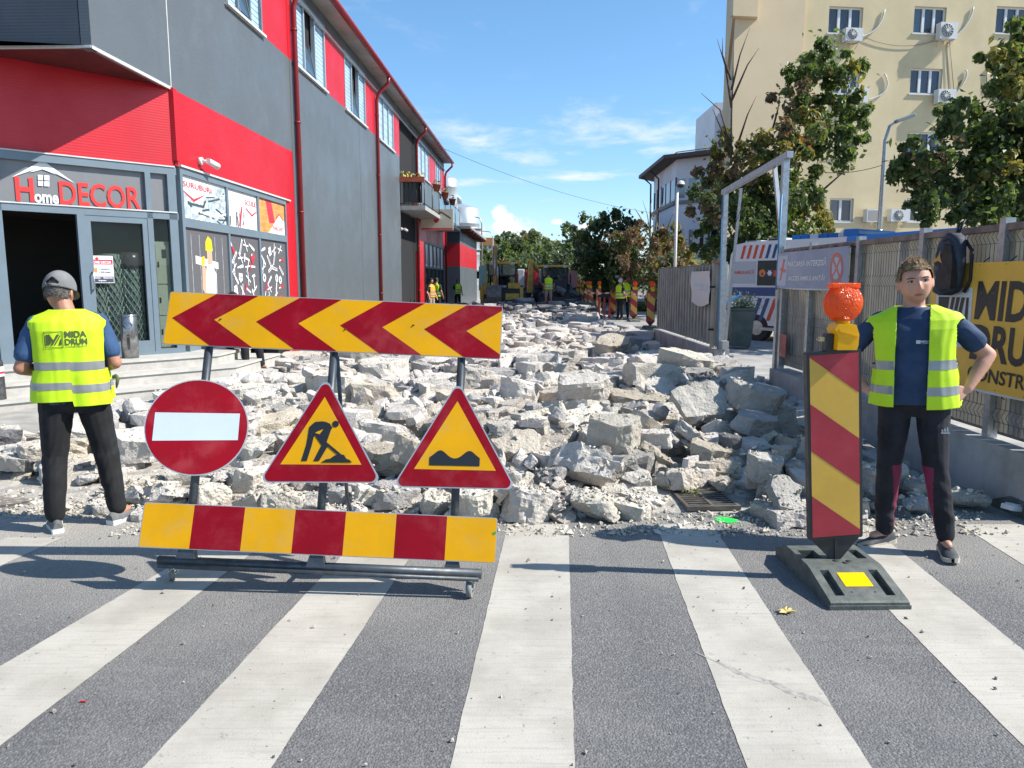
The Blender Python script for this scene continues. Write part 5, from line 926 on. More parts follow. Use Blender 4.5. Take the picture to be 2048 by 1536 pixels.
T1 = [(1655, 95, 32, [1, 0, 1]), (1640, 140, 36, [1, 0, 5]), (1600, 150, 30, [0, 1]), (1580, 205, 34, [0, 1, 4]), (1625, 200, 34, [0, 1, 3]), (1690, 165, 36, [1, 2, 0]), (1700, 215, 34, [1, 0]), (1655, 245, 44, [1, 0, 1]), (1600, 275, 44, [3, 2, 1]), (1560, 300, 46, [4, 2, 1]), (1640, 310, 46, [0, 1]), (1695, 280, 38, [1, 0]),
      (1440, 300, 32, [2, 4, 1]), (1480, 320, 38, [2, 4, 0]), (1425, 360, 34, [0, 4]), (1530, 350, 52, [0, 1, 2]), (1580, 380, 50, [0, 1]), (1470, 390, 52, [0, 1, 0]), (1625, 390, 24, [3, 1, 2]), (1425, 430, 36, [0, 4]), (1480, 450, 48, [0, 0, 1]), (1540, 440, 56, [0, 1]), (1600, 440, 50, [1, 2, 0]), (1635, 440, 18, [2, 1]), (1500, 500, 46, [0]), (1560, 490, 46, [1, 0]), (1440, 490, 34, [0])]
dd = lambda pts: [P(x, y, 24.5) for x, y in pts]
tree('broadleaf_tree', 'tall half dead tree turning orange, bare twigs on top, before the yellow block', b, cl(T1, 24.5, .95, 1.3, 1), .10, 25000, 3, .2, P(1470, 470, 24.5), dead=[dd(q) for q in ([(1462, 330), (1463, 230), (1466, 150), (1468, 60)], [(1463, 215), (1450, 130), (1434, 78)], [(1463, 180), (1480, 110), (1500, 55)], [(1464, 200), (1495, 130), (1518, 96)], [(1461, 290), (1440, 220), (1402, 186)], [(1460, 300), (1435, 240), (1425, 218)], [(1475, 290), (1495, 230), (1513, 192)], [(1545, 260), (1558, 210), (1560, 185)], [(1570, 250), (1582, 215), (1592, 190)], [(1462, 160), (1445, 110), (1445, 75)], [(1640, 385), (1680, 350), (1712, 332)], [(1430, 340), (1405, 380), (1400, 420)])])
b = P(2075, 640, 17.5); b.z = 0
T2 = [(2040, 75, 36, [1, 2]), (2070, 110, 50, [1, 2, 0]), (2025, 130, 36, [2, 1]), (2060, 190, 52, [1, 2]), (2010, 185, 34, [1, 5]), (2000, 235, 42, [1, 0]), (1945, 225, 36, [0, 1]), (1905, 245, 34, [0, 1, 5]), (2060, 260, 52, [0, 1]), (1985, 290, 52, [0, 1]), (1915, 300, 48, [0, 0, 1]), (1860, 315, 42, [0, 1, 4]), (1815, 320, 34, [0, 1]), (1795, 335, 22, [0, 1]), (2050, 330, 52, [1, 2, 0]), (1955, 355, 56, [0, 4, 0]), (1880, 370, 46, [0]), (1835, 355, 30, [0, 1]), (2030, 390, 56, [0, 1]), (1930, 410, 44, [0]), (1860, 415, 30, [0]), (1985, 430, 46, [0, 1]), (2070, 430, 52, [0, 1]), (1840, 400, 22, [0]), (1990, 340, 30, [2, 2, 1]), (2120, 180, 90, [1, 2]), (2120, 320, 90, [0, 1])]
tree('maple_tree', 'dense dark green maple leaning over the fence beside the yellow block', b, cl(T2, 17.5, 1.05, 1.1, 2), .09, 28000, 5, .2, P(2040, 370, 17.5))
b = P(1330, 640, 33); b.z = 0
T3 = [(1255, 490, 34, [4, 0]), (1290, 470, 34, [4, 4, 2]), (1330, 480, 36, [4, 5, 2]), (1365, 500, 34, [2, 5, 4]), (1250, 530, 36, [4, 0, 0]), (1300, 520, 42, [4, 4, 5]), (1345, 530, 42, [5, 2, 4]), (1385, 535, 30, [5, 2]), (1270, 555, 34, [0, 4]), (1320, 560, 38, [5, 4, 2]), (1370, 565, 34, [2, 5]), (1230, 480, 26, [0, 4])]
tree('autumn_tree', 'brown and yellow autumn tree behind the corrugated fence', b, cl(T3, 33, .85, 1.5, 3), .11, 8500, 7, .16, bark=BARKL, dead=[[P(x, y, 33) for x, y in q] for q in ([(1300, 470), (1295, 430), (1285, 400)], [(1310, 460), (1315, 420), (1330, 402)], [(1330, 470), (1345, 430), (1350, 420)], [(1290, 450), (1275, 425), (1268, 415)], [(1305, 440), (1300, 415), (1305, 396)])])
b = P(1195, 640, 58); b.z = 0
T4 = [(1165, 475, 26, [1, 6]), (1200, 455, 30, [0, 1, 6]), (1235, 440, 26, [0, 1]), (1180, 505, 34, [0, 6]), (1220, 500, 38, [0]), (1250, 510, 36, [0]), (1190, 540, 38, [0]), (1235, 545, 40, [0]), (1210, 440, 20, [0, 1]), (1260, 460, 26, [0, 4]), (1245, 575, 30, [0]), (1200, 575, 30, [0])]
tree('dark_tree', 'tall very dark tree standing behind the beacons', b, cl(T4, 52, .92, 2.5, 4), .16, 9000, 9, .25)
# the green edge at the end of the street, tree by tree
FAR = [('willow', 'grey green willow-like tree at the end of the street behind the second loader', 1120, 70, [(1090, 545, 34, [6, 5]), (1120, 525, 36, [6, 1]), (1150, 545, 38, [6, 1]), (1175, 565, 34, [6, 1]), (1130, 570, 40, [6]), (1085, 575, 34, [6])], .3),
       ('conifer', 'tall pointed pale green tree, first of the pair above the loaders', 1023, 95, [(1023, 478, 14, [5, 6]), (1020, 498, 19, [5, 1]), (1025, 520, 26, [1, 6]), (1020, 545, 28, [1])], .34), ('conifer', 'tall pointed green tree beside the round white building', 1050, 98, [(1052, 478, 13, [5, 6]), (1050, 498, 20, [5, 1]), (1048, 522, 26, [1, 6]), (1050, 548, 26, [1])], .34),
       ('round_tree', 'round yellow green tree in front of the round white building', 1090, 85, [(1090, 498, 22, [2, 5]), (1070, 510, 18, [5, 1]), (1110, 508, 18, [2, 1]), (1090, 525, 26, [1, 5])], .32), ('bushy_tree', 'dark bushy tree under the orange building', 985, 88, [(975, 515, 16, [0, 1]), (1000, 515, 18, [0, 1]), (960, 528, 18, [0]), (985, 535, 26, [1, 0])], .34),
       ('bushy_tree', 'bright green bushy tree behind the first loader boom', 1005, 74, [(1010, 535, 20, [1, 5]), (985, 545, 24, [1, 2]), (1030, 550, 26, [1]), (960, 560, 22, [5, 1])], .3), ('bushy_tree', 'olive bushy tree between the two loaders', 1060, 76, [(1055, 540, 28, [1, 6]), (1075, 555, 26, [6, 1]), (1040, 565, 26, [1])], .3), ('bushy_tree', 'dark green tree behind the red machine, before the dark tree', 1150, 82, [(1140, 492, 22, [0, 6]), (1165, 500, 26, [0, 6]), (1150, 520, 30, [0, 1])], .32),
       ('shrub', 'bright green shrub by the white car', 1195, 56, [(1185, 590, 18, [1, 5]), (1205, 580, 16, [5, 2]), (1215, 600, 16, [1])], .2), ('bushy_tree', 'low pale tree beside the silos', 955, 68, [(955, 590, 18, [5, 1]), (965, 570, 16, [1]), (950, 550, 12, [1])], .26)]
for k, (nm, lab, px, Y, lst, lf) in enumerate(FAR): b = P(px, 600, Y); b.z = 0; tree(nm, lab, b, cl(lst, Y, 1.1, 2, 20+k), lf*.8, 4500, 40+k, .2, group='trees at the end of the street')
# far wood that reads as one mass behind them
m = MB(); r = random.Random(77)
for k in range(9000):
    x = r.uniform(-70, 75); y = r.uniform(110, 150); h = 4.5+2.2*noise.noise(V((x*.09, 1, 0)))+1.4*noise.noise(V((x*.3, 4, 0))); z = h*r.random()**.6*.95; p = V((x, y, z)); a = V((r.gauss(0, 1), r.gauss(0, 1), r.gauss(0, 1))).normalized()*.42; c = a.orthogonal().normalized()*.36; m.add([p-a, p+c, p+a, p-c], [(0, 1, 2, 3)], r.choice([0, 0, 1, 1, 6]))
stuff('far_wood', m, LEAVES)
# hedge and grass strip by the white building
m = MB()
for k in range(2600): q = P(r.uniform(1262, 1312), r.uniform(604, 634), r.uniform(40, 42)); a = V((r.gauss(0, 1), r.gauss(0, 1), r.gauss(0, 1))).normalized()*.09; c = a.orthogonal().normalized()*.05; m.add([q-a, q+c, q+a, q-c], [(0, 1, 2, 3)], r.choice([1, 2, 5, 1]))
tag(part('hedge', m, LEAVES), 'clipped light green hedge behind the beacons', 'hedge')
# ------------------------------------------------------------------ far buildings
m = MB(); OB = thing('far_building', 'orange brick apartment building far behind the silos', 'building', P(978, 562, 230)); ORB = mat('orange_brick', (.42, .19, .07), .8); WHB = mat('far_white', (.56, .54, .52), .8)
a, c = P(957, 475, 230), P(978+2, 490, 230); m.box((a.x, 228, 0), (c.x+2.5, 240, P(960, 476, 230).z)); part('tower', m, [ORB], OB); m = MB(); a2, c2 = P(945, 486, 228), P(1002, 487, 228); m.box((a2.x, 222, 0), (c2.x, 227, P(960, 492, 225).z), 1); m.box((a2.x-.5, 221.5, P(960, 492, 225).z), (c2.x+.5, 227.5, P(960, 484, 225).z), 0); part('wing', m, [ORB, WHB], OB)
for k in range(6): m = MB(); x = a2.x+1.0+k*1.35; z = P(960, 497, 222).z; m.box((x, 221.9, z), (x+.7, 222.1, z+1.0)); part('window', m, [GLD], OB)
RB = thing('far_building', 'round white modern building rising over the far trees', 'building', P(1078, 562, 240)); p = P(1073, 562, 240); zt_ = P(1073, 478, 240).z; m = MB(); R_ = 3.4; m.lathe([(R_, 0), (R_, zt_), (R_*.9, zt_+.2), (0, zt_+.3)], 0, 32, Matrix.Translation((p.x, 244, 0))); part('drum', m, [WHB], RB); m = MB()
for k in range(3): z = zt_-1.4-k*2.6; m.lathe([(R_+.02, z-1.0), (R_+.02, z)], 0, 32, Matrix.Translation((p.x, 244, 0)))
part('window_band', m, [mat('far_glass', (.15, .19, .24), .15)], RB); m = MB(); m.box((p.x+2.5, 243, 0), (p.x+8, 250, zt_-.8)); m.box((p.x-1.4, 243, zt_), (p.x+1.0, 246, zt_+1.1)); part('side_block', m, [WHB], RB)
# lamps at the end of the street, wires
def far_lamp(label, px, Y, ytop, arm, ang=0): 
    b = P(px, 562, Y); t = thing('street_lamp', label, 'street lamp', (b.x, Y, 0), 0, 'street lamps'); zt_ = P(px, ytop, Y).z; m = MB(); m.tube([(0, 0, 0), (0, 0, zt_-.5), (arm*.25, 0, zt_-.08), (arm, 0, zt_)], [.09, .06, .05, .045], 0, 8); part('pole', m, [GALV], t, True); m = MB(); m.box((arm-(.5 if arm < 0 else 0), -.1, zt_-.04), (arm+(.5 if arm > 0 else 0), .1, zt_+.05)); part('lamp_head', m, [GALV], t, True)
far_lamp('slim white street lamp behind the first loader', 964, 62, 434, -.55); far_lamp('shorter street lamp with long arm over the orange building', 986, 75, 462, -1.1); far_lamp('thin lamp pole behind the second loader', 1117, 72, 502, -.2)
m = MB()
def sag(a, b, s, n=14): return [a.lerp(b, i/n)-V((0, 0, s*4*(i/n)*(1-i/n))) for i in range(n+1)]
m.tube(sag(P(875, 292, 44), P(1300, 425, 60), .5), .012, 0, 4); solo('overhead_wire', m, [RUB], 'overhead wire from the long building eave to the white building', 'wire'); m = MB(); m.tube(sag(P(1650, 345, 21.5), P(1765, 330, 21.5), .08), .012, 0, 4); solo('overhead_wire', m, [RUB], 'short wire from the street lamp into the half dead tree', 'wire')
# notice boards and a parked car behind the beacons
BRD = mat('board_grey', (.30, .30, .30), .5)
for k, (x0, y0, x1, y1, lab) in enumerate(((1230, 551, 1256, 584, 'pale framed notice board behind the two workers'), (1261, 541, 1279, 566, 'tall framed notice board beside the hedge'), (1282, 552, 1308, 570, 'wide dark notice board by the corrugated fence end'))):
    a, c = P(x0, y1, 43), P(x1, y0, 43); t = thing('notice_board', lab, 'board', ((a.x+c.x)/2, 43, 0), 0, 'notice boards behind the beacons'); pl = Pl((a.x, 43, a.z), (1, 0, 0)); w_, h_ = c.x-a.x, c.z-a.z; m = MB()
    for q in ((0, 0, .05, h_), (w_-.05, 0, w_, h_), (.05, 0, w_-.05, .05), (.05, h_-.05, w_-.05, h_)): m.pbox(pl, *q, -.03, .03)
    for u in (.1, w_-.15): m.pbox(pl, u, -a.z, u+.05, 0, -.025, .025)
    part('frame', m, [GALV], t); m = MB(); m.pbox(pl, .05, .05, w_-.05, h_-.05, -.01, .01); part('board', m, [[BRD, mat('board_dark', (.10, .11, .11), .4), mat('board_dark', (.10, .11, .11), .4)][k]], t)
def car():
    c = P(1206, 562, 62); t = thing('parked_car', 'white parked car behind the row of beacons', 'car', (c.x, 62, 0)); W_ = mat('car_white', (.62, .63, .64), .25, coat=.5); S = Pl((c.x-.85, 0, 0), (0, 1, 0)); m = MB(); m.ppoly(Pl((c.x-.85, 61, 0), (0, 1, 0)), [(0, .3), (.02, .75), (.9, .95), (1.6, 1.42), (3.0, 1.45), (3.9, 1.0), (4.1, .3)], -0, 1.7); part('body', m, [W_], t)
    F_ = Pl((c.x-.85, 61, 0), (1, 0, 0)); m = MB(); m.add([(c.x-.7, 61.93, .98), (c.x+.7, 61.93, .98), (c.x+.6, 62.55, 1.38), (c.x-.6, 62.55, 1.38)], [(0, 1, 2, 3)]); part('windscreen', m, [GLD], t)
    for s in (-.62, .62): m = MB(); m.box((c.x+s-.18, 60.97, .62), (c.x+s+.18, 61.05, .75)); part('headlight', m, [GALV], t)
    m = MB(); m.box((c.x-.5, 60.96, .4), (c.x+.5, 61.02, .6)); part('grille', m, [RUB], t)
    for s in (-.85, .85):
        for y in (61.8, 64.3): m = MB(); m.cyl((c.x+s-.1*(1 if s > 0 else -1)-.1, y, .31), (c.x+s-.1*(1 if s > 0 else -1)+.1, y, .31), .31, 0, 14); part('wheel', m, [RUB], t)
car()
# small red and white barrier boards and tape among the beacons
BRW = mat('barrier_red', (.50, .05, .04), .45)
t = thing('low_barrier', 'low dark barrier on three red legs before the two workers', 'barrier', (P(1212, 562, 33).x, 33, 0)); m = MB(); a, c = P(1196, 592, 33), P(1222, 588, 33); m.box((a.x, 32.97, a.z-.06), (c.x, 33.03, a.z+.06), 0); part('rail', m, [RUB], t)
for x in np.linspace(a.x+.05, c.x-.05, 3): m = MB(); m.box((x-.035, 32.96, 0), (x+.035, 33.04, a.z-.065)); part('leg', m, [BRW], t)
m = MB(); pts = sag(P(1168, 584, 37), P(1226, 585, 33.4), .05, 8)+sag(P(1226, 585, 33.4), P(1268, 588, 30.1), .04, 8)+sag(P(1268, 588, 30.1), P(1302, 592, 25.4), .05, 8)
vs = [p+V((0, 0, s*.035)) for p in pts for s in (-1, 1)]; m.add(vs, [(2*i, 2*i+2, 2*i+3, 2*i+1) for i in range(len(pts)-1)]); m.m = [i % 2 for i in range(len(pts)-1)]; solo('barrier_tape', m, [PAP_W, BRW], 'red and white barrier tape strung from beacon to beacon', 'tape')
# ------------------------------------------------------------------ the torn-up road: broken concrete
def concrete_mat(name, base, dark, spot, seed):
    m = bpy.data.materials.new(name); m.use_nodes = True; w = NT(m.node_tree); b = w.n['Principled BSDF']; MATS[name] = m
    oi = w.new('ShaderNodeObjectInfo').outputs['Random']; g_ = w.new('ShaderNodeNewGeometry')
    po = g_.outputs['Position']
    big = w.noise(po, 3.1, 5, .6); mid = w.noise(po, 19, 6, .7); fine = w.noise(po, 95, 5, .7)
    vo = w.new('ShaderNodeTexVoronoi', ins={'Scale': 42.}); w.l.new(po, vo.inputs['Vector'])
    c = w.mix(w.ramp(big, .35, .68), base, dark); c = w.mix(w.math('MULTIPLY', w.ramp(mid, .5, .72), .55), c, spot)
    c = w.mix(w.math('MULTIPLY', w.ramp(fine, .56, .72), .5), c, tuple(x*.55 for x in dark[:3])+(1,))
    c = w.mix(w.math('MULTIPLY', w.ramp(vo.outputs['Distance'], .16, .05), .5), c, tuple(min(1, x*1.25) for x in base[:3])+(1,))
    k = w.math('MULTIPLY_ADD', oi, .34, .80); wm = w.math('MULTIPLY_ADD', w.math('FRACT', w.math('MULTIPLY', oi, 7.3)), .08, .92)
    c = w.mix(1, c, w.new('ShaderNodeCombineColor', ins={'Red': k, 'Green': w.math('MULTIPLY', k, .985), 'Blue': w.math('MULTIPLY', k, wm)}).outputs[0], 'MULTIPLY')
    w.put(b.inputs['Base Color'], c); b.inputs['Roughness'].default_value = .92; b.inputs['Specular IOR Level'].default_value = .25
    h = w.math('ADD', w.math('ADD', w.math('MULTIPLY', mid, 1.4), w.math('MULTIPLY', fine, .9)), w.math('MULTIPLY', vo.outputs['Distance'], -.7))
    bn = w.new('ShaderNodeBump', ins={'Strength': .95, 'Distance': .012, 'Height': h}); w.l.new(bn.outputs[0], b.inputs['Normal'])
    return m
M_CON = [concrete_mat('pale_concrete', (.60, .57, .52, 1), (.49, .465, .42, 1), (.44, .39, .325, 1), 1),
         concrete_mat('sandy_concrete', (.53, .485, .415, 1), (.42, .375, .315, 1), (.32, .27, .21, 1), 2),
         concrete_mat('grey_concrete', (.42, .41, .39, 1), (.33, .32, .305, 1), (.28, .265, .24, 1), 3),
         concrete_mat('asphalt_lump', (.15, .15, .155, 1), (.10, .10, .104, 1), (.2, .19, .18, 1), 4)]
TONE = ['pale grey', 'sandy beige', 'mid grey', 'dark asphalt']
RN = np.random.RandomState(11)
class Rock:
    """a broken piece: a convex hull (its planes serve for stacking) and a rough chipped surface grown on it"""
    def __init__(s, form, dims, k, npts):
        s.form = form; r = np.random.RandomState(100+k); d = np.array(dims)*.5
        if form in ('slab', 'block'):                    # cut from a cast layer: top and bottom stay flat, sides break
            q = r.randint(5, 8); a = np.sort(r.uniform(0, 2*pi, q)+0) if q < 6 else np.linspace(0, 2*pi, q, endpoint=False)+r.uniform(-.28, .28, q)
            sq = 1/np.maximum(np.abs(np.cos(a)), np.abs(np.sin(a)))**.75; rr = sq*r.uniform(.82, 1.05, q)
            top = np.stack([np.cos(a)*rr*d[0], np.sin(a)*rr*d[1], np.full(q, d[2])*r.uniform(.86, 1.0, q)], 1)
            bot = np.stack([np.cos(a)*rr*d[0]*r.uniform(.78, 1.12, q), np.sin(a)*rr*d[1]*r.uniform(.78, 1.12, q), -d[2]*r.uniform(.75, 1.05, q)], 1)
            pts = np.concatenate([top, bot])
        else:
            pts = r.normal(size=(npts, 3)); pts /= np.linalg.norm(pts, axis=1)[:, None]; pts = np.sign(pts)*np.abs(pts)**.72; pts *= d*r.uniform(.8, 1.1, (npts, 1))
            if form == 'wedge': pts[:, 2] = -d[2] + (pts[:, 2]+d[2])*np.clip(.5-.55*pts[:, 0]/d[0], .08, 1)
        bm = bmesh.new()
        for p in pts: bm.verts.new(p)
        res = bmesh.ops.convex_hull(bm, input=bm.verts[:]); junk = [e for e in res['geom_interior']+res['geom_unused'] if isinstance(e, bmesh.types.BMVert)]
        if junk: bmesh.ops.delete(bm, geom=list(set(junk)), context='VERTS')
        bmesh.ops.recalc_face_normals(bm, faces=bm.faces[:]); bm.normal_update()
        s.hv = np.array([v.co for v in bm.verts]); s.pn = np.array([f.normal for f in bm.faces]); s.pd = np.array([f.normal.dot(f.verts[0].co) for f in bm.faces])
        s.lo = s.grow(bm.copy(), .24, k, .8); s.hi = s.grow(bm.copy(), .085, k, 1.); s.mid = s.grow(bm, .15, k, 1.)
    def grow(s, bm, L, k, amp):
        bmesh.ops.triangulate(bm, faces=bm.faces[:])
        for _ in range(6):
            es = [e for e in bm.edges if e.calc_length() > L*1.35]
            if not es: break
            bmesh.ops.subdivide_edges(bm, edges=es, cuts=1); bmesh.ops.triangulate(bm, faces=bm.faces[:])
        bmesh.ops.smooth_vert(bm, verts=bm.verts[:], factor=.22, use_axis_x=True, use_axis_y=True, use_axis_z=True)
        bm.normal_update(); off = V((k*3.7, k*1.9, 0)); fl = s.form in ('slab', 'block')
        for v in bm.verts:
            n = v.normal; a = amp*(.45 if fl and abs(n.z) > .9 else 1.)
            v.co += n*a*(.035*noise.fractal(v.co*3+off, 1, 2, 3) + .03*noise.noise(v.co*9+off) + .022*noise.noise(v.co*21+off)) 
            e = noise.cell(v.co*5+off); v.co += n*(-.03*max(0, e-.5)*amp*2)
        out = ([tuple(v.co) for v in bm.verts], [[v.index for v in f.verts] for f in bm.faces]) if bm.verts.index_update() is None else None
        bm.free(); return out
ROCKS = []
for k in range(9): ROCKS.append(Rock('slab', (1, .62+.05*(k % 4), .24+.03*(k % 3)), k, 0))
for k in range(8): ROCKS.append(Rock('block', (1, .68+.06*(k % 3), .46+.06*(k % 3)), 20+k, 0))
for k in range(5): ROCKS.append(Rock('wedge', (1, .75, .62), 40+k, 16))
for k in range(8): ROCKS.append(Rock('lump', (1, .78, .64), 60+k, 15+k % 5))
for k in range(4): ROCKS.append(Rock('shard', (1, .42, .26), 80+k, 12))
FORMS = {f: [i for i, r in enumerate(ROCKS) if r.form == f] for f in ('slab', 'block', 'wedge', 'lump', 'shard')}
CELL, X0, Y0, NX, NY = .045, -6.6, 4.3, 260, 860
gx = X0 + (np.arange(NX)+.5)*CELL; gy = Y0 + (np.arange(NY)+.5)*CELL
def field_edges(y):
    """left and right limit of the dig at the distance y"""
    fx = -5.15 + .036*(y-11.8)
    yl = [4.9, 5.2, 6.3, 7.4, 8.6, 10.2, 12.6, 14.2, 16, 45]; xl = [-2.6, -3.9, -6.0, -4.9, -4.2, -3.75, -3.95, -4.75, None, None]
    l = np.interp(y, yl[:8], xl[:8]); l = np.where(y > 14.2, fx+.45, l)
    r = np.interp(y, [4.9, 5.3, 10.0, 10.6, 12.6, 13.2, 18, 20, 24, 31, 40], [3.2, 3.45, 3.5, 3.7, 3.75, 3.5, 3.45, 3.6, 3.3, 3.4, 5.2]); return l, r
YY, XX = np.meshgrid(gy, gx); L_, R_ = field_edges(YY)
def smooth01(t): t = np.clip(t, 0, 1); return t*t*(3-2*t)
inside = smooth01((XX-L_)/.9)*smooth01((R_-XX)/.5)*smooth01((YY-4.95)/1.6)
nz = np.zeros_like(XX)
for a, fx_, fy_, p in [(.06, 1.9, 1.3, .4), (.05, 3.1, 2.2, 1.7), (.03, 7, 5, .3), (.02, 13, 11, 2.)]: nz += a*np.sin(XX*fx_+1.7*np.sin(YY*.8+p)+p)*np.sin(YY*fy_+1.3*np.sin(XX*1.1)+2*p)
bump_hill = .16*np.exp(-((XX-1.2)/1.6)**2-((YY-7.2)/1.1)**2) + .10*np.exp(-((XX+1.0)/1.5)**2-((YY-7.6)/1.3)**2)
rise = .05 + .06*smooth01((YY-8)/10) + .12*smooth01((YY-24)/12)
HM = (inside*(rise+nz*.4+bump_hill*.6) - .03*(inside < .02)).astype(np.float64)
BED = HM.copy()
def rot_of(yaw, tilt, tdir, flip=0):
    return (Matrix.Rotation(tilt, 3, V((cos(tdir), sin(tdir), 0))) @ Matrix.Rotation(yaw, 3, 'Z') @ Matrix.Rotation(flip, 3, 'X'))
PLACED = []
def top_limit(x, y): return float(np.interp(y, [4.9, 5.4, 6.2, 7.2, 8.5, 12, 20, 32, 40], [.22, .34, .48, .60, .56, .50, .50, .55, .8])) - (.08 if x < -.3 and y < 9 else 0)
def settle(ri, x, y, size, cands, sink=.03, commit=True, pct=74, limit=None):
    """drop a piece on what lies there already; of the turns tried the one that ends lowest is kept"""
    best = None; rk = ROCKS[ri]
    for Rm in cands:
        Rn = np.array(Rm); hv = rk.hv@Rn.T*size; nn = rk.pn@Rn.T; dd = rk.pd*size
        i0 = int((x+hv[:, 0].min()-X0)/CELL); i1 = int((x+hv[:, 0].max()-X0)/CELL)+1; j0 = int((y+hv[:, 1].min()-Y0)/CELL); j1 = int((y+hv[:, 1].max()-Y0)/CELL)+1
        if i0 < 0 or j0 < 0 or i1 >= NX or j1 >= NY: return None
        ax = gx[i0:i1]-x; ay = gy[j0:j1]-y; A = ax[:, None, None]*nn[None, None, :, 0]+ay[None, :, None]*nn[None, None, :, 1]
        q = (dd-A); up = nn[:, 2] > 1e-4; dn = nn[:, 2] < -1e-4; st = ~(up | dn)
        hi = (q[..., up]/nn[up, 2]).min(-1); lo = (q[..., dn]/nn[dn, 2]).max(-1)
        ok = hi > lo
        if st.any(): ok &= (q[..., st] > 0).all(-1)
        if not ok.any(): continue
        H = HM[i0:i1, j0:j1]; gap = (H-lo)[ok]
        z = np.percentile(gap, pct) - sink*size          # chips and edges bite a little into what they rest on
        if limit is not None and z+hv[:, 2].max() > limit: continue
        score = z + .25*(hv[:, 2].max()-hv[:, 2].min())
        if best is None or score < best[0]: best = (score, z, Rm, ok, hi, (i0, i1, j0, j1))
    if best is None: return None
    _, z, Rm, ok, hi, (i0, i1, j0, j1) = best
    if commit: H = HM[i0:i1, j0:j1]; H[ok] = np.maximum(H[ok], (hi+z)[ok])
    return z, Rm
PICK = ['slab']*13 + ['block']*4 + ['wedge']*2 + ['lump']*2 + ['shard']*2
def tone_for(x, y):
    if y > 30 and x > -3: return 2 if RN.rand() < .35 else 3
    if x > 2.3 and RN.rand() < .5: return 2
    t = RN.rand(); return 0 if t < .60 else (1 if t < .82 else (2 if t < .97 else 3))
def put(ri, x, y, size, cands, tone=None, name=None, sink=.06, pct=74, limit=None):
    r = settle(ri, x, y, size, cands, sink, True, pct, limit)
    if r is None: return False
    z, Rm = r; PLACED.append(dict(ri=ri, x=x, y=y, z=z, R=Rm, s=size, tone=tone_for(x, y) if tone is None else tone, name=name)); return True
def turns(n, tilt=.3): return [rot_of(RN.uniform(0, 2*pi), abs(RN.normal(0, tilt)), RN.uniform(0, 2*pi), RN.choice([0, 0, pi])) for _ in range(n)]
def clear_of_grate(x, y, s): return not (.95 < x < 1.8 and 5.0-.3*s < y < 5.65 + .2*s) and not (x < -3.2 and y < 5.75+.3*s)
# first a bed of medium pieces
n = 0
for _ in range(5200):
    y = 4.98 + 36*RN.rand()**1.25; l, r = field_edges(np.array(y)); x = RN.uniform(l, r)
    if (x-l) < .15 or (r-x) < .15: continue
    near = smooth01((y-4.9)/1.2)
    s = float(np.clip(RN.lognormal(-.95, .55), .14, 1.15))*(.55+.45*near)
    if y > 34 : s *= 1.25
    if not clear_of_grate(x, y, s) or HM[int((x-X0)/CELL), int((y-Y0)/CELL)] > BED[int((x-X0)/CELL), int((y-Y0)/CELL)] + (.10+.12*RN.rand())*(1 if y < 12 else 1.2): continue
    n += put(RN.choice(FORMS[PICK[RN.randint(len(PICK))]]), x, y, s, turns(4, .42 if y < 8.5 else .26), sink=.06 if y < 7.5 else .12, pct=74 if y < 7.5 else 58, limit=top_limit(x, y)-(.12 if y < 9 else .05))
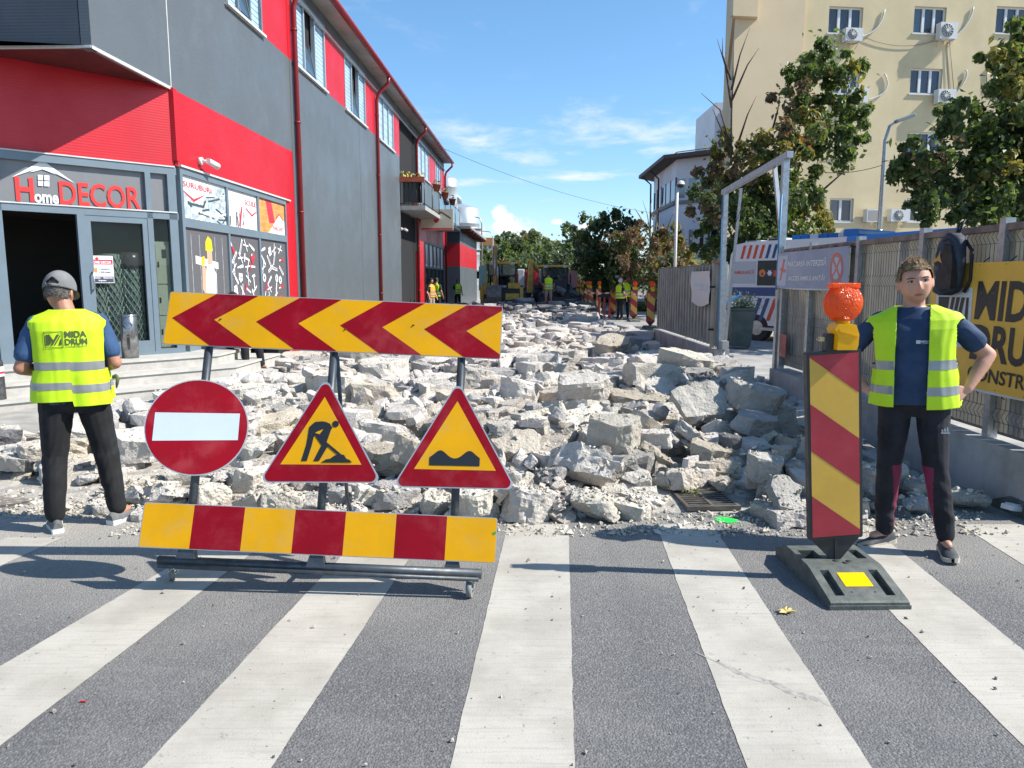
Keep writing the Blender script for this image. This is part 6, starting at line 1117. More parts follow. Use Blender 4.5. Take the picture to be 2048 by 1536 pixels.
# the pieces one remembers: picture place of the middle, width in photo pixels, form, turn, tilt, lean towards, tone
KEY = [(1127, 835, 100, 'wedge', 1.2, 1.05, 1.5, 0, 'the peaked one standing like a tent'), (1033, 885, 104, 'block', .5, .5, .3, 1, 'rough brown broken face, behind the uneven road sign'),
 (1160, 930, 205, 'slab', -.75, .62, 2.5, 0, 'long slab sliding down towards the crossing'), (1232, 868, 124, 'block', .2, .15, 0, 0, 'squarish, topmost of the heap'),
 (1283, 806, 142, 'slab', .1, .12, 1., 1, 'wide flat slab on top of the heap'), (1404, 815, 122, 'slab', .35, 1.0, .15, 2, 'flat face tipped up towards the crossing'),
 (1166, 776, 112, 'block', .3, .2, 0, 0, 'cube-like with a shaded front'), (1041, 790, 95, 'block', .6, .3, 2, 0, 'behind the tip of the uneven road sign'),
 (1312, 905, 92, 'shard', -.8, .55, .8, 1, 'narrow bar leaning down'), (1275, 940, 74, 'lump', 0, 0, 0, 0, 'faceted, under the leaning bar'), (1366, 952, 84, 'lump', 1, 0, 0, 1, 'pitted brown, just above the drain grate'),
 (1318, 962, 66, 'lump', 1.6, .1, 0, 0, 'roundish, beside the pitted brown one'), (1447, 938, 62, 'lump', .3, 0, 0, 1, 'round brown, over the grate corner'), (1443, 975, 62, 'lump', 2.2, .1, 0, 1, 'small round, touching the grate'),
 (1280, 985, 120, 'shard', .1, .25, 1, 0, 'long pale, lying against the grate'), (1193, 1010, 112, 'lump', .1, .1, 0, 0, 'big pale, nearest the crossing'), (1056, 1008, 124, 'block', -.1, .25, 2, 0, 'pale jagged, at the edge of the asphalt'),
 (1048, 955, 66, 'shard', 1.2, .9, .2, 0, 'upright, beside the corner of the uneven road sign'), (1420, 905, 110, 'slab', .2, .3, 1.2, 1, 'sunlit cream, half in the fence shadow'), (1388, 855, 84, 'wedge', .7, .3, 1, 0, 'sunlit with a bright ridge'),
 (1290, 748, 150, 'slab', .15, .3, 3, 0, 'long, propped up at one end'), (1372, 735, 110, 'block', -.3, .3, 1, 0, 'white dusty, beside the gateway'), (1510, 850, 118, 'slab', .5, .35, 1, 2, 'with a worn white line on it'),
 (1512, 797, 116, 'block', -.3, .3, 1, 2, 'shaded, by the fence wall'), (1530, 930, 84, 'block', .2, .3, 1, 2, 'dark cleft below, in the fence shadow'), (1568, 985, 90, 'slab', 1.3, .9, .3, 2, 'leaning behind the striped beacon'),
 (1224, 692, 92, 'slab', .6, .45, .4, 1, 'tilted like a ramp'), (1200, 700, 70, 'slab', 0, .1, 0, 1, 'flat, below the ramp-like slab'), (270, 905, 118, 'block', .25, .2, 1, 0, 'huge, beside the older man'), (180, 960, 60, 'lump', 0, .1, 0, 0, 'small, behind the older man'),
 (769, 842, 134, 'slab', -.15, .2, 2, 0, 'thick slab beside the roadworks sign'), (740, 775, 118, 'slab', .2, .15, 2, 1, 'long flat slab above the roadworks sign'), (540, 800, 90, 'block', .8, .3, 0, 0, 'above the no-entry sign'),
 (840, 900, 120, 'block', .1, .35, 2, 1, 'brown shaded front, between the two triangles'), (610, 765, 90, 'slab', .3, .3, 1, 0, 'below the arrow board'), (520, 940, 110, 'block', 1, .3, 1, 0, 'between no-entry and roadworks signs'),
 (560, 1000, 100, 'lump', .4, .1, 0, 0, 'low, behind the striped bottom board'), (740, 985, 110, 'slab', .4, .5, 2, 0, 'tipped, under the roadworks sign'), (880, 1000, 100, 'block', 1.1, .4, 1, 0, 'pale, under the uneven road sign'),
 (30, 930, 70, 'block', .3, .2, 1, 0, 'at the side of the manhole cover'), (1455, 760, 90, 'shard', .4, .5, .4, 2, 'dark pointed plank-like, at the gateway'), (600, 880, 90, 'block', .5, .4, .6, 0, 'at the elbow of the roadworks sign'),
 (170, 870, 74, 'slab', .2, .4, 1, 0, 'seen between the legs of the older man'), (75, 905, 66, 'block', .7, .3, 1, 1, 'behind the manhole cover'), (115, 935, 54, 'lump', .2, .2, 0, 0, 'low, by the older man\'s trouser leg'), (330, 965, 70, 'block', .5, .3, 1, 0, 'under the no-entry disc'), (420, 990, 80, 'lump', .8, .2, 1, 0, 'beside the first barrier post'), (340, 800, 84, 'slab', .2, .2, 1, 0, 'behind the rim of the no-entry disc'),
 (1640, 900, 90, 'block', .4, .3, 1, 2, 'hidden in part by the striped panel'), (1760, 960, 80, 'block', .1, .2, 1, 2, 'squared, beside the younger man\'s knee'), (1900, 985, 70, 'slab', .3, .2, 1, 2, 'at the foot of the wall beyond the younger man'), (950, 990, 90, 'block', .4, .3, 0, 0, 'beside the last barrier post'), (1105, 955, 70, 'lump', .5, .3, 0, 2, 'grey, in the hollow under the long slab'), (660, 800, 90, 'slab', .1, .3, 1, 0, 'beside the middle barrier post')]
for px, py, wpx, form, yaw, tilt, td, tone, note in KEY:
    ri = FORMS[form][RN.randint(len(FORMS[form]))]; cands = [rot_of(yaw+RN.uniform(-.1, .1), tilt*f, td) for f in (.8, 1., 1.15)]; best = None
    ya, yb = G(px, py, .0).y, G(px, py, .62).y
    for q in range(14):                                 # along the sight line: where the settled piece shows at its height in the picture
        y = ya + (yb-ya)*q/13; p = P(px, py, y); s = wpx*y/1500.*1.05; r = settle(ri, p.x, y, s, cands, .05, False, 80)
        if r is not None and (best is None or abs(r[0]-p.z) < best[0]): best = (abs(r[0]-p.z), p.x, y, s)
    if best: put(ri, best[1], best[2], best[3], cands, tone, note, .05, 80)
# then small pieces that fill the gaps
for _ in range(3600):
    y = 4.95 + 26*RN.rand()**1.7; l, r = field_edges(np.array(y)); x = RN.uniform(l+.05, r-.05); s = float(np.clip(RN.lognormal(-1.95, .4), .06, .3))
    if not clear_of_grate(x, y, s): continue
    i, j = int((x-X0)/CELL), int((y-Y0)/CELL); loc = HM[max(0, i-5):i+6, max(0, j-5):j+6]
    if HM[i, j] > np.percentile(loc, 45): continue
    put(RN.choice(FORMS[['lump', 'block', 'shard', 'wedge'][RN.randint(4)]]), x, y, s, turns(2, .8), limit=top_limit(x, y)+.06)
# the dug ground itself is a rough sheet of crushed concrete
bed = MB(); st = 3; ii = list(range(0, NX, st)); jj = list(range(0, NY, st))
for a, i in enumerate(ii):
    for b_, j in enumerate(jj):
        q = V((gx[i], gy[j], 0)); z = BED[i, j] + (.035*noise.noise(q*3.1)+.02*noise.noise(q*9))*min(1, inside[i, j]*2) - (.03 if inside[i, j] < .01 else -.006)
        bed.v.append((gx[i], gy[j], z))
for a in range(len(ii)-1):
    for b_ in range(len(jj)-1):
        if max(inside[ii[a], jj[b_]], inside[ii[a+1], jj[b_+1]], inside[ii[a+1], jj[b_]], inside[ii[a], jj[b_+1]]) > .008:
            q = len(jj); bed.f.append((a*q+b_, (a+1)*q+b_, (a+1)*q+b_+1, a*q+b_+1)); bed.m.append(0); bed.s.append(True)
struct('dug_ground', bed, M_SOIL)
# the 300 that show largest are things of their own, the rest one mass
for d in PLACED: d['show'] = d['s']/max(d['y'], 1) * (1 if not d['name'] else 10)
PLACED.sort(key=lambda d: -d['show'])
MESHC = {}
def rock_mesh(ri, lod, tone):
    k = (ri, lod, tone)
    if k not in MESHC:
        vs, fs = getattr(ROCKS[ri], lod); me = bpy.data.meshes.new('concrete_chunk'); me.from_pydata(vs, [], fs); me.materials.append(M_CON[tone]); me.update(); MESHC[k] = me
    return MESHC[k]
COLS = [(110, 'black bollard'), (235, 'older man'), (320, 'steel bin'), (480, 'no-entry disc'), (585, 'second chevron'), (720, 'worker sign'), (810, 'fourth chevron'), (1000, 'bump sign'), (1140, 'crossing bar'), (1235, 'loader bucket'), (1330, 'lone beacon'), (1440, 'drain grate'), (1570, 'green mark'), (1740, 'striped beacon'), (4000, 'younger man')]
ROWS_ = [(5.35, 'front'), (5.9, 'second'), (6.5, 'third'), (7.2, 'fourth'), (8.0, 'fifth'), (9.0, 'sixth'), (10.2, 'seventh'), (11.6, 'eighth'), (13.4, 'ninth'), (16, 'tenth'), (20, 'eleventh'), (99, 'last')]
def px_of(d): return 1024+1500*d['x']/(d['y']*cos(TH)-(d['z']-CAMH)*sin(TH))
def rock_label(d):
    rk = ROCKS[d['ri']]; s = d['s']
    if d['name']: return f"{TONE[d['tone']]} {rk.form} of broken concrete, {d['name']}"
    size = 'huge' if s > .85 else 'large' if s > .62 else 'mid-sized' if s > .48 else 'smallish' if s > .36 else 'small' if s > .26 else 'tiny'
    up = abs((d['R'] @ V((0, 0, 1))).z); pose = 'lying flat' if up > .975 else 'slightly tipped' if up > .9 else 'tilted' if up > .7 else 'standing on edge'
    what = {'slab': 'slab', 'block': 'block', 'wedge': 'wedge', 'lump': 'lump', 'shard': 'bar'}[rk.form]
    px = px_of(d); col = next(n for x, n in COLS if px < x); row = next(n for y, n in ROWS_ if d['y'] < y)
    return f"{size} {TONE[d['tone']]} concrete {what}, {pose}, {row} row, behind the {col}" if col not in ('loader bucket', 'lone beacon', 'drain grate', 'green mark', 'crossing bar') else f"{size} {TONE[d['tone']]} concrete {what}, {pose}, {row} row, facing the {col}"
NAMES = [rock_label(d).replace(' asphalt concrete ', ' asphalt ') for d in PLACED[:298]]; dupe = {}
for q, n in enumerate(NAMES): dupe.setdefault(n, []).append(q)
for n, qs in dupe.items():
    if len(qs) > 1:
        qs.sort(key=lambda q: px_of(PLACED[q])); words_ = ('one nearer the shop', 'one nearer the fence') if len(qs) == 2 else ('one nearest the shop', 'middle one', 'one nearest the fence')
        if len(qs) == 4: words_ = ('nearest the shop', 'second from the shop', 'second from the fence', 'nearest the fence')
        if len(qs) <= 4:
            for q, w_ in zip(qs, words_): NAMES[q] = NAMES[q].replace(' concrete ', ' ').replace(' row,', ' row,') + ', ' + w_
rest = MB()
for q, d in enumerate(PLACED):
    M4 = Matrix.Translation((d['x'], d['y'], d['z'])) @ d['R'].to_4x4() @ Matrix.Diagonal((d['s'],)*3).to_4x4()
    if q < 298:
        o = link('concrete_chunk', rock_mesh(d['ri'], 'hi' if d['show'] > .045 else 'mid', d['tone'])); o.matrix_world = M4
        tag(o, NAMES[q], 'concrete chunk', 'broken concrete on the torn-up road')
    else:
        vs, fs = ROCKS[d['ri']].lo; rest.add([M4 @ V(v) for v in vs], fs, d['tone'])
o = stuff('broken_concrete', rest, M_CON)
# crumbs and gravel between the pieces, thinning out over the asphalt
crumb = MB(); OCT = [(1, 0, 0), (0, 1, 0), (-1, 0, 0), (0, -1, 0), (0, 0, 1), (0, 0, -1)]; OF = [(0, 1, 4), (1, 2, 4), (2, 3, 4), (3, 0, 4), (1, 0, 5), (2, 1, 5), (3, 2, 5), (0, 3, 5)]
def stone(mb, x, y, z, s, mi):
    M = rot_of(RN.uniform(0, 6.3), RN.uniform(0, 1.2), RN.uniform(0, 6.3)); k = RN.uniform(.6, 1.25, 6)*s; sq = RN.uniform(.45, .8)
    mb.add([(M @ V((v[0]*k[i], v[1]*k[i]*.8, v[2]*k[i]*sq))) + V((x, y, z)) for i, v in enumerate(OCT)], OF, mi)
for _ in range(15000):
    if RN.rand() < .36: y = 4.62 + abs(RN.normal(0, .5)) ; x = RN.uniform(-4.6, 3.4); y += .0 if x > -2.6 else .35
    else: y = 5 + 12*RN.rand()**1.5; x = RN.uniform(-5, 3.5)
    l, r = field_edges(np.array(max(y, 4.9)))
    if x < l-.5 or x > r: continue
    i, j = int((x-X0)/CELL), int((y-Y0)/CELL); s = float(np.clip(RN.lognormal(-4.55, .55), .004, .04))
    stone(crumb, x, y, max(HM[i, j], 0)+s*.3, s, 0 if RN.rand() < .75 else 1)
stuff('concrete_crumbs', crumb, M_CON[:2])
gr = MB()
for _ in range(520):
    x = RN.uniform(-3.6, 3.6); y = 2.1 + 2.8*RN.rand()**.75; s = float(np.clip(RN.lognormal(-5.35, .55), .002, .013)); stone(gr, x, y, .004+s*.35, s, int(RN.choice([0, 1, 2, 3])))
stuff('gravel', gr, M_CON)
# ------------------------------------------------------------------ road signs on their trolley
SG_Y = mat('sign_yellow', (.66, .325, .002), .45, var=.07, vscale=3, spec=.2, dirt=((.40, .30, .13), 5.5, .35))
SG_R = mat('sign_red', (.235, .0015, .009), .42, var=.12, vscale=3, spec=.18, dirt=((.38, .07, .08), 5.1, .34))
SG_W = mat('sign_white', (.47, .54, .63), .35, var=.05, vscale=3, dirt=((.45, .48, .52), 4, .3))
SG_K = mat('sign_black', (.012, .013, .016), .45)
SG_E = mat('sign_edge', (.50, .50, .49), .4, .6, var=.15)
SG_B = mat('sign_back', (.36, .37, .38), .5, .5, var=.2)
ST_D = mat('dark_steel', (.055, .066, .078), .42, .45, var=.25, vscale=14, dirt=((.16, .15, .13), 9, .35))
ls = 1.1; yaw_, lean_, roll_ = .0089, -.3494, .047
Rf = Matrix.Rotation(yaw_, 3, 'Z') @ Matrix.Rotation(lean_, 3, 'X') @ Matrix.Rotation(roll_, 3, 'Y')
FO = V((-.9423, 3.3288, 0))*ls + V((0, 0, CAMH*(1-ls)))
FP = Pl(FO, Rf @ V((1, 0, 0)), Rf @ V((0, 0, 1)))
bt = thing('barrier_trolley', 'wheeled barrier of yellow and red boards and three round and triangular road signs', 'road sign', G(640, 1172))
def sheet(m, pl, outline, d, layers, th=.004):
    """a sign sheet of some thickness with flat prints lying on it"""
    m.ppoly(pl, outline, d-th, d, 3, 3)
    k = len(m.f)
    for mi, poly, lift in layers:
        if len(poly) > 2: m.flat(pl, poly, d+.0012*lift, mi)
SM = [SG_Y, SG_R, SG_W, SG_E, SG_K, SG_B]
W2 = .935; b0, b1, t0, t1 = .3742, .6085, 1.472, 1.779
D0 = .034                                                # boards sit in front of the posts
# bottom board: seven blocks
m = MB(); out = rrect(-W2, b0, W2, b1, .012); lay = []
for i in range(7):
    a = -W2+2*W2*i/7; c = -W2+2*W2*(i+1)/7; q = rrect(-W2+.004, b0+.004, W2-.004, b1-.004, .01); q = clip(q, -1, 0, -a); q = clip(q, 1, 0, c); lay.append((i % 2, q, 1))
sheet(m, FP, out, D0, lay); m.flat(FP, [(W2-.02, b0+.145), (W2-.005, b0+.15), (W2-.006, b0+.165), (W2-.022, b0+.158)], D0+.003, 6)
part('striped_board', m, SM+[mat('paint_green', (.02, .28, .07), .6)], bt)
# top board: chevrons pointing to the shop
m = MB(); q0 = rrect(-.959, t0+.004, .904, t1-.004, .01); out = rrect(-.963, t0, .908, t1, .012); lay = [(0, q0, 1)]
hh = (t1-t0)/2; vm = (t0+t1)/2; tip0 = -.93; pitch = .238
for i in range(4):
    x = tip0+i*2*pitch*.985; w_ = pitch*.985; k = .235
    up = [(x, vm), (x+w_, vm), (x+w_+k, t1), (x+k, t1)]; dn = [(x, vm), (x+k, t0), (x+w_+k, t0), (x+w_, vm)]
    for q in (up, dn):
        q = clip(clip(q, 1, 0, .904), 0, 1, t1-.004); q = clip(q, 0, -1, -(t0+.004)); lay.append((1, q, 2))
sheet(m, FP, out, D0, lay)
for u, v in ((-.66, vm+.005), (.415, vm+.02), (.04, vm-.02)): m.ball(FP.at(u, v, D0+.003), (.007, .007, .004), 4, 6)
part('arrow_board', m, SM, bt)
# no-entry disc
cu, cv = FP.uv(397, 857); _, ru = FP.uv(397, 755); rr = abs(ru-cv)*.99; rx = (FP.uv(493, 857)[0]-FP.uv(300, 857)[0])/2; rr = (rr+rx)/2*.965
SP = Pl(FP.at(cu, cv), FP.ex + FP.n*-.26 + FP.ez*.075, FP.ez - FP.ex*.075); m = MB()
sheet(m, SP, disc(0, 0, rr), D0+.02, [(1, disc(0, 0, rr-.006), 1), (2, [(-.83*rr, -.29*rr), (.80*rr, -.27*rr), (.82*rr, .29*rr), (-.81*rr, .29*rr)], 2)], .012)
part('no_entry_sign', m, SM, bt)
def tri(cx, base, half, h, r=.028, n=6):
    P3 = [V((cx-half, base)), V((cx+half, base)), V((cx, base+h))]; o = []
    for i in range(3):
        p, a, b = P3[i], P3[i-1], P3[(i+1) % 3]; d1 = (a-p).normalized(); d2 = (b-p).normalized(); ang = d1.angle(d2); L = r/tan(ang/2); s_ = p+d1*L; e_ = p+d2*L; cc = p+(d1+d2).normalized()*(r/sin(ang/2))
        a1 = atan2(s_.y-cc.y, s_.x-cc.x); a2 = atan2(e_.y-cc.y, e_.x-cc.x); da = (a2-a1) % (2*pi)
        if da > pi: da -= 2*pi
        o += [(cc.x+r*cos(a1+da*k/n), cc.y+r*sin(a1+da*k/n)) for k in range(n+1)]
    return o
def tri_sign(name, L, R_, T, glyph):
    (ul, vl), (ur, vr), (ut, vt) = FP.uv(*L), FP.uv(*R_), FP.uv(*T); half = (ur-ul)/2; cx = (ul+ur)/2; base = (vl+vr)/2; h = vt-base; m = MB()
    tl = (vr-vl)/(ur-ul); T1 = Pl(FP.at(cx, base), FP.ex+FP.ez*tl, FP.ez-FP.ex*tl)
    inn = [(-half*.70, h*.155), (half*.70, h*.155), (0, h*.835)]
    sheet(m, T1, tri(0, -.012, half+.018, h+.035), D0+.02, [(1, tri(0, -.006, half+.006, h+.016), 1), (0, inn, 2)], .01); glyph(m, T1, half, h); return part(name, m, SM, bt)
def worker(m, T, half, h):
    k = half*.70; d = D0+.0245; S = lambda pts: [((x-.5)*2*k, h*(.155+y*.68)) for x, y in pts]          # unit box of the yellow triangle
    z = [d]
    def blk(pts): m.flat(T, S(pts), z[0], 4); z[0] += .00015
    blk([(.255, .05), (.325, .05), (.375, .28), (.40, .45), (.32, .42), (.305, .28)])
    blk([(.405, .05), (.475, .05), (.575, .27), (.545, .335), (.47, .44), (.38, .47), (.43, .38), (.495, .28)])
    blk([(.32, .41), (.40, .47), (.60, .47+.1), (.585, .60), (.52, .63), (.40, .625), (.33, .55)]); blk([(.47, .45), (.545, .28), (.60, .50), (.62, .545), (.56, .60)])
    blk([(.40, .625), (.50, .635), (.455, .60), (.385, .57), (.37, .52), (.33, .50), (.355, .58)]); blk([(.33, .49), (.35, .52), (.74, .155), (.715, .13)])
    blk([(.50, .03), (.56, .075), (.61, .085), (.66, .13), (.72, .155), (.78, .14), (.81, .085), (.85, .07), (.885, .03)])
    m.flat(T, [((.655-.5)*2*k+a, h*(.155+.595*.68)+b) for a, b in disc(0, 0, k*.083, 16)], d, 4)
def gs_(x): return exp(-(x/.165)**2)
def bumps(m, T, half, h):
    k = half*.70; d = D0+.0245; pts = [(-.63*k, h*.195), (.60*k, h*.195), (.60*k, h*.265)]
    for i in range(25): x = .60-1.23*i/24; q = i/24; pts.append((x*k, h*(.258+.085*(gs_(q-.21)+gs_(q-.79)))))
    m.flat(T, pts, d, 4)
tri_sign('roadworks_sign', (530, 962), (760, 963), (658, 766), worker); tri_sign('uneven_road_sign', (794, 971), (1026, 976), (918, 774), bumps)
# posts, foot beam, stays and castors
for (xa, ya), (xb, yb) in (((417, 690), (374, 1112)), ((668, 700), (633, 1130)), ((922, 715), (904, 1145))):
    m = MB(); a = FP.uv(xa, ya); b = FP.uv(xb, yb); m.cyl(FP.at(a[0], a[1]+.16), FP.at(*b), .0225, 0, 14); part('post', m, [ST_D], bt)
    m = MB(); u, v = b; m.ppoly(FP, [(u-.028, v+.075), (u+.028, v+.075), (u+.05, v-.012), (u-.05, v-.012)], -.026, .026); part('post_foot', m, [ST_D], bt)
ba, bb = P(318, 1121, 3.84), P(963, 1148, 3.72); dx = (bb-ba).normalized(); m = MB(); up = V((0, 0, 1)); sd = dx.cross(up).normalized(); up = sd.cross(dx)
m.tube([ba, bb], .026, 0, 14); m.tube([ba+dx*.02+sd*.045-up*.012, bb-dx*.01+sd*.045-up*.012], .012, 0, 8); part('foot_beam', m, [ST_D], bt)
for (px, py), pr in (((668, 703), (703, 1020)), ((668, 703), (703, 1020))):
    pass
m = MB(); a = FP.uv(672, 712); m.tube([FP.at(a[0], a[1], -.03), P(694, 990, 4.62), G(706, 1040, .02)], .012, 0, 8); part('back_stay', m, [ST_D], bt)
m = MB(); m.tube([G(706, 1040, .02), V((FO.x-.05, 3.80, .13))], .012, 0, 8); part('back_stay', m, [ST_D], bt)
WH = mat('castor_wheel', (.22, .22, .21), .6, var=.3, vscale=20)
def castor(c, top, ang):
    m = MB(); r = .042; ax = V((cos(ang), sin(ang), 0)); m.cyl(c-ax*.013, c+ax*.013, r, 0, 20); m.cyl(c-ax*.02, c+ax*.02, .012, 1, 10)
    f = V((-ax.y, ax.x, 0))
    for s in (-1, 1):
        p = c+ax*.019*s; q = top+ax*.019*s; w = f*.014; m.add([p-w, p+w, q+w*1.6, q-w*1.6, p-w+ax*.003*s, p+w+ax*.003*s, q+w*1.6+ax*.003*s, q-w*1.6+ax*.003*s], [(0, 1, 2, 3), (4, 7, 6, 5), (0, 4, 5, 1), (1, 5, 6, 2), (2, 6, 7, 3), (3, 7, 4, 0)], 1)
    m.box((-.026, -.026, -.004), (.026, .026, .006), 1, Matrix.Translation(top) @ Matrix.Rotation(ang, 4, 'Z')); m.cyl(top, top+V((0, 0, .035)), .014, 1, 10); part('castor', m, [WH, GALV], bt)
wl = G(345, 1160); castor(V((wl.x, wl.y, .042)), V((ba.x+.09, 3.86, .105)), radians(25)); wr = G(940, 1194); castor(V((wr.x, wr.y, .042)), V((bb.x-.055, wr.y+.035, .098)), radians(-8))
# ------------------------------------------------------------------ striped beacon panels with lamps
BASE_M = mat('recycled_rubber', (.085, .097, .088), .62, var=.25, vscale=18, bump=.25, bscale=90, dirt=((.22, .21, .185), 6, .45))
PANEL_FR = mat('panel_frame', (.022, .024, .027), .5, var=.2)
LAMP_Y = mat('lamp_case', (.80, .48, .006), .32, var=.06)
def lens_mat():
    m = bpy.data.materials.new('orange_lens'); m.use_nodes = True; w = NT(m.node_tree); b = w.n['Principled BSDF']; MATS['orange_lens'] = m
    tc = w.new('ShaderNodeTexCoord').outputs['Object']; vo = w.new('ShaderNodeTexVoronoi', ins={'Scale': 120.}); w.l.new(tc, vo.inputs['Vector'])
    b.inputs['Base Color'].default_value = (.92, .13, .004, 1); b.inputs['Roughness'].default_value = .16; b.inputs['Subsurface Weight'].default_value = .35; b.inputs['Subsurface Radius'].default_value = (.06, .02, .005); b.inputs['Subsurface Scale'].default_value = .5
    b.inputs['Coat Weight'].default_value = .5
    bn = w.new('ShaderNodeBump', ins={'Strength': .9, 'Distance': .005, 'Height': vo.outputs['Distance']}); w.l.new(bn.outputs[0], b.inputs['Normal']); return translucent(m, (1., .26, .01), .45)
LENS = lens_mat(); translucent(LAMP_Y, (.9, .6, .01), .35)
BT_Y = mat('beacon_yellow', (.60, .36, .05), .4, var=.08, vscale=3, dirt=((.4, .3, .15), 2.5, .25)); BT_R = mat('beacon_red', (.34, .02, .035), .4, var=.12, vscale=3, dirt=((.4, .14, .14), 3, .25))
def beacon(label, loc, rotz=0., group='striped beacon panels along the works', lamp=True, slope=-1, fine=True, full=True, panel=True, cat='beacon'):
    """local axes: x across the panel, y away, base .4 by .76"""
    t = thing('striped_beacon', label, cat, loc, rotz, group)
    m = MB(); w, a, c = .198, -.37, .38                   # half width, front, back
    prof = [(a, .0), (a, .035), (a+.012, .042), (a+.27, .112), (a+.30, .118), (c-.16, .118), (c-.03, .062), (c, .05), (c, 0)]
    L = Pl((0, 0, 0), (0, 1, 0), (0, 0, 1))                # normal is +x
    rim = [(y, z) for y, z in prof]; 
    if fine:
        # side walls with a notch, slope with two grips, flat top with sockets
        m.ppoly(L, rim, -w, -w+.03); m.ppoly(L, rim, w-.03, w)
        m.ppoly(L, [(a, 0), (a, .035), (a+.012, .042), (a+.05, .052), (a+.05, 0)], -w+.03, w-.03)
        sl = lambda y: .042+(.112-.042)*(y-a-.012)/.258
        for x0, x1 in ((-w+.03, -w+.045), (-.105, .105), (w-.045, w-.03)): m.ppoly(L, [(a+.05, sl(a+.05)-.03), (a+.05, sl(a+.05)), (a+.27, .112), (a+.27, .07)], x0, x1)
        m.ppoly(L, [(a+.05, 0), (a+.05, sl(a+.05)-.028), (a+.27, .065), (a+.27, 0)], -w+.03, w-.03)
        m.ppoly(L, [(a+.25, .0), (a+.25, .107), (a+.27, .112), (a+.30, .118), (a+.385, .118), (a+.385, 0)], -w+.03, w-.03)
        m.ppoly(L, [(a+.385, 0), (a+.385, .06), (c-.235, .06), (c-.235, 0)], -w+.03, w-.03)
        m.box((-.075, a+.385, .06), (.115, c-.235, .118)); m.ppoly(L, [(c-.235, 0), (c-.235, .118), (c-.16, .118), (c-.03, .062), (c-.03, 0)], -w+.03, w-.03)
        m.box((-w-.006, a-.008, 0), (w+.006, a+.02, .022))
        o = part('rubber_base', m, [BASE_M], t, True)
        ms = MB()
        for x, y in ((-.02, a+.35), (.05, a+.345), (.02, a+.32)): ms.lathe([(.0, .1186), (.019, .1187), (.019, .1186)], 0, 16, Matrix.Translation((x, y, 0)))
        for x in (-.06, .06): ms.lathe([(.0, .0), (.006, .0)], 0, 10, Matrix.Translation((x, a+.075, sl(a+.075)+.0012)) @ Matrix.Rotation(radians(15), 4, 'X'))
        part('socket', ms, [RUB], t, True)
        mp = MB(); q = [(x, y, sl(y)+.0025) for x, y in ((-.072, a+.115), (.072, a+.115), (.072, a+.225), (-.072, a+.225))]; mp.add(q, [(0, 1, 2, 3)]); part('reflector', mp, [mat('reflector_yellow', (.85, .52, .0), .3)], t, True)
    else:
        m.ppoly(L, rim, -w, w); part('rubber_base', m, [BASE_M], t, True)
        mp = MB(); mp.box((-.08, a+.1, .09), (.08, a+.2, .1)); part('reflector', mp, [mat('reflector_yellow', (.85, .52, .0), .3)], t, True)
    if not panel: return t
    kx = -.072 if fine else 0.; F_ = Pl((0, .02, 0), (1, 0, -kx), (kx, 0, 1)); hw, z0, z1 = .145, .235, 1.262; m = MB()
    m.ppoly(F_, rrect(-hw, z0, hw, z1, .012), -.02, .02, 2)
    m.ppoly(F_, [(-hw+.01, z0+.004), (-.022, .112), (.022, .112), (hw-.01, z0+.004)], -.013, .013, 2); m.pbox(F_, -.008, .115, .008, z0+.02, -.018, .018, 2); m.pbox(F_, -.02, .03, .02, .118, -.02, .02, 2)
    part('panel_frame', m, [BT_Y, BT_R, PANEL_FR], t, True)
    m = MB(); i0, i1, iw = z0+.018, z1-.018, hw-.016
    for sd, dd in ((1, .0225), (-1, -.0225)):
        pl = F_ if sd == 1 else Pl((0, .02, 0), (-1, 0, kx), (kx, 0, 1)); full_ = [(-iw, i0), (iw, i0), (iw, i1), (-iw, i1)]
        m.flat(pl, full_, .0215, 0); k = .79*slope; st = .255
        for j in range(-2, 6):
            c0 = i0-.125+j*2*st*.985; q = clip(full_, -k, -1, -c0) if False else [p for p in full_]
            # band between two sloping lines v - k*u = c
            q = clip(q, k, -1, -c0); q = clip(q, -k, 1, c0+st)
            if len(q) > 2: m.flat(pl, q, .0225, 1)
    part('striped_panel', m, [BT_Y, BT_R], t, True)
    if lamp:
        xl = kx*z1; k_nodes = len(t.children)
        m = MB(); zc = z1
        if fine:
            m.box((-.045, -.01, zc-.005), (-.005, .05, zc+.085), 1, bev=.004); part('lamp_clamp', m, [LAMP_Y, PANEL_FR], t, True)
            m = MB(); m.tube([(-.085, .02, zc+.055), (-.0, .02, zc+.06)], .005, 0, 8); m.box((-.075, .005, zc+.045), (-.045, .03, zc+.068), 0); part('lamp_bolt', m, [mat('brass', (.5, .42, .25), .35, .8)], t, True)
        m = MB(); L2 = Pl((0, 0, 0), (1, 0, 0), (0, 0, 1)); 
        m.ppoly(L2, [(-.005, zc+.004), (.098, zc+.004), (.105, zc+.03), (.106, zc+.085), (.088, zc+.135), (-.004, zc+.14), (-.022, zc+.11), (-.002, zc+.075)], -.055, .05, 0)
        m.ppoly(L2, [(.0, zc+.10), (.098, zc+.07), (.1, zc+.078), (.0, zc+.112)], .05, .056, 0); m.cyl((.04, .0, zc+.135), (.04, .0, zc+.165), .035, 0, 14); part('lamp_case', m, [LAMP_Y], t, True)
        M = Matrix.Translation((.034, .0, zc+.245)) @ Matrix.Rotation(radians(90), 4, 'X'); m = MB(); k = 28 if fine else 12
        m.lathe([(0, .050), (.04, .047), (.07, .038), (.092, .022), (.097, .008), (.103, .006), (.103, -.006), (.097, -.008), (.092, -.022), (.07, -.038), (.04, -.047), (0, -.05)], 0, k, M); m.box((-.05, -.03, zc+.32), (.10, .03, zc+.348), 0, Matrix.Translation((.008, 0, 0)), bev=.006 if fine else 0)
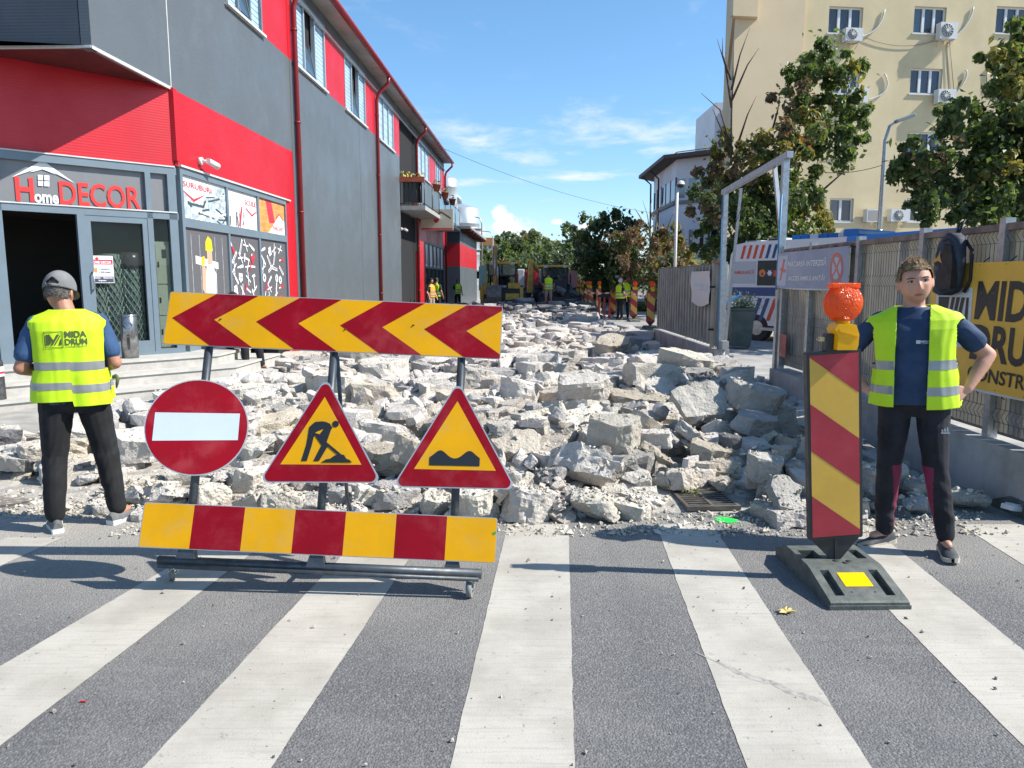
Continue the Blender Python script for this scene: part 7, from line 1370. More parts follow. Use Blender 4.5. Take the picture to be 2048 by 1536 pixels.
        if fine:                                        # moulded rings on the lens face and its rim
            for rr_ in (.03, .055, .078): m.lathe([(rr_-.004, .049-rr_*rr_*3.2), (rr_, .052-rr_*rr_*3.2), (rr_+.004, .049-rr_*rr_*3.2)], 0, k, M)
        m.cyl((.034, 0, zc+.155), (.034, 0, zc+.175), .042, 0, 14); part('lamp_lens', m, [LENS], t, True)
        if xl:
            for ch in t.children:
                if ch.name.startswith('lamp'): ch.location.x += xl
    return t
B1 = beacon('big striped beacon with round orange lamp, beside the younger man', (1.775, 3.915, 0), radians(1), lamp=True)
beacon('dark rubber beacon base cut by the picture edge, by the fence end', (3.72, 4.93, 0), radians(6))
FARB = beacon('x', (0, 0, 0), 0, fine=False)
for k, (px, yb, Y, ang, sl, lab) in enumerate([(1302, 0, 25.5, 4, 1, 'beacon half hidden by the far end of the corrugated fence'), (1268, 0, 30.2, 3, 1, 'beacon standing alone on the bright road with lit yellow foot'), (1226, 0, 33.5, -4, 1, 'beacon just beside the two workers in vests'),
        (1197, 0, 36.5, 24, 1, 'beacon before the white car, last before the tape gap'), (1185, 0, 38.0, 20, 1, 'leaning beacon with white tape around it'), (1174, 0, 40.0, 15, 1, 'beacon in the row by the loader, third from the red machine'), (1163, 0, 43.5, 25, 1, 'beacon in the row by the loader, second from the red machine'), (1156, 0, 47, 30, 1, 'beacon in the row by the loader, next to the red machine')]):
    p = P(px, 600, Y); loc = (p.x, Y, 0)
    if k == 0: FARB.location = loc; FARB.rotation_euler = (0, 0, radians(ang)); FARB['label'] = lab
    else:
        c = copy_tree(FARB, loc, radians(ang), lab)
        if k == 4: c.rotation_euler = (0, radians(-7), radians(ang))
# ------------------------------------------------------------------ people
def remeshed(mb, voxel, smooth=4, disp=None, M=None):
    """one continuous skin over overlapping volumes"""
    me = mb.mesh('tmp', []); o = bpy.data.objects.new('tmp', me); C.objects.link(o)
    r = o.modifiers.new('r', 'REMESH'); r.mode = 'VOXEL'; r.voxel_size = voxel; r.adaptivity = 0
    if smooth: s = o.modifiers.new('s', 'SMOOTH'); s.factor = .5; s.iterations = smooth
    dg = bpy.context.evaluated_depsgraph_get(); out = bpy.data.meshes.new_from_object(o.evaluated_get(dg)); bpy.data.objects.remove(o); bpy.data.meshes.remove(me)
    if disp:
        n = len(out.vertices); co = np.empty(n*3); out.vertices.foreach_get('co', co); no = np.empty(n*3); out.vertices.foreach_get('normal', no); co = co.reshape(-1, 3); no = no.reshape(-1, 3)
        d = np.array([disp(c) for c in co]); out.vertices.foreach_set('co', (co+no*d[:, None]).ravel())
    out.polygons.foreach_set('use_smooth', [True]*len(out.polygons)); out.materials.clear(); out.update(); return out
def capsule(mb, a, b, r0, r1, n=14):
    a, b = V(a), V(b); d = (b-a); L = d.length; d.normalize(); pts, rs = [], []
    for t in (-.98, -.8, -.45): pts.append(a+d*r0*t); rs.append(r0*sqrt(1-t*t))
    for k in range(5): pts.append(a+d*L*k/4); rs.append(r0+(r1-r0)*k/4)
    for t in (.45, .8, .98): pts.append(b+d*r1*t); rs.append(r1*sqrt(1-t*t))
    mb.tube(pts, rs, 0, n)
def rings(mb, rl, n=36, ex=2.5):
    """torso-like loft of (z, half width, half depth, centre y)"""
    vs = []
    for z, a, b, cy in rl:
        for k in range(n): th = 2*pi*k/n; c, s = cos(th), sin(th); r = (abs(c)**ex+abs(s)**ex)**(-1/ex); vs.append((a*c*r, cy+b*s*r, z))
    m = len(rl); mb.add(vs, [(i*n+k, i*n+(k+1) % n, (i+1)*n+(k+1) % n, (i+1)*n+k) for i in range(m-1) for k in range(n)]+[tuple(range(n))[::-1], tuple((m-1)*n+k for k in range(n))], 0, True)
def gs(x, s): return exp(-(x/s)**2)
def head_into(mb, Mh):
    """skull and face: jaw, brow, sockets, nose, lips, chin, ears; face looks along -y"""
    n, k = 56, 40; vs = []
    for j in range(k+1):
        ph = pi*j/k
        for i in range(n):
            th = 2*pi*i/n; d = V((sin(ph)*sin(th), -sin(ph)*cos(th), cos(ph))); z = d.z; f = max(0, -d.y)
            x, y, zz = d.x*.075, d.y*.094, z*.117
            if z < 0: x *= 1-.22*(-z)**1.8; y *= 1-.16*(-z)**1.5 if d.y > 0 else 1-.02*(-z)
            if z < -.3 and d.y < 0: y -= .012*gs(z+.8, .3)*f
            if d.y > 0: y *= 1.04-.22*max(0, -z)
            q = 0.
            if d.y < 0:
                q += .024*gs(x, .0095)*gs(zz+.022, .017) + .012*gs(x, .008)*gs(zz+.004, .016) + .008*gs(abs(x)-.011, .008)*gs(zz+.033, .008)
                q += .0055*gs(abs(x)-.026, .026)*gs(zz-.026, .009) - .0085*gs(abs(x)-.031, .015)*gs(zz-.008, .011) + .004*gs(abs(x)-.045, .016)*gs(zz+.022, .018)
                q += .0035*gs(x, .024)*gs(zz+.058, .006) + .004*gs(x, .022)*gs(zz+.071, .006) + .004*gs(abs(x)-.04, .02)*gs(zz+.055, .02) - .003*gs(x, .024)*gs(zz+.0645, .003) + .007*gs(x, .018)*gs(zz+.098, .014) - .003*gs(x, .03)*gs(zz+.083, .006)
            vs.append(Mh @ V((x, y-q, zz)))
    mb.add(vs, [(j*n+i, j*n+(i+1) % n, (j+1)*n+(i+1) % n, (j+1)*n+i) for j in range(k) for i in range(n)][::1], 0, True)
    for s in (-1, 1): mb.ball(Mh @ V((s*.079, .012, -.012)), (.009, .019, .032), 0, 12, (Mh.to_3x3() @ Matrix.Rotation(s*-.35, 3, 'Z') @ Matrix.Rotation(-.15, 3, 'X')))
SKIN = {}
def skin_mat(name, col):
    m = mat(name, col, .5, var=.10, vscale=14, bump=.12, bscale=260); b = m.node_tree.nodes['Principled BSDF']; b.inputs['Subsurface Weight'].default_value = .12; b.inputs['Subsurface Radius'].default_value = (.012, .004, .002); return m
SK1 = skin_mat('skin_fair', (.52, .27, .185)); SK2 = skin_mat('skin_tanned', (.40, .19, .115)); LIP = mat('lips', (.42, .165, .125), .5)
HI = mat('vest_yellow', (.52, .78, .006), .6, var=.05, vscale=5, bump=.25, bscale=500); HIO = mat('vest_orange', (.75, .30, .02), .6); BANDS = mat('reflective_band', (.30, .31, .32), .3, .35, var=.1, vscale=7); PRINT = mat('vest_print', (.07, .085, .03), .6)
TSH = mat('tshirt_navy', (.018, .045, .105), .8, var=.18, vscale=6, bump=.2, bscale=300); TSB = mat('tshirt_blue', (.028, .075, .175), .8, var=.2, vscale=6, bump=.2, bscale=300)
TR_N = mat('trousers_navy', (.0055, .0068, .0125), .8, var=.35, vscale=7, bump=.25, bscale=260); TR_B = mat('trousers_black', (.007, .0075, .009), .82, var=.35, vscale=7, bump=.25, bscale=260); MAG = mat('maroon_inset', (.17, .008, .045), .7)
HAIR1 = mat('hair_sandy', (.23, .155, .085), .75, var=.45, vscale=60, bump=.7, bscale=190); HAIR2 = mat('hair_grey', (.11, .10, .09), .8, var=.5, vscale=60, bump=.6, bscale=190); HAIRD = mat('hair_dark', (.012, .011, .010), .7)
CAPG = mat('cap_grey', (.165, .165, .165), .85, var=.12, vscale=10, bump=.25, bscale=260); SHG = mat('shoe_grey', (.12, .125, .125), .75, var=.2, vscale=12, bump=.2, bscale=300); SHD = mat('shoe_dark', (.035, .04, .046), .7, var=.25, vscale=10); SOLW = mat('sole_white', (.60, .60, .57), .6, var=.1, vscale=9); SOLC = mat('sole_cream', (.46, .42, .35), .65, var=.15, vscale=9); KHA = mat('shorts_khaki', (.32, .26, .20), .85); LACE = mat('lace', (.03, .055, .10), .7); LIME = mat('lime_trim', (.35, .6, .12), .5)
def folds(kx, kz, a, seed): 
    return lambda c: a*(noise.noise(V((c[0]*kx+seed, c[1]*kx, c[2]*kz)))*.6+abs(noise.noise(V((c[0]*kx*.6, c[1]*kx*.6+seed, c[2]*kz*2.1+c[0]*9))))*.7-.2)
def leg_folds(seed, ank, knee, a=.010):
    def f(c):
        z = c[2]; k = .35 + 1.1*gs(z-ank-.06, .09) + .5*gs(z-knee, .08) + .4*gs(z-knee*1.75, .09)
        return a*k*(noise.noise(V((c[0]*6+seed, c[1]*6, z*15+c[0]*16+3*noise.noise(V((c[0]*4, c[1]*4, z*3))))))*.9+.5*noise.noise(V((c[0]*13, c[1]*13+seed, z*7))))
    return f
def hand_into(mb, w, d, n, fan, curl=.5, L=.175, r=.0088, thumb=1):
    """palm, four fingers of their own lengths and a thumb from the wrist w along d; n is the back of the hand"""
    w, d, n = V(w), V(d).normalized(), V(n); n = (n-d*n.dot(d)).normalized(); s = d.cross(n)*thumb
    for k in range(4): capsule(mb, w-s*.004*(k-1.5), w+d*L*.47+s*(.0285-.019*k), .0145, .0125, 10)
    for k, ln in enumerate((.40, .45, .42, .33)):
        p = w+d*L*.46+s*(.0285-.019*k); a = d*cos(.2*curl)-n*sin(.2*curl)+s*fan*(1.5-k)*.35; a.normalize(); q = p+a*L*ln*.5; b = (a*cos(.7*curl)-n*sin(.7*curl)).normalized(); e = q+b*L*ln*.34; c = (b*cos(.6*curl)-n*sin(.6*curl)).normalized(); f = e+c*L*ln*.22
        capsule(mb, p, q, r*1.06, r, 8); capsule(mb, q, e, r, r*.92, 8); capsule(mb, e, f, r*.92, r*.75, 8)
    p = w+d*L*.16+s*.022; a = (d*.62+s*.78-n*.25).normalized(); q = p+a*L*.24; b = (d*.85+s*.4-n*.35).normalized(); capsule(mb, w+d*.02+s*.012, p, .015, .0145, 8); capsule(mb, p, q, .0145, .0105, 8); capsule(mb, q, q+b*L*.2, .0105, .0085, 8)
def shoe(t, name, ank, toe, mats, fine=True):
    """sole and upper along ank -> toe (on the ground)"""
    a, b = V(ank), V(toe); d = (b-a); d.z = 0; L = d.length; d.normalize(); s = V((d.y, -d.x, 0)); h = a-d*.075; h.z = 0; F_ = L+.075+.02
    prof = [(0., .030, .0), (.06, .036, 0), (.25, .033, 0), (.5, .039, 0), (.72, .047, 0), (.88, .042, 0), (.97, .026, .004), (1., .008, .008)]
    m = MB(); vs = []
    for p, w, lift in prof:
        for x in (-1, 1): vs += [h+d*F_*p+s*w*x+V((0, 0, lift)), h+d*F_*p+s*w*1.03*x+V((0, 0, .026+lift*.8+.006*(p < .2)))]
    k = len(prof)
    for i in range(k-1): q = i*4; m.add([vs[q], vs[q+4], vs[q+5], vs[q+1], vs[q+2], vs[q+6], vs[q+7], vs[q+3]], [(0, 3, 2, 1), (4, 5, 6, 7), (0, 1, 5, 4), (3, 7, 6, 2)], 0, False)
    m.add(vs[:4], [(0, 2, 3, 1)], 0); o = part(name, m, [mats[1]], t, True)
    m = MB(); rg = []
    hs = [(.005, .026, .07), (.06, .033, .085), (.2, .034, .092), (.36, .036, .088), (.52, .039, .068), (.7, .044, .052), (.86, .040, .043), (.97, .022, .032)]
    n = 10; vs = []
    for p, w, hz in hs:
        for i in range(n+1): th = pi*i/n; vs.append(h+d*F_*p+s*w*cos(th)*(.9 if sin(th) > .5 else 1)+V((0, 0, .022+(hz-.022)*sin(th)**.75)))
    m.add(vs, [(i*(n+1)+k_, i*(n+1)+k_+1, (i+1)*(n+1)+k_+1, (i+1)*(n+1)+k_) for i in range(len(hs)-1) for k_ in range(n)], 0, True); m.add(vs[:n+1], [tuple(range(n+1))], 0); m.add(vs[-(n+1):], [tuple(range(n+1))[::-1]], 0)
    part('upper', m, [mats[0]], o, True)
    if fine:
        m = MB()
        for i in range(5): p = .40+i*.065; z = .094-i*.0095; m.tube([h+d*F_*p+s*.02+V((0, 0, z-.008)), h+d*F_*(p+.02)+V((0, 0, z)), h+d*F_*p-s*.02+V((0, 0, z-.008))], .0028, 0, 5)
        part('lace', m, [LACE], o, True)
def person(label, loc, rotz, J, look, vox=.0062, fine=True, group=None):
    """J: joints in metres, z up, the person faces -y; look: what he wears"""
    t = thing('person', label, 'person', loc, rotz, group); hs = look.get('scale', 1.); lf = lambda a, b, k: V(a).lerp(V(b), k)
    body = MB(); tz = look.get('tz', 0.)                    # height shift of the trunk for a seated figure
    up = lambda rl: [(z+tz, a, b, c) for z, a, b, c in rl]
    head_into(body, J['head']); hc = J['head'].translation
    capsule(body, (0, .018, 1.42+tz), lf((0, .018, 1.42+tz), hc, .62)+V((0, .012, 0)), .062, .056)
    rings(body, up([(.84, .10, .08, .0), (.93, .155, .105, .0), (1.05, .14, .095, 0), (1.2, .155, .10, 0), (1.34, .165, .098, .005), (1.42, .13, .075, .012), (1.47, .07, .06, .016)]), 24)
    for s in 'LR':
        sh, el, wr, hn = J['sh'+s], J['el'+s], J['wr'+s], J['hd'+s]
        capsule(body, lf(sh, (0, 0, sh.z-.01), .12), el, .050, .042); capsule(body, lf(sh, el, .35), lf(sh, el, .65), .050, .047); capsule(body, el, lf(el, wr, .3), .043, .043); capsule(body, lf(el, wr, .3), wr, .043, .028)
        if fine or look.get('hands', True): hand_into(body, wr, V(hn)-V(wr), J.get('nh'+s, (0, -1, 0)), .55 if fine else .2, look.get('curl', .5), .18, .009 if fine else .011, J.get('th'+s, 1))
        hp, kn, an = J['hp'+s], J['kn'+s], J['an'+s]; capsule(body, hp, kn, .085, .055); capsule(body, kn, lf(kn, an, .35), .052, .055); capsule(body, lf(kn, an, .35), an, .055, .036); to = J['to'+s]; capsule(body, an-V((0, 0, .03)), lf(an, V(to)+V((0, 0, .04)), .45), .03, .022)
    me = remeshed(body, vox, 3 if fine else 2); me.materials.append(look['skin']); me.materials.append(LIP)
    if fine:
        inv = J['head'].inverted(); idx = []
        for p in me.polygons:
            c = inv @ p.center; idx.append(1 if c.y < -.07 and ((c.x/.023)**2 + ((c.z+.0645)/.008)**2) < 1 else 0)
        me.polygons.foreach_set('material_index', idx)
    me.name = 'body'; bo = link('body', me, t)
    # trousers
    tr = MB(); rings(tr, up([(.82, .12, .09, .005), (.90, .172, .125, .008), (.98, .168, .118, .0), (1.03, .156, .108, 0)]), 28)
    for s in 'LR':
        hp, kn, an = J['hp'+s], J['kn'+s], J['an'+s]; k_ = look.get('leg', 1.); end = look.get('hem', None)
        capsule(tr, lf(hp, kn, -.05), lf(hp, kn, .45), .103*k_, .088*k_); capsule(tr, lf(hp, kn, .45), kn, .088*k_, .070*k_)
        if end != 'shorts': capsule(tr, kn, lf(kn, an, .5), .071*k_, .066*k_); capsule(tr, lf(kn, an, .5), lf(kn, an, .97), .066*k_, .054*k_)
    if not look.get('seated'): 
        a = J['hpL']; 
    me = remeshed(tr, vox*1.15, 3, leg_folds(hs*3.1, .12, .5) if fine else None); me.materials.append(look['trousers']); me.materials.append(look.get('inset', look['trousers'])); me.name = 'trousers'
    if 'inset' in look:
        idx = []
        for p in me.polygons:
            c = p.center; r = 0
            for s, sg in (('L', -1), ('R', 1)):
                kn, an = J['kn'+s], J['an'+s]
                if an.z+.02 < c.z < kn.z+.03 and (c.x-0)*sg > 0:
                    ax = lf(an, kn, (c.z-an.z)/(kn.z-an.z)); q = (c.z-an.z)/(kn.z-an.z); w_ = .012+.032*q**1.5
                    if (c.x-ax.x)*sg < -.066+w_*1.05 and c.y < ax.y+.03: r = 1
            idx.append(r)
        me.polygons.foreach_set('material_index', idx)
    link('trousers', me, t)
    # t-shirt
    ts = MB(); rl = look.get('torso', [(.90, .172, .118, 0), (1.0, .172, .122, 0), (1.1, .17, .122, -.004), (1.22, .18, .122, -.002), (1.33, .188, .115, .004), (1.405, .165, .095, .01), (1.445, .11, .075, .014), (1.468, .078, .068, .014)]); rings(ts, up(rl), 40)
    for s in 'LR':
        sh, el = J['sh'+s], J['el'+s]; capsule(ts, lf(sh, (0, .01, sh.z+.03), .5), lf(sh, (0, 0, sh.z), .06), .062, .064); capsule(ts, lf(sh, (0, 0, sh.z), .06), lf(sh, el, .3), .064, .062); capsule(ts, lf(sh, el, .25), lf(sh, el, look.get('sleeve', .62)), .063, .066)
    me = remeshed(ts, vox*1.1, 3, folds(11, 9, .008, hs) if fine else None); me.materials.append(look['shirt']); me.name = 't_shirt'; link('t_shirt', me, t)
    # shoes
    for s in 'LR': shoe(t, 'shoe', J['an'+s], J['to'+s], look['shoes'], fine)
    return t
def torso_y(rl, ex=2.5):
    """surface y of the front (-1) or back (+1) of a ring list at (x, z)"""
    zs = [r[0] for r in rl]; A = [r[1] for r in rl]; B = [r[2] for r in rl]; Cy = [r[3] for r in rl]
    def f(x, z, side): a, b, c = np.interp(z, zs, A), np.interp(z, zs, B), np.interp(z, zs, Cy); q = min(.999, abs(x)/a); return c+side*b*(1-q**ex)**(1/ex)
    return f
def vest(t, rl, opening, hem, bands, arm, seed, mtl=HI, fine=True, straps=()):
    """sleeveless vest: a shell with arm holes, an open front and two reflective bands standing slightly proud"""
    n, k = (200, 160) if fine else (40, 36); ex = 2.6; zs = [r[0] for r in rl]; z0, z1 = zs[0], zs[-1]; W = [np.interp(np.linspace(z0, z1, k+1), zs, [r[q] for r in rl]) for q in (1, 2, 3)]; pts = []
    for j in range(k+1):
        z = z0+(z1-z0)*j/k
        for i in range(n):
            th = 2*pi*i/n; c, s = cos(th), sin(th); r = (abs(c)**ex+abs(s)**ex)**(-1/ex); low = max(0, (1.25-z)/.4)
            w = 1+ (.07*low*noise.noise(V((c*2.6+seed, s*2.6, z*1.4)))*1.6+.03*noise.noise(V((c*6, s*6+seed, z*2.2)))+.01*noise.noise(V((c*3, s*3, z*14+seed))))*(1 if fine else .5)
            pts.append(V((W[0][j]*c*r*w, W[2][j]+W[1][j]*s*r*w, z + hem(W[0][j]*c*r, s)*max(0, 1-(z-z0)/.3))))
    inn = set()
    if opening:                                         # the front edges run clean along the opening
        for q, p in enumerate(pts):
            lo_, hi_ = opening[0](p.z), opening[1](p.z)
            if p.y < 0 and lo_ < p.x < hi_:
                inn.add(q)
                if p.x-lo_ < .012: p.x = lo_
                elif hi_-p.x < .012: p.x = hi_
    m = MB(); b = MB()
    keep = lambda c: not (arm[0] < c.z < arm[1] and abs(c.x) > arm[2](c.z) and arm[4] < c.y < arm[3]) and not (c.y < 0 and opening and opening[0](c.z) < c.x < opening[1](c.z))
    fs, fb = [], []
    for j in range(k):
        for i in range(n):
            q = (j*n+i, j*n+(i+1) % n, (j+1)*n+(i+1) % n, (j+1)*n+i); c = sum((pts[x] for x in q), V())/4
            if (not all(x in inn for x in q)) and not (arm[0] < c.z < arm[1] and abs(c.x) > arm[2](c.z) and arm[4] < c.y < arm[3]): fs.append(q); zc = z0+(z1-z0)*(j+.5)/k; (fb.append(q) if any(lo < zc < hi for lo, hi in bands) else None)
    m.add(pts, fs, 0, True)
    o = part('vest', m, [mtl], t, True); sm = o.modifiers.new('thickness', 'SOLIDIFY'); sm.thickness = .003; sm.offset = 0
    off = [V((p.x*1.012, (p.y)*1.02, p.z)) for p in pts]; b.add(off, fb, 0, True); bo = part('reflective_band', b, [BANDS], o, True)
    return o, pts, n, k, z0, z1
def vec_joints(d): return {k: (V(v) if not isinstance(v, Matrix) and not isinstance(v, (int, float)) else v) for k, v in d.items()}
# --- the younger man, facing us with his hands on his hips
mh = Matrix.Translation((.006, -.02, 1.615)) @ Matrix.Rotation(radians(8), 4, 'Z') @ Matrix.Rotation(radians(-4), 4, 'Y') @ Matrix.Rotation(radians(2), 4, 'X') @ Matrix.Diagonal((1.17, 1.08, 1.08, 1))
J1 = vec_joints(dict(head=mh, shL=(-.192, .01, 1.392), elL=(-.405, .05, 1.165), wrL=(-.262, .005, .985), hdL=(-.155, -.09, .93), nhL=(-.5, -.8, .25), thL=-1, shR=(.192, .01, 1.388), elR=(.388, .09, 1.17), wrR=(.275, -.02, .985), hdR=(.16, -.10, .915), nhR=(.45, -.85, .3), thR=1,
    hpL=(-.095, 0, .90), knL=(-.135, -.03, .50), anL=(-.165, .02, .10), toL=(-.30, -.10, 0), hpR=(.095, 0, .90), knR=(.115, -.06, .50), anR=(.165, -.06, .10), toR=(.185, -.225, 0)))
RL1 = [(.90, .185, .125, 0), (1.0, .182, .128, -.004), (1.1, .182, .128, -.006), (1.22, .192, .128, -.004), (1.33, .198, .12, .004), (1.405, .175, .098, .01), (1.445, .115, .078, .014), (1.472, .080, .070, .014)]
man1 = person('younger man with short sandy hair and open yellow vest, hands on hips', (2.462, 4.42, 0), radians(-25), J1, dict(skin=SK1, trousers=TR_N, inset=MAG, shirt=TSH, shoes=(SHD, SOLC), torso=RL1, curl=.75, leg=.97))
man1.rotation_euler = (0, radians(-3.6), radians(-25))
op = (lambda z: float(np.interp(z, [.85, 1.0, 1.2, 1.38, 1.48], [-.115, -.112, -.105, -.095, -.09])), lambda z: float(np.interp(z, [.85, 1.0, 1.2, 1.38, 1.48], [.055, .06, .07, .075, .085])))
VR1 = [(.915, .245, .155, -.012), (1.02, .232, .155, -.01), (1.12, .222, .15, -.008), (1.25, .228, .146, -.004), (1.34, .25, .135, .004), (1.39, .262, .118, .008), (1.425, .235, .098, .012), (1.455, .16, .085, .014), (1.478, .112, .080, .014)]
vest(man1, VR1, op, lambda x, s: (-.035 if x > .05 else -.02)+.06*max(0, abs(x)-.15)+(.02 if s > 0 else 0), ((.985, 1.032), (1.118, 1.168)), (1.14, 1.395, lambda z: .17+.06*max(0, (z-1.30)/.085), .085, -.085), 1.3)
def face_bits(t, Mh, hairm, fine=True, brow=(.10, .06, .035)):
    m = MB(); k = MB(); Bm = mat('eyebrow', brow, .8)
    for s in (-1, 1):
        m.ball(Mh @ V((s*.031, -.0735, .0085)), (.0135, .009, .0075), 0, 14, Mh.to_3x3()); m.ball(Mh @ V((s*.031, -.0825, .0075)), (.0048, .0022, .0045), 1, 10, Mh.to_3x3())
    part('eye', m, [mat('eye_white', (.42, .38, .36), .25), mat('iris', (.03, .035, .035), .2)], t, True)
    for s in (-1, 1):
        pts = [Mh @ V((s*x, y, z)) for x, y, z in ((.012, -.0905, .0225), (.024, -.0905, .0275), (.038, -.084, .0285), (.050, -.072, .0235))]; k.tube(pts, [.0028, .0038, .0035, .0018], 0, 6)
        lid = [Mh @ V((s*x, y, z)) for x, y, z in ((.0165, -.0800, .0075), (.024, -.0848, .0135), (.033, -.0845, .0145), (.042, -.0785, .0115), (.0475, -.073, .0075))]; k.tube(lid, [.0022, .0026, .0028, .0026, .002], 0, 6)
    part('eyebrow', k, [Bm], t, True)
    k = MB(); k.tube([Mh @ V((x, -.0925+abs(x)*.35, -.0645+abs(x)*.08)) for x in (-.0225, -.012, 0, .012, .0225)], [.0008, .0015, .0016, .0015, .0008], 0, 6); part('mouth_line', k, [mat('mouth_dark', (.10, .03, .025), .5)], t, True)
face_bits(man1, mh, HAIR1)
def hair_cap(t, Mh, mtl, line, thick, seed, tuft=.012, name='hair'):
    """short hair: a shell over the skull down to a hairline, with a tufted top"""
    m = MB(); n, k = 72, 40; vs = []; kp = []
    for j in range(k+1):
        ph = pi*.72*j/k
        for i in range(n):
            th = 2*pi*i/n; d = V((sin(ph)*sin(th), -sin(ph)*cos(th), cos(ph))); a = thick*(1+.5*max(0, d.z))+tuft*max(0, d.z)**2*(noise.noise(d*9+V((seed, 0, 0)))+.4*noise.noise(d*23)); x, y, z = d.x*(.0765+a), d.y*(.096+a), d.z*(.1185+a)
            if d.y > 0: y *= 1.04
            vs.append(Mh @ V((x, y, z))); kp.append(z > line(d))
    m.add(vs, [(j*n+i, j*n+(i+1) % n, (j+1)*n+(i+1) % n, (j+1)*n+i) for j in range(k) for i in range(n) if all(kp[q] for q in (j*n+i, j*n+(i+1) % n, (j+1)*n+(i+1) % n, (j+1)*n+i))], 0, True)
    if tuft > .002:                                     # short strands standing off the shell
        r = random.Random(seed); c0 = Mh.translation
        for q, p in enumerate(vs):
            if kp[q] and r.random() < .75:
                d = (p-c0).normalized(); f = (d+V((r.gauss(0, .35), r.gauss(0, .35)-.25*max(0, d.z), r.gauss(0, .3)))).normalized(); s = f.orthogonal().normalized()*.0022; L = .010+.012*max(0, d.z)*r.random(); m.add([p-s, p+s, p+f*L], [(0, 1, 2)], 0)
    return part(name, m, [mtl], t, True)
hair_cap(man1, mh, HAIR1, lambda d: (.064+.012*noise.noise(d*14)) if d.y < -.45 else (.012 if d.y < .1 and abs(d.x) > .6 else -.045 if d.y > .1 else .03), .006, 2.2, .016)
# chest print and thigh mark
TY = torso_y(RL1); XZ = Pl((0, 0, 0), (1, 0, 0), (0, 0, 1)); CW = mat('print_white', (.55, .56, .58), .6)
m = MB(); wv = lambda u, v: -TY(u, v, -1)+.007
for q in (((-.055+.06, 1.262), (.028, 1.262), (.028, 1.282), (.005, 1.282)),): m.add([XZ.at(u, v, wv(u, v)) for u, v in q], [(0, 1, 2, 3)])
lettering(m, XZ, 'MIDA DRUM', .031, 1.267, .075, .013, 0, 0, .03, 0, wv); lettering(m, XZ, 'CONSTRUCT', .033, 1.26, .065, .004, 0, 0, .02, 0, wv); part('chest_print', m, [CW], man1, True)
m = MB(); b0_ = V((.155, -.118, .735))
for k in range(3): x0 = -.018+k*.013; m.add([b0_+V((x0, .0, .012)), b0_+V((x0+.010, .0, .012)), b0_+V((x0+.006, -.002, .026+k*.007)), b0_+V((x0+.001, -.002, .024+k*.007))], [(0, 1, 2, 3)])
m.add([b0_+V((-.02, .0, .0)), b0_+V((.024, .0, .0)), b0_+V((.024, 0, .008)), b0_+V((-.02, 0, .008))], [(0, 1, 2, 3)]); part('thigh_mark', m, [CW], man1, True)
# --- the older man, seen from behind, looking down at something in his hands
mh2 = Matrix.Translation((.035, -.03, 1.545)) @ Matrix.Rotation(radians(-22), 4, 'Z') @ Matrix.Rotation(radians(16), 4, 'X')
J2 = vec_joints(dict(head=mh2, shL=(-.182, .01, 1.35), elL=(-.25, .02, 1.085), wrL=(-.14, -.22, 1.03), hdL=(-.08, -.37, 1.06), nhL=(-.7, 0, -.3), thL=1, shR=(.182, .01, 1.345), elR=(.275, .02, 1.075), wrR=(.13, -.21, 1.02), hdR=(.07, -.36, 1.05), nhR=(.7, 0, -.3), thR=-1,
    hpL=(-.095, 0, .88), knL=(-.16, -.02, .49), anL=(-.205, .02, .10), toL=(-.34, -.12, 0), hpR=(.095, 0, .88), knR=(.135, -.01, .49), anR=(.155, .04, .10), toR=(.185, -.13, 0)))
RL2 = [(.88, .175, .128, 0), (.98, .175, .132, -.006), (1.08, .175, .132, -.008), (1.2, .185, .128, 0), (1.3, .19, .118, .008), (1.37, .165, .098, .016), (1.41, .11, .08, .02), (1.435, .078, .07, .02)]
man2 = person('older man in grey cap and yellow vest, seen from behind, looking down', (-2.86, 4.84, 0), radians(207), J2, dict(skin=SK2, trousers=TR_B, shirt=TSB, shoes=(SHG, SOLW), torso=RL2, curl=1.1, leg=1.08, tz=-.04, sleeve=.68))
VR2 = [(.845, .232, .152, 0), (.95, .225, .155, -.004), (1.06, .212, .15, -.002), (1.2, .215, .146, .004), (1.31, .222, .132, .012), (1.365, .222, .112, .018), (1.40, .185, .094, .02), (1.425, .125, .084, .022), (1.44, .098, .08, .022)]
vo2, vp2, vn2, vk2, vz0, vz1 = vest(man2, VR2, (lambda z: -.03, lambda z: .03), lambda x, s: (-.02 if x < 0 else .015)+(0 if s > 0 else .02), ((.925, .975), (1.062, 1.112)), (1.06, 1.34, lambda z: .165+.05*max(0, (z-1.26)/.08), .085, -.085), 4.7)
XZb = Pl((0, 0, 0), (-1, 0, 0), (0, 0, 1)); TV = torso_y(VR2, 2.6)
VROW = []
for j in range(vk2+1):
    row = sorted(((p.x, p.y) for p in vp2[j*vn2:(j+1)*vn2] if p.y > .02)); VROW.append(([q[0] for q in row], [q[1] for q in row]))
def on_back(u, v):
    f = max(0, min(vk2-1.001, (v-vz0)/(vz1-vz0)*vk2)); j = int(f); k = f-j; a = np.interp(-u, *VROW[j]); b = np.interp(-u, *VROW[j+1]); return float(a+(b-a)*k)*1.004+.0045
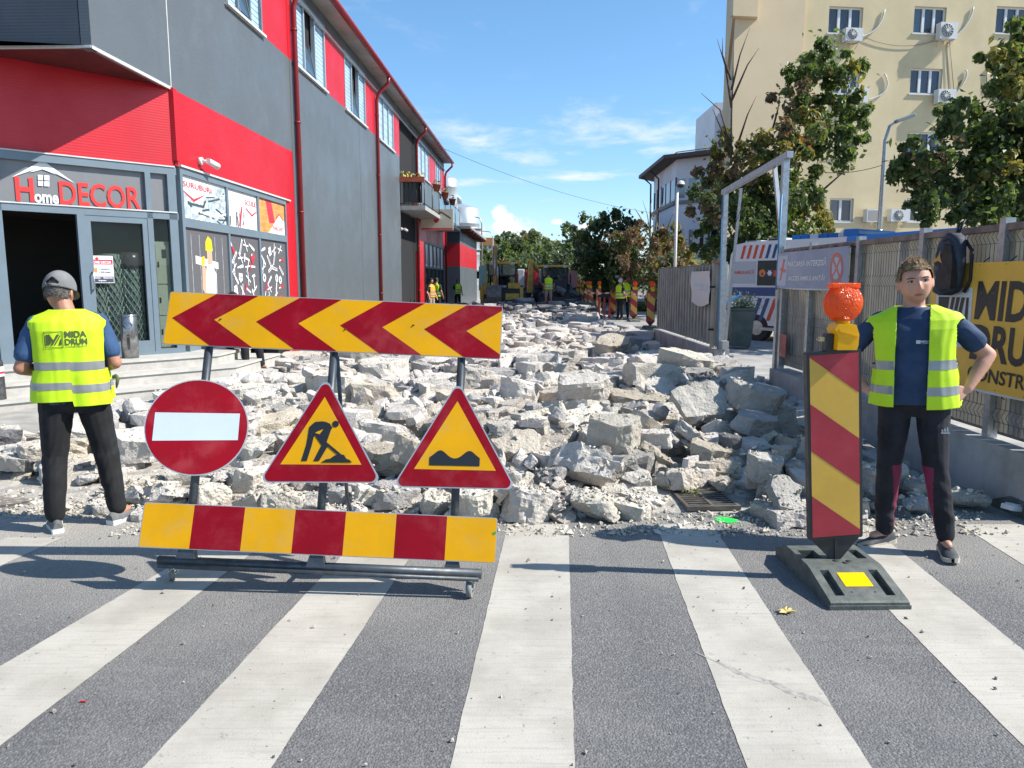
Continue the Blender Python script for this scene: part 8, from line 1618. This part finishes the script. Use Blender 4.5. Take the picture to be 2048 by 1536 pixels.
def back_poly(m, pts):
    us = [p[0] for p in pts]; a, b = min(us), max(us); q = max(1, int((b-a)/.012))
    for i in range(q):
        c = clip(clip(list(pts), -1, 0, -(a+(b-a)*i/q)), 1, 0, a+(b-a)*(i+1)/q)
        g_ = 1+int((max(p[1] for p in c)-min(p[1] for p in c))/.012) if len(c) > 2 else 0; e_, f_ = (min(p[1] for p in c), max(p[1] for p in c)) if g_ else (0, 0)
        for j in range(g_):
            d_ = clip(clip(c, 0, -1, -(e_+(f_-e_)*j/g_)), 0, 1, e_+(f_-e_)*(j+1)/g_)
            if len(d_) > 2: m.add([XZb.at(u, v, on_back(u, v)) for u, v in d_], [list(range(len(d_)))])
m = MB(); u0, v0 = -.128, 1.205
for q in ([(u0, v0), (u0+.103, v0), (u0+.103, v0+.004), (u0, v0+.004)], [(u0, v0+.098), (u0+.103, v0+.098), (u0+.103, v0+.102), (u0, v0+.102)], [(u0, v0), (u0+.004, v0), (u0+.004, v0+.102), (u0, v0+.102)], [(u0+.099, v0), (u0+.103, v0), (u0+.103, v0+.102), (u0+.099, v0+.102)],
          [(u0+.01, v0+.018), (u0+.03, v0+.018), (u0+.035, v0+.052), (u0+.045, v0+.03), (u0+.052, v0+.045), (u0+.03, v0+.084), (u0+.01, v0+.084)], [(u0+.036, v0+.018), (u0+.046, v0+.018), (u0+.086, v0+.084), (u0+.07, v0+.084)], [(u0+.052, v0+.018), (u0+.060, v0+.018), (u0+.09, v0+.072), (u0+.09, v0+.082)], [(u0+.078, v0+.018), (u0+.094, v0+.018), (u0+.094, v0+.062), (u0+.088, v0+.05)]): back_poly(m, q)
def back_text(s_, u, v, w_, h_, bold):
    vs, fs, _ = text_polys(s_, bold, 0.); 
    for f in fs: back_poly(m, [(u+vs[i][0]*w_, v+vs[i][1]*h_) for i in f])
back_text('MIDA', u0+.113, v0+.062, .120, .042, .03); back_text('DRUM', u0+.113, v0+.016, .122, .040, .03); back_text('CONSTRUCT', u0+.113, v0+.0, .120, .011, .02); part('back_print', m, [PRINT], man2, True)
hair_cap(man2, mh2, HAIR2, lambda d: -.052+.008*noise.noise(d*11) if d.y > 0 else (.0 if abs(d.x) > .7 else .09), .003, 5, .003)
def cap_hat(t, Mh):
    m = MB(); n, k = 56, 22; vs = []; kp = []
    for j in range(k+1):
        ph = pi*.545*j/k
        for i in range(n):
            th = 2*pi*i/n; d = V((sin(ph)*sin(th), -sin(ph)*cos(th), cos(ph))); q = 1+.012*cos(6*th)*sin(ph) 
            x, y, z = d.x*.088*q, d.y*(.105 if d.y < 0 else .110)*q, d.z*.112+.030; vs.append(Mh @ V((x, y, z))); kp.append(not (d.y > .62 and abs(d.x) < .42-.55*max(0, d.z-.02)*2 and d.z < .36 and d.z > .03))
    m.add(vs, [(j*n+i, j*n+(i+1) % n, (j+1)*n+(i+1) % n, (j+1)*n+i) for j in range(k) for i in range(n) if all(kp[q] for q in (j*n+i, j*n+(i+1) % n, (j+1)*n+(i+1) % n, (j+1)*n+i))], 0, True)
    c = part('cap', m, [CAPG], t, True); s_ = c.modifiers.new('thickness', 'SOLIDIFY'); s_.thickness = .003; m = MB(); vs = []
    for j in range(5):
        for i in range(15): a = pi*(i/14-.5)*.95; r = 1+.62*j/4*cos(a)**.7; vs.append(Mh @ V((sin(a)*.086*(1+.05*j), -cos(a)*.102*r, .018-.012*(j/4)**1.5*cos(a)*2)))
    m.add(vs, [(j*15+i, j*15+i+1, (j+1)*15+i+1, (j+1)*15+i) for j in range(4) for i in range(14)], 0, True); part('peak', m, [CAPG], c, True)
    m = MB(); m.tube([Mh @ V((x, .1065+.004-abs(x)*.35, .026)) for x in (-.045, -.02, 0, .02, .045)], .006, 0, 6); m.ball(Mh @ V((.012, .112, .026)), (.011, .005, .009), 1, 8); part('strap', m, [CAPG, RUB], c, True); m = MB(); m.ball(Mh @ V((0, 0, .142)), (.008, .008, .005), 0, 8); part('button', m, [CAPG], c, True)
cap_hat(man2, mh2)
m = MB(); m.tube([V((-.235, .02, .99)), V((-.25, .05, 1.0)), V((-.262, .06, .985)), V((-.255, .065, .95)), V((-.25, .06, .92))], [.012, .014, .012, .010, .004], 0, 6); part('vest_tie', m, [PRINT], man2, True)
# --- people further off
def worker(label, px, Y, rot, look, H=1.0, vm=HI, J=None, z0=0., grp='workers further up the street'):
    p = P(px, 562, Y); mhd = Matrix.Translation((0, -.01, 1.62)); JJ = J or vec_joints(dict(head=mhd, shL=(-.19, .01, 1.40), elL=(-.27, .03, 1.13), wrL=(-.27, -.10, .92), hdL=(-.26, -.15, .78), shR=(.19, .01, 1.40), elR=(.27, .03, 1.13), wrR=(.25, -.12, .93), hdR=(.24, -.18, .80), hpL=(-.095, 0, .90), knL=(-.12, -.02, .5), anL=(-.13, .02, .1), toL=(-.17, -.13, 0), hpR=(.095, 0, .90), knR=(.12, -.03, .5), anR=(.14, .0, .1), toR=(.17, -.15, 0)))
    t = person(label, (p.x, Y, z0), rot, JJ, look, .014, False, grp); t.scale = (H, H, H)
    hair_cap(t, JJ['head'], look.get('hair', HAIRD), lambda d: .05 if d.y < -.4 else -.04, .007, 1, 0.)
    if vm: vest(t, [(.90, .215, .14, 0), (1.2, .22, .142, 0), (1.36, .225, .125, .004), (1.41, .2, .1, .01), (1.45, .12, .08, .014), (1.47, .1, .076, .014)], None, lambda x, s: 0, ((.97, 1.03), (1.11, 1.17)), (1.12, 1.36, lambda z: .17, .09, -.09), 2, vm, False)
    return t
LK = dict(skin=SK2, trousers=TR_B, shirt=mat('shirt_black', (.015, .015, .017), .8), shoes=(SHD, SHD), hands=True)
worker('worker in orange and yellow vest and khaki trousers by the far shop window', 862, 33.5, radians(60), dict(LK, trousers=KHA), 1.0, HIO); worker('worker in yellow vest and black trousers beside the far shop window', 873, 34.5, radians(150), LK, 1.02)
worker('worker in open vest walking past the annex', 915, 44, radians(30), LK, .98); worker('worker in yellow vest and beige shorts, back turned, before the loader', 1097, 38.6, radians(180), dict(LK, trousers=KHA, hem='shorts'), 1.03, z0=.28)
worker('worker in vest and white cap beside the beacons', 1241, 31.5, radians(120), dict(LK, hair=mat('hair_white', (.5, .5, .52), .7)), 1.0); worker('taller worker in vest beside the beacons, dark haired', 1251, 32.3, radians(200), LK, 1.05)
# someone sitting on the platform by the shop, mostly behind the arrow board
J3 = vec_joints(dict(head=Matrix.Translation((0, -.05, 1.20)), shL=(-.19, .0, .96), elL=(-.24, -.12, .72), wrL=(-.15, -.34, .60), hdL=(-.1, -.46, .56), shR=(.19, 0, .96), elR=(.24, -.12, .72), wrR=(.15, -.34, .60), hdR=(.1, -.46, .56), hpL=(-.095, -.02, .48), knL=(-.14, -.42, .50), anL=(-.14, -.44, .11), toL=(-.16, -.6, 0), hpR=(.095, -.02, .48), knR=(.14, -.42, .5), anR=(.16, -.48, .11), toR=(.2, -.63, 0)))
q = FA.at(.75, 0, .45); t = person('person in dark clothes sitting on the shop platform behind the arrow board', (q.x, q.y, .12), radians(62), J3, dict(LK, tz=-.42), .014, False); hair_cap(t, J3['head'], HAIRD, lambda d: .05 if d.y < -.4 else -.04, .007, 1, 0.)
# ------------------------------------------------------------------ diggers and the red truck
CATY = mat('digger_yellow', (.60, .35, .05), .5, var=.2, vscale=3, dirt=((.24, .15, .07), 2.2, .5)); DGK = mat('digger_black', (.03, .031, .034), .6, var=.3, vscale=5); DGG = mat('bucket_steel', (.16, .145, .13), .5, .4, var=.35, vscale=6, dirt=((.30, .28, .25), 4, .5)); CABG = glass('cab_glass', (.10, .14, .14), .05, .6); RUSTB = mat('boom_brown', (.36, .20, .07), .6, var=.3, vscale=5)
def wheel_at(t, x, y, r, w): 
    m = MB(); m.lathe([(0, -w), (r*.55, -w), (r*.6, -w*.9), (r*.93, -w), (r, -w*.75), (r, w*.75), (r*.93, w), (r*.6, w*.9), (r*.55, w), (0, w)], 0, 20, Matrix.Translation((x, y, r)) @ Matrix.Rotation(pi/2, 4, 'Y'))
    for k in range(14): a = 2*pi*k/14; m.box((-w, -.04, -.03), (w, .04, .03), 0, Matrix.Translation((x, y+cos(a)*r, r+sin(a)*r)) @ Matrix.Rotation(a+pi/2, 4, 'X'))
    o = part('wheel', m, [RUB], t, True); m = MB()
    for s in (-1, 1): m.lathe([(r*.5, w*.8), (r*.35, w*.5), (0, w*.5)], 0, 16, Matrix.Translation((x, y, r)) @ Matrix.Rotation(s*pi/2, 4, 'Y'))
    part('rim', m, [CATY], o, True)
def cab(t, y0, y1, z0, z1, hw):
    for x in (-hw, hw-.09):
        for y in (y0, y1-.09): m = MB(); m.add([(x, y, z0), (x+.09, y, z0), (x+.09, y+.09, z0), (x, y+.09, z0), (x*.94, y+.03, z1), (x*.94+.09, y+.03, z1), (x*.94+.09, y+.12, z1), (x*.94, y+.12, z1)], [(0, 1, 5, 4), (1, 2, 6, 5), (2, 3, 7, 6), (3, 0, 4, 7)]); part('cab_post', m, [DGK], t, True)
    m = MB(); m.box((-hw+.1, y0-.02, z0+.62), (hw-.1, y0+.05, z0+.69)); part('cab_rail', m, [DGK], t, True); m = MB(); m.box((-.04, y0-.01, z0+.69), (.04, y0+.05, z1)); part('cab_post', m, [DGK], t, True); m = MB(); m.box((-hw-.05, y0-.15, z1), (hw+.05, y1+.1, z1+.13), bev=.04); part('cab_roof', m, [CATY], t, True)
    for k, q in enumerate((((-hw+.1, y0+.02, z0+.7), (-.05, y0+.03, z1)), ((.05, y0+.02, z0+.7), (hw-.1, y0+.03, z1)), ((-hw+.02, y0+.12, z0+.3), (-hw+.03, y1-.1, z1)), ((hw-.03, y0+.12, z0+.3), (hw-.02, y1-.1, z1)), ((-hw+.1, y1-.05, z0+.3), (hw-.1, y1-.04, z1)))): m = MB(); m.box(*q); part('cab_window', m, [CABG], t, True)
    m = MB()
    for x in (-hw+.15, hw-.35): m.box((x, y0-.2, z1-.02), (x+.2, y0-.12, z1+.11), 0)
    part('work_lamp', m, [GALV], t, True); m = MB(); m.box((-.28, y0+.55, z0), (.28, y0+1.0, z0+.55)); m.box((-.28, y0+.95, z0+.5), (.28, y0+1.08, z0+1.15)); part('seat', m, [RUB], t, True)
def bucket(t, c, w, s, rock=False, tilt=0.):
    m = MB(); L = Pl((c[0]-w/2, c[1], c[2]), (0, 1, 0)); pr = [(0, 0), (.55*s, .05*s), (.75*s, .4*s), (.7*s, .85*s), (.62*s, .85*s), (.66*s, .42*s), (.5*s, .12*s), (.0, .07*s)]
    m.ppoly(L, pr, 0, w); 
    for x in (0, w-.03): m.ppoly(L, [(0, 0), (.55*s, .05*s), (.75*s, .4*s), (.7*s, .85*s), (.35*s, .8*s)], x, x+.03)
    for k in range(5): x = w*(k+.15)/5; m.ppoly(L, [(-.15*s, .02*s), (.02, 0), (.02, .08*s)], x, x+w*.1)
    return part('bucket', m, [DGG], t, True)
def loader_rear(label, loc, rotz):
    """backhoe loader seen from its digging end: y = 0 at the swing frame, the engine lies further back"""
    t = thing('backhoe_loader', label, 'digger', loc, rotz, 'backhoe loaders working at the end of the street')
    m = MB(); m.box((-.55, .35, .55), (.55, 4.2, 1.15), 0); m.box((-.5, 2.3, 1.15), (.5, 4.1, 1.75), 1, bev=.06); m.box((-1.05, .15, .45), (1.05, .4, 1.2), 0); m.box((-.95, .4, .9), (.95, 2.2, 1.3), 0); part('body', m, [DGK, CATY], t, True)
    m = MB(); m.box((.35, .1, 1.22), (1.0, .16, 1.52), 0); m.box((.2, .1, .6), (.95, .14, .95), 0); m.box((-1.02, .1, .9), (-.7, .2, 1.5), 0); part('rear_panel', m, [CATY], t, True); m = MB(); pl = Pl((0, .09, 0), (1, 0, 0)); lettering(m, pl, 'KOMATSU', -.30, 1.28, .55, .10, .01, 0, .04); part('lettering', m, [PAP_W], t, True)
    for x in (-.92, .92): wheel_at(t, x, 1.0, .68, .22); wheel_at(t, x, 3.4, .45, .18)
    cab(t, .35, 2.0, 1.25, 2.52, .82)
    m = MB(); x = -.32; m.tube([(x, -.0, .9), (x, -.15, 1.5), (x, -.3, 2.3), (x, -.45, 3.45)], [.19, .19, .17, .15], 0, 4, True, False); m.tube([(x+.12, -.1, 1.2), (x+.12, -.42, 2.4)], .05, 1, 8); part('boom', m, [RUSTB, GALV], t, True); m = MB(); m.tube([(x, -.5, 3.4), (x, -.75, 2.4), (x, -.85, 1.3)], [.10, .10, .08], 0, 4, True, False); m.tube([(x, -.6, 3.1), (x, -.95, 1.9)], .045, 1, 8); part('dipper', m, [RUSTB, GALV], t, True)
    m = MB(); L = Pl((x-.4, -.95, .45), (0, 1, 0)); m.ppoly(L, [(-.35, .0), (-.42, .35), (-.25, .82), (.1, .95), (.1, .88), (-.2, .75), (-.34, .35), (-.27, .03)], 0, .8)
    for xx in (0, .77): m.ppoly(L, [(-.35, 0), (-.42, .35), (-.25, .82), (.1, .95), (.05, .3)], xx, xx+.03)
    for k in range(4): m.ppoly(L, [(-.36, .05), (-.28, .05), (-.30, -.15)], .05+k*.2, .13+k*.2)
    part('bucket', m, [DGG], t, True)
    for s in (-1, 1): m = MB(); m.box((s*1.08-.09, .1, .1), (s*1.08+.09, .3, 1.3), 0); m.box((s*1.08-.22, .0, .0), (s*1.08+.22, .45, .08), 1); part('stabiliser', m, [CATY, DGG], t, True)
    m = MB(); m.box((-1.3, .75, 1.1), (-1.25, .8, 2.4), 0); m.box((-1.42, .7, 1.75), (-1.2, .74, 2.15), 0); part('mirror', m, [DGK], t, True); m = MB(); m.add([(-.86, .35, 1.35), (-1.25, .05, 1.35), (-1.2, .05, 2.45), (-.84, .35, 2.5)], [(0, 1, 2, 3)]); part('open_window', m, [mat('green_glass', (.35, .50, .45), .1)], t, True)
    m = MB(); m.lathe([(.09, 0), (.09, .1), (.05, .16), (0, .17)], 0, 12, Matrix.Translation((.1, 1.0, 2.64))); part('beacon_lamp', m, [LENS], t, True); m = MB(); m.box((-1.1, 4.6, .3), (1.1, 5.3, 1.0)); part('front_bucket', m, [DGG], t, True); return t
p = P(1005, 562, 41); BH1 = loader_rear('brown and yellow backhoe loader with raised boom and a driver in its cab', (p.x-.05, 41, 0), radians(-3))
JD = vec_joints(dict(head=Matrix.Translation((0, -.05, 1.20)), shL=(-.19, .0, .96), elL=(-.26, -.15, .74), wrL=(-.18, -.40, .72), hdL=(-.15, -.5, .72), shR=(.19, 0, .96), elR=(.26, -.15, .74), wrR=(.18, -.40, .72), hdR=(.15, -.5, .72), hpL=(-.095, -.02, .48), knL=(-.14, -.42, .50), anL=(-.14, -.44, .11), toL=(-.16, -.6, 0), hpR=(.095, -.02, .48), knR=(.14, -.42, .5), anR=(.16, -.44, .11), toR=(.2, -.6, 0)))
def loader_front(label, loc, rotz):
    """backhoe loader seen from its loading end, bucket full, its digging arm folded up behind"""
    t = thing('backhoe_loader', label, 'digger', loc, rotz, 'backhoe loaders working at the end of the street'); m = MB(); m.box((-.5, 1.2, .6), (.5, 4.6, 1.1), 0); m.box((-.48, 1.1, 1.1), (.48, 2.7, 1.7), 0, bev=.06); part('body', m, [DGK], t, True); m = MB(); m.box((-.42, 1.06, 1.12), (.42, 1.1, 1.62)); part('grille', m, [DGK], t, True)
    for x in (-.9, .9): wheel_at(t, x, 1.8, .45, .17); wheel_at(t, x, 3.9, .68, .22)
    cab(t, 2.75, 4.3, 1.2, 2.4, .80); m = MB()
    for s in (-1, 1): m.tube([(s*.72, 2.9, 1.5), (s*.72, 1.4, 1.35), (s*.72, .7, .75)], [.1, .1, .08], 0, 4, True, False)
    part('loader_arm', m, [DGK], t, True); m = MB(); L = Pl((-1.15, 0, .25), (0, 1, 0)); m.ppoly(L, [(0, 0), (.1, -.02), (.75, .1), (.85, .75), (.78, .75), (.68, .18), (.1, .05), (0, .06)], 0, 2.3)
    for xx in (0, 2.26): m.ppoly(L, [(0, 0), (.75, .1), (.85, .75), (.3, .6)], xx, xx+.04)
    m.box((-1.15, -.02, .2), (1.15, .06, .75)); part('front_bucket', m, [DGK], t, True); m = MB()
    m.tube([(-1.25, 5.0, .9), (-1.2, 5.1, 1.7), (-1.15, 5.25, 2.75)], [.24, .22, .16], 0, 4, True, False); m.tube([(-1.15, 5.25, 2.8), (-.95, 5.6, 2.55), (-.35, 6.0, 2.0)], [.2, .18, .12], 0, 4, True, False); part('boom', m, [CATY], t, True); m = MB(); m.tube([(-1.3, 5.0, .9), (-1.3, 4.95, .2)], [.2, .16], 0, 4, True, False); part('swing_frame', m, [DGK], t, True); return t
p = P(1122, 562, 42); BH2 = loader_front('black cabbed loader with its front bucket full of dark rubble, yellow arm folded behind', (p.x-.05, 41.0, 0), radians(4))
for k, (x, z, s) in enumerate(((-.75, .95, .75), (.1, 1.05, .95), (.75, .95, .7), (-.3, .85, .6), (.45, .8, .6))):
    q = P(1122, 562, 42); pass
BUCKET_ROCKS = [(p.x-.05+x, 41.45, z, s) for x, z, s in ((-.72, .95, .7), (.0, 1.1, .95), (.72, .98, .75))]
def truck():
    p = P(1095, 562, 50); t = thing('dump_truck', 'red dump truck standing behind the two loaders', 'truck', (p.x, 50, 0)); RD = mat('truck_red', (.46, .03, .035), .4, var=.1); m = MB(); x0, x1 = P(1022, 562, 50).x, P(1155, 562, 50).x
    m.box((x0+.6, 50, .9), (x1, 52.3, 1.2), 1); part('chassis', m, [RD, DGK], t); m = MB(); m.box((x0+1.0, 50, 1.2), (x1-1.6, 52.3, 2.35), 0)
    for k in range(4): u = x0+1.1+k*.45; m.box((u, 49.93, 1.25), (u+.1, 50.0, 2.2), 0)
    part('tipper_body', m, [RD], t); m = MB(); m.box((x0, 50, .7), (x0+.9, 52.2, 2.4), 0, bev=.08); m.box((x0+.05, 49.97, 1.5), (x0+.5, 50.0, 2.1), 1); part('cab', m, [mat('truck_white', (.55, .55, .55), .4), GLD], t); m = MB(); m.box((x1-1.0, 50.2, 1.2), (x1-.55, 52, 2.2), 0); m.box((x1-.4, 50.2, 1.2), (x1, 52, 2.3), 0); part('rear_frame', m, [mat('truck_pink', (.56, .22, .20), .5)], t)
    for x in (x0+.9, x0+2.4, x1-.8): m = MB(); m.cyl((x, 49.95, .5), (x, 50.3, .5), .5, 0, 18); part('wheel', m, [RUB], t)
truck()
# ------------------------------------------------------------------ small things on the ground
IRON = mat('cast_iron', (.12, .105, .09), .6, .4, var=.3, vscale=12, dirt=((.26, .24, .20), 6, .5))
gp = [G(1338, 991), G(1432, 990), G(1482, 1024), G(1374, 1026)]; gp = [V((p.x, p.y, 0)) for p in gp]
t = thing('drain_grate', 'iron storm drain grate lying askew at the front edge of the dig', 'grate', (gp[0]+gp[2])/2); GP = Pl(gp[3]+V((0, 0, .045)), gp[2]-gp[3], gp[0]-gp[3]); gw, gh = (gp[2]-gp[3]).length, (gp[0]-gp[3]).length
m = MB()
for q in ((0, 0, gw, .03), (0, gh-.03, gw, gh), (0, .03, .025, gh-.03), (gw-.025, .03, gw, gh-.03), (gw/2-.012, .03, gw/2+.012, gh-.03)): m.pbox(GP, *q, -.03, 0)
fr = part('grate_frame', m, [IRON], t)
for k in range(7):
    v = .05+(gh-.1)*k/6.5
    for a, b in ((.03, gw/2-.016), (gw/2+.016, gw-.03)): m = MB(); m.pbox(GP, a, v, b, v+.018, -.028, -.002); part('bar', m, [IRON], t)
m = MB(); m.pbox(GP, .02, .02, gw-.02, gh-.02, -.044, -.04); part('shaft_shade', m, [RUB], t)  # thin black sheet standing in for the shade below the bars
r = random.Random(4); m = MB(); q0 = GP.at(gw*.35, gh*.75, 0)
for k in range(40): q = q0+V((r.gauss(0, .035), r.gauss(0, .03), r.uniform(0, .03))); a = V((r.gauss(0, 1), r.gauss(0, 1), r.gauss(0, 1))).normalized()*.016; c = a.orthogonal().normalized()*.007; m.add([q-a, q+c, q+a, q-c], [(0, 1, 2, 3)], r.choice([1, 2, 1]))
stuff('weeds', m, LEAVES)
c = V((-3.86, 5.52, .0)); t = thing('manhole_cover', 'round iron manhole cover with a diagonal grid, at the older man\'s feet', 'manhole cover', c); m = MB(); m.lathe([(.40, 0), (.40, .012), (.33, .014), (.325, .006), (0, .006)], 0, 48, Matrix.Translation(c)); part('rim', m, [IRON], t); m = MB(); CP = Pl(c+V((0, 0, .006)), (1, .25, 0), (-.25, 1, 0)); Ln = [[(-.4, x-.011), (.4, x-.011), (.4, x+.011), (-.4, x+.011)] for x in np.arange(-.28, .3, .062)]
CIR = disc(0, 0, .322, 40)
for ang in (0, 58):
    ca, sa = cos(radians(ang)), sin(radians(ang))
    for L in Ln:
        q = [(x*ca-y*sa, x*sa+y*ca) for x, y in L]
        for i in range(40): (x0, y0), (x1, y1) = CIR[i], CIR[(i+1) % 40]; nx, ny = y1-y0, -(x1-x0); q = clip(q, nx, ny, nx*x0+ny*y0) if q else q
        if len(q) > 2: m.ppoly(CP, q, 0, .007+.0004*(ang > 0))
part('grid_ribs', m, [mat('worn_iron', (.27, .24, .21), .5, .4, var=.25, vscale=14)], t)
# spray mark, leaf, litter
m = MB(); XY = Pl((0, 0, 0), (1, 0, 0), (0, 1, 0)); r = random.Random(6); gc = G(1453, 1041); pts = [(gc.x+(.055+.03*r.random())*cos(a)*1.0-.02*sin(a), gc.y+(.05+.02*r.random())*sin(a)) for a in np.linspace(0, 2*pi, 19)[:-1]]; m.flat(XY, pts, .0046)
for k in range(16): q = (gc.x+r.gauss(0, .07), gc.y+r.gauss(0, .05)); m.flat(XY, [(q[0]+.006*cos(a), q[1]+.006*sin(a)) for a in np.linspace(0, 2*pi, 7)[:-1]], .005+k*1e-5)
struct('paint_mark', m, [mat('spray_green', (.01, .75, .06), .6)])
m = MB(); lc = G(1573, 1226); lf_ = []
for k in range(20): a = 2*pi*k/20; rr_ = .045*(1 if k % 4 == 0 else .5 if k % 2 else .7); lf_.append(V((lc.x+rr_*cos(a)*1.3, lc.y+rr_*sin(a), .008+.012*abs(sin(a*1.5)))))
m.add(lf_+[V((lc.x, lc.y, .007))], [(i, (i+1) % 20, 20) for i in range(20)]); solo('fallen_leaf', m, [mat('dry_leaf', (.50, .40, .14), .7, var=.2, vscale=60)], 'yellow fallen leaf on the asphalt before the striped beacon', 'leaf')
m = MB(); q = G(2025, 1020, .05); m.box((-.07, -.04, 0), (.07, .04, .035), 0, Matrix.Translation(q) @ Matrix.Rotation(.4, 4, 'Z') @ Matrix.Rotation(.2, 4, 'Y')); m.box((-.05, -.03, .036), (.05, .03, .045), 0, Matrix.Translation(q) @ Matrix.Rotation(.4, 4, 'Z') @ Matrix.Rotation(.2, 4, 'Y')); solo('litter_box', m, [mat('litter_white', (.55, .56, .58), .6)], 'crushed white carton lying on the rubble by the fence wall', 'litter')
m = MB(); q = G(166, 1405); m.box((-.012, -.003, .004), (.012, .003, .008), 0, Matrix.Translation(q)); solo('red_scrap', m, [BRW], 'tiny red plastic scrap on the asphalt', 'scrap')
# edge of the sawn asphalt
m = MB(); r = random.Random(9); xs = np.linspace(1.6, 4.6, 60); up_ = [(x, 4.94+.02*r.random()) for x in xs]
m.add([V((x, y, z)) for x, y in up_ for z in (.004, -.02)]+[V((x, y+.03, -.02)) for x, y in up_], [(2*i, 2*i+1, 2*i+3, 2*i+2) for i in range(59)]); struct('asphalt_edge', m, [A_GR])
# driver of the first loader, rubble in the bucket of the second
p = BH1.location; drv = person('driver in dark clothes sitting in the brown loader cab', (p.x+.12, p.y+.95, 1.32), radians(-3), JD, dict(LK, tz=-.42), .02, False); hair_cap(drv, JD['head'], HAIRD, lambda d: .05 if d.y < -.4 else -.04, .007, 1, 0.)
for k, (x, y, z, s) in enumerate(BUCKET_ROCKS):
    o = link('asphalt_chunk', rock_mesh(FORMS['slab'][k], 'mid', 3)); o.matrix_world = Matrix.Translation((x, y, z)) @ rot_of(k*1.3, .5, k).to_4x4() @ Matrix.Diagonal((s,)*3).to_4x4(); tag(o, ('dark asphalt slab at the yellow arm side of the full loader bucket', 'biggest dark asphalt slab in the middle of the loader bucket', 'dark asphalt slab at the beacon side of the loader bucket')[k], 'asphalt chunk', 'asphalt slabs in the loader bucket')
# a dark drag mark over one crossing bar and oil spots
m = MB(); r = random.Random(21); path = [G(x, y) for x, y in ((1392, 1306), (1440, 1328), (1490, 1352), (1540, 1366), (1590, 1388), (1640, 1402), (1668, 1416))]; L_ = []; R__ = []
for i in range(len(path)-1):
    for k in range(6): p = path[i].lerp(path[i+1], k/6); w_ = (.004+.016*sin(pi*(i+k/6)/(len(path)-1)))*r.uniform(.5, 1.2); L_.append((p.x, p.y+w_*1.5, .0028)); R__.append((p.x, p.y-w_*r.uniform(.9, 1.8), .0028))
n = len(L_); m.add(L_+R__, [(n+i, n+i+1, i+1, i) for i in range(n-1)]); struct('drag_mark', m, [mat('drag_mark', (.30, .285, .255), .8, var=.3, vscale=30)])
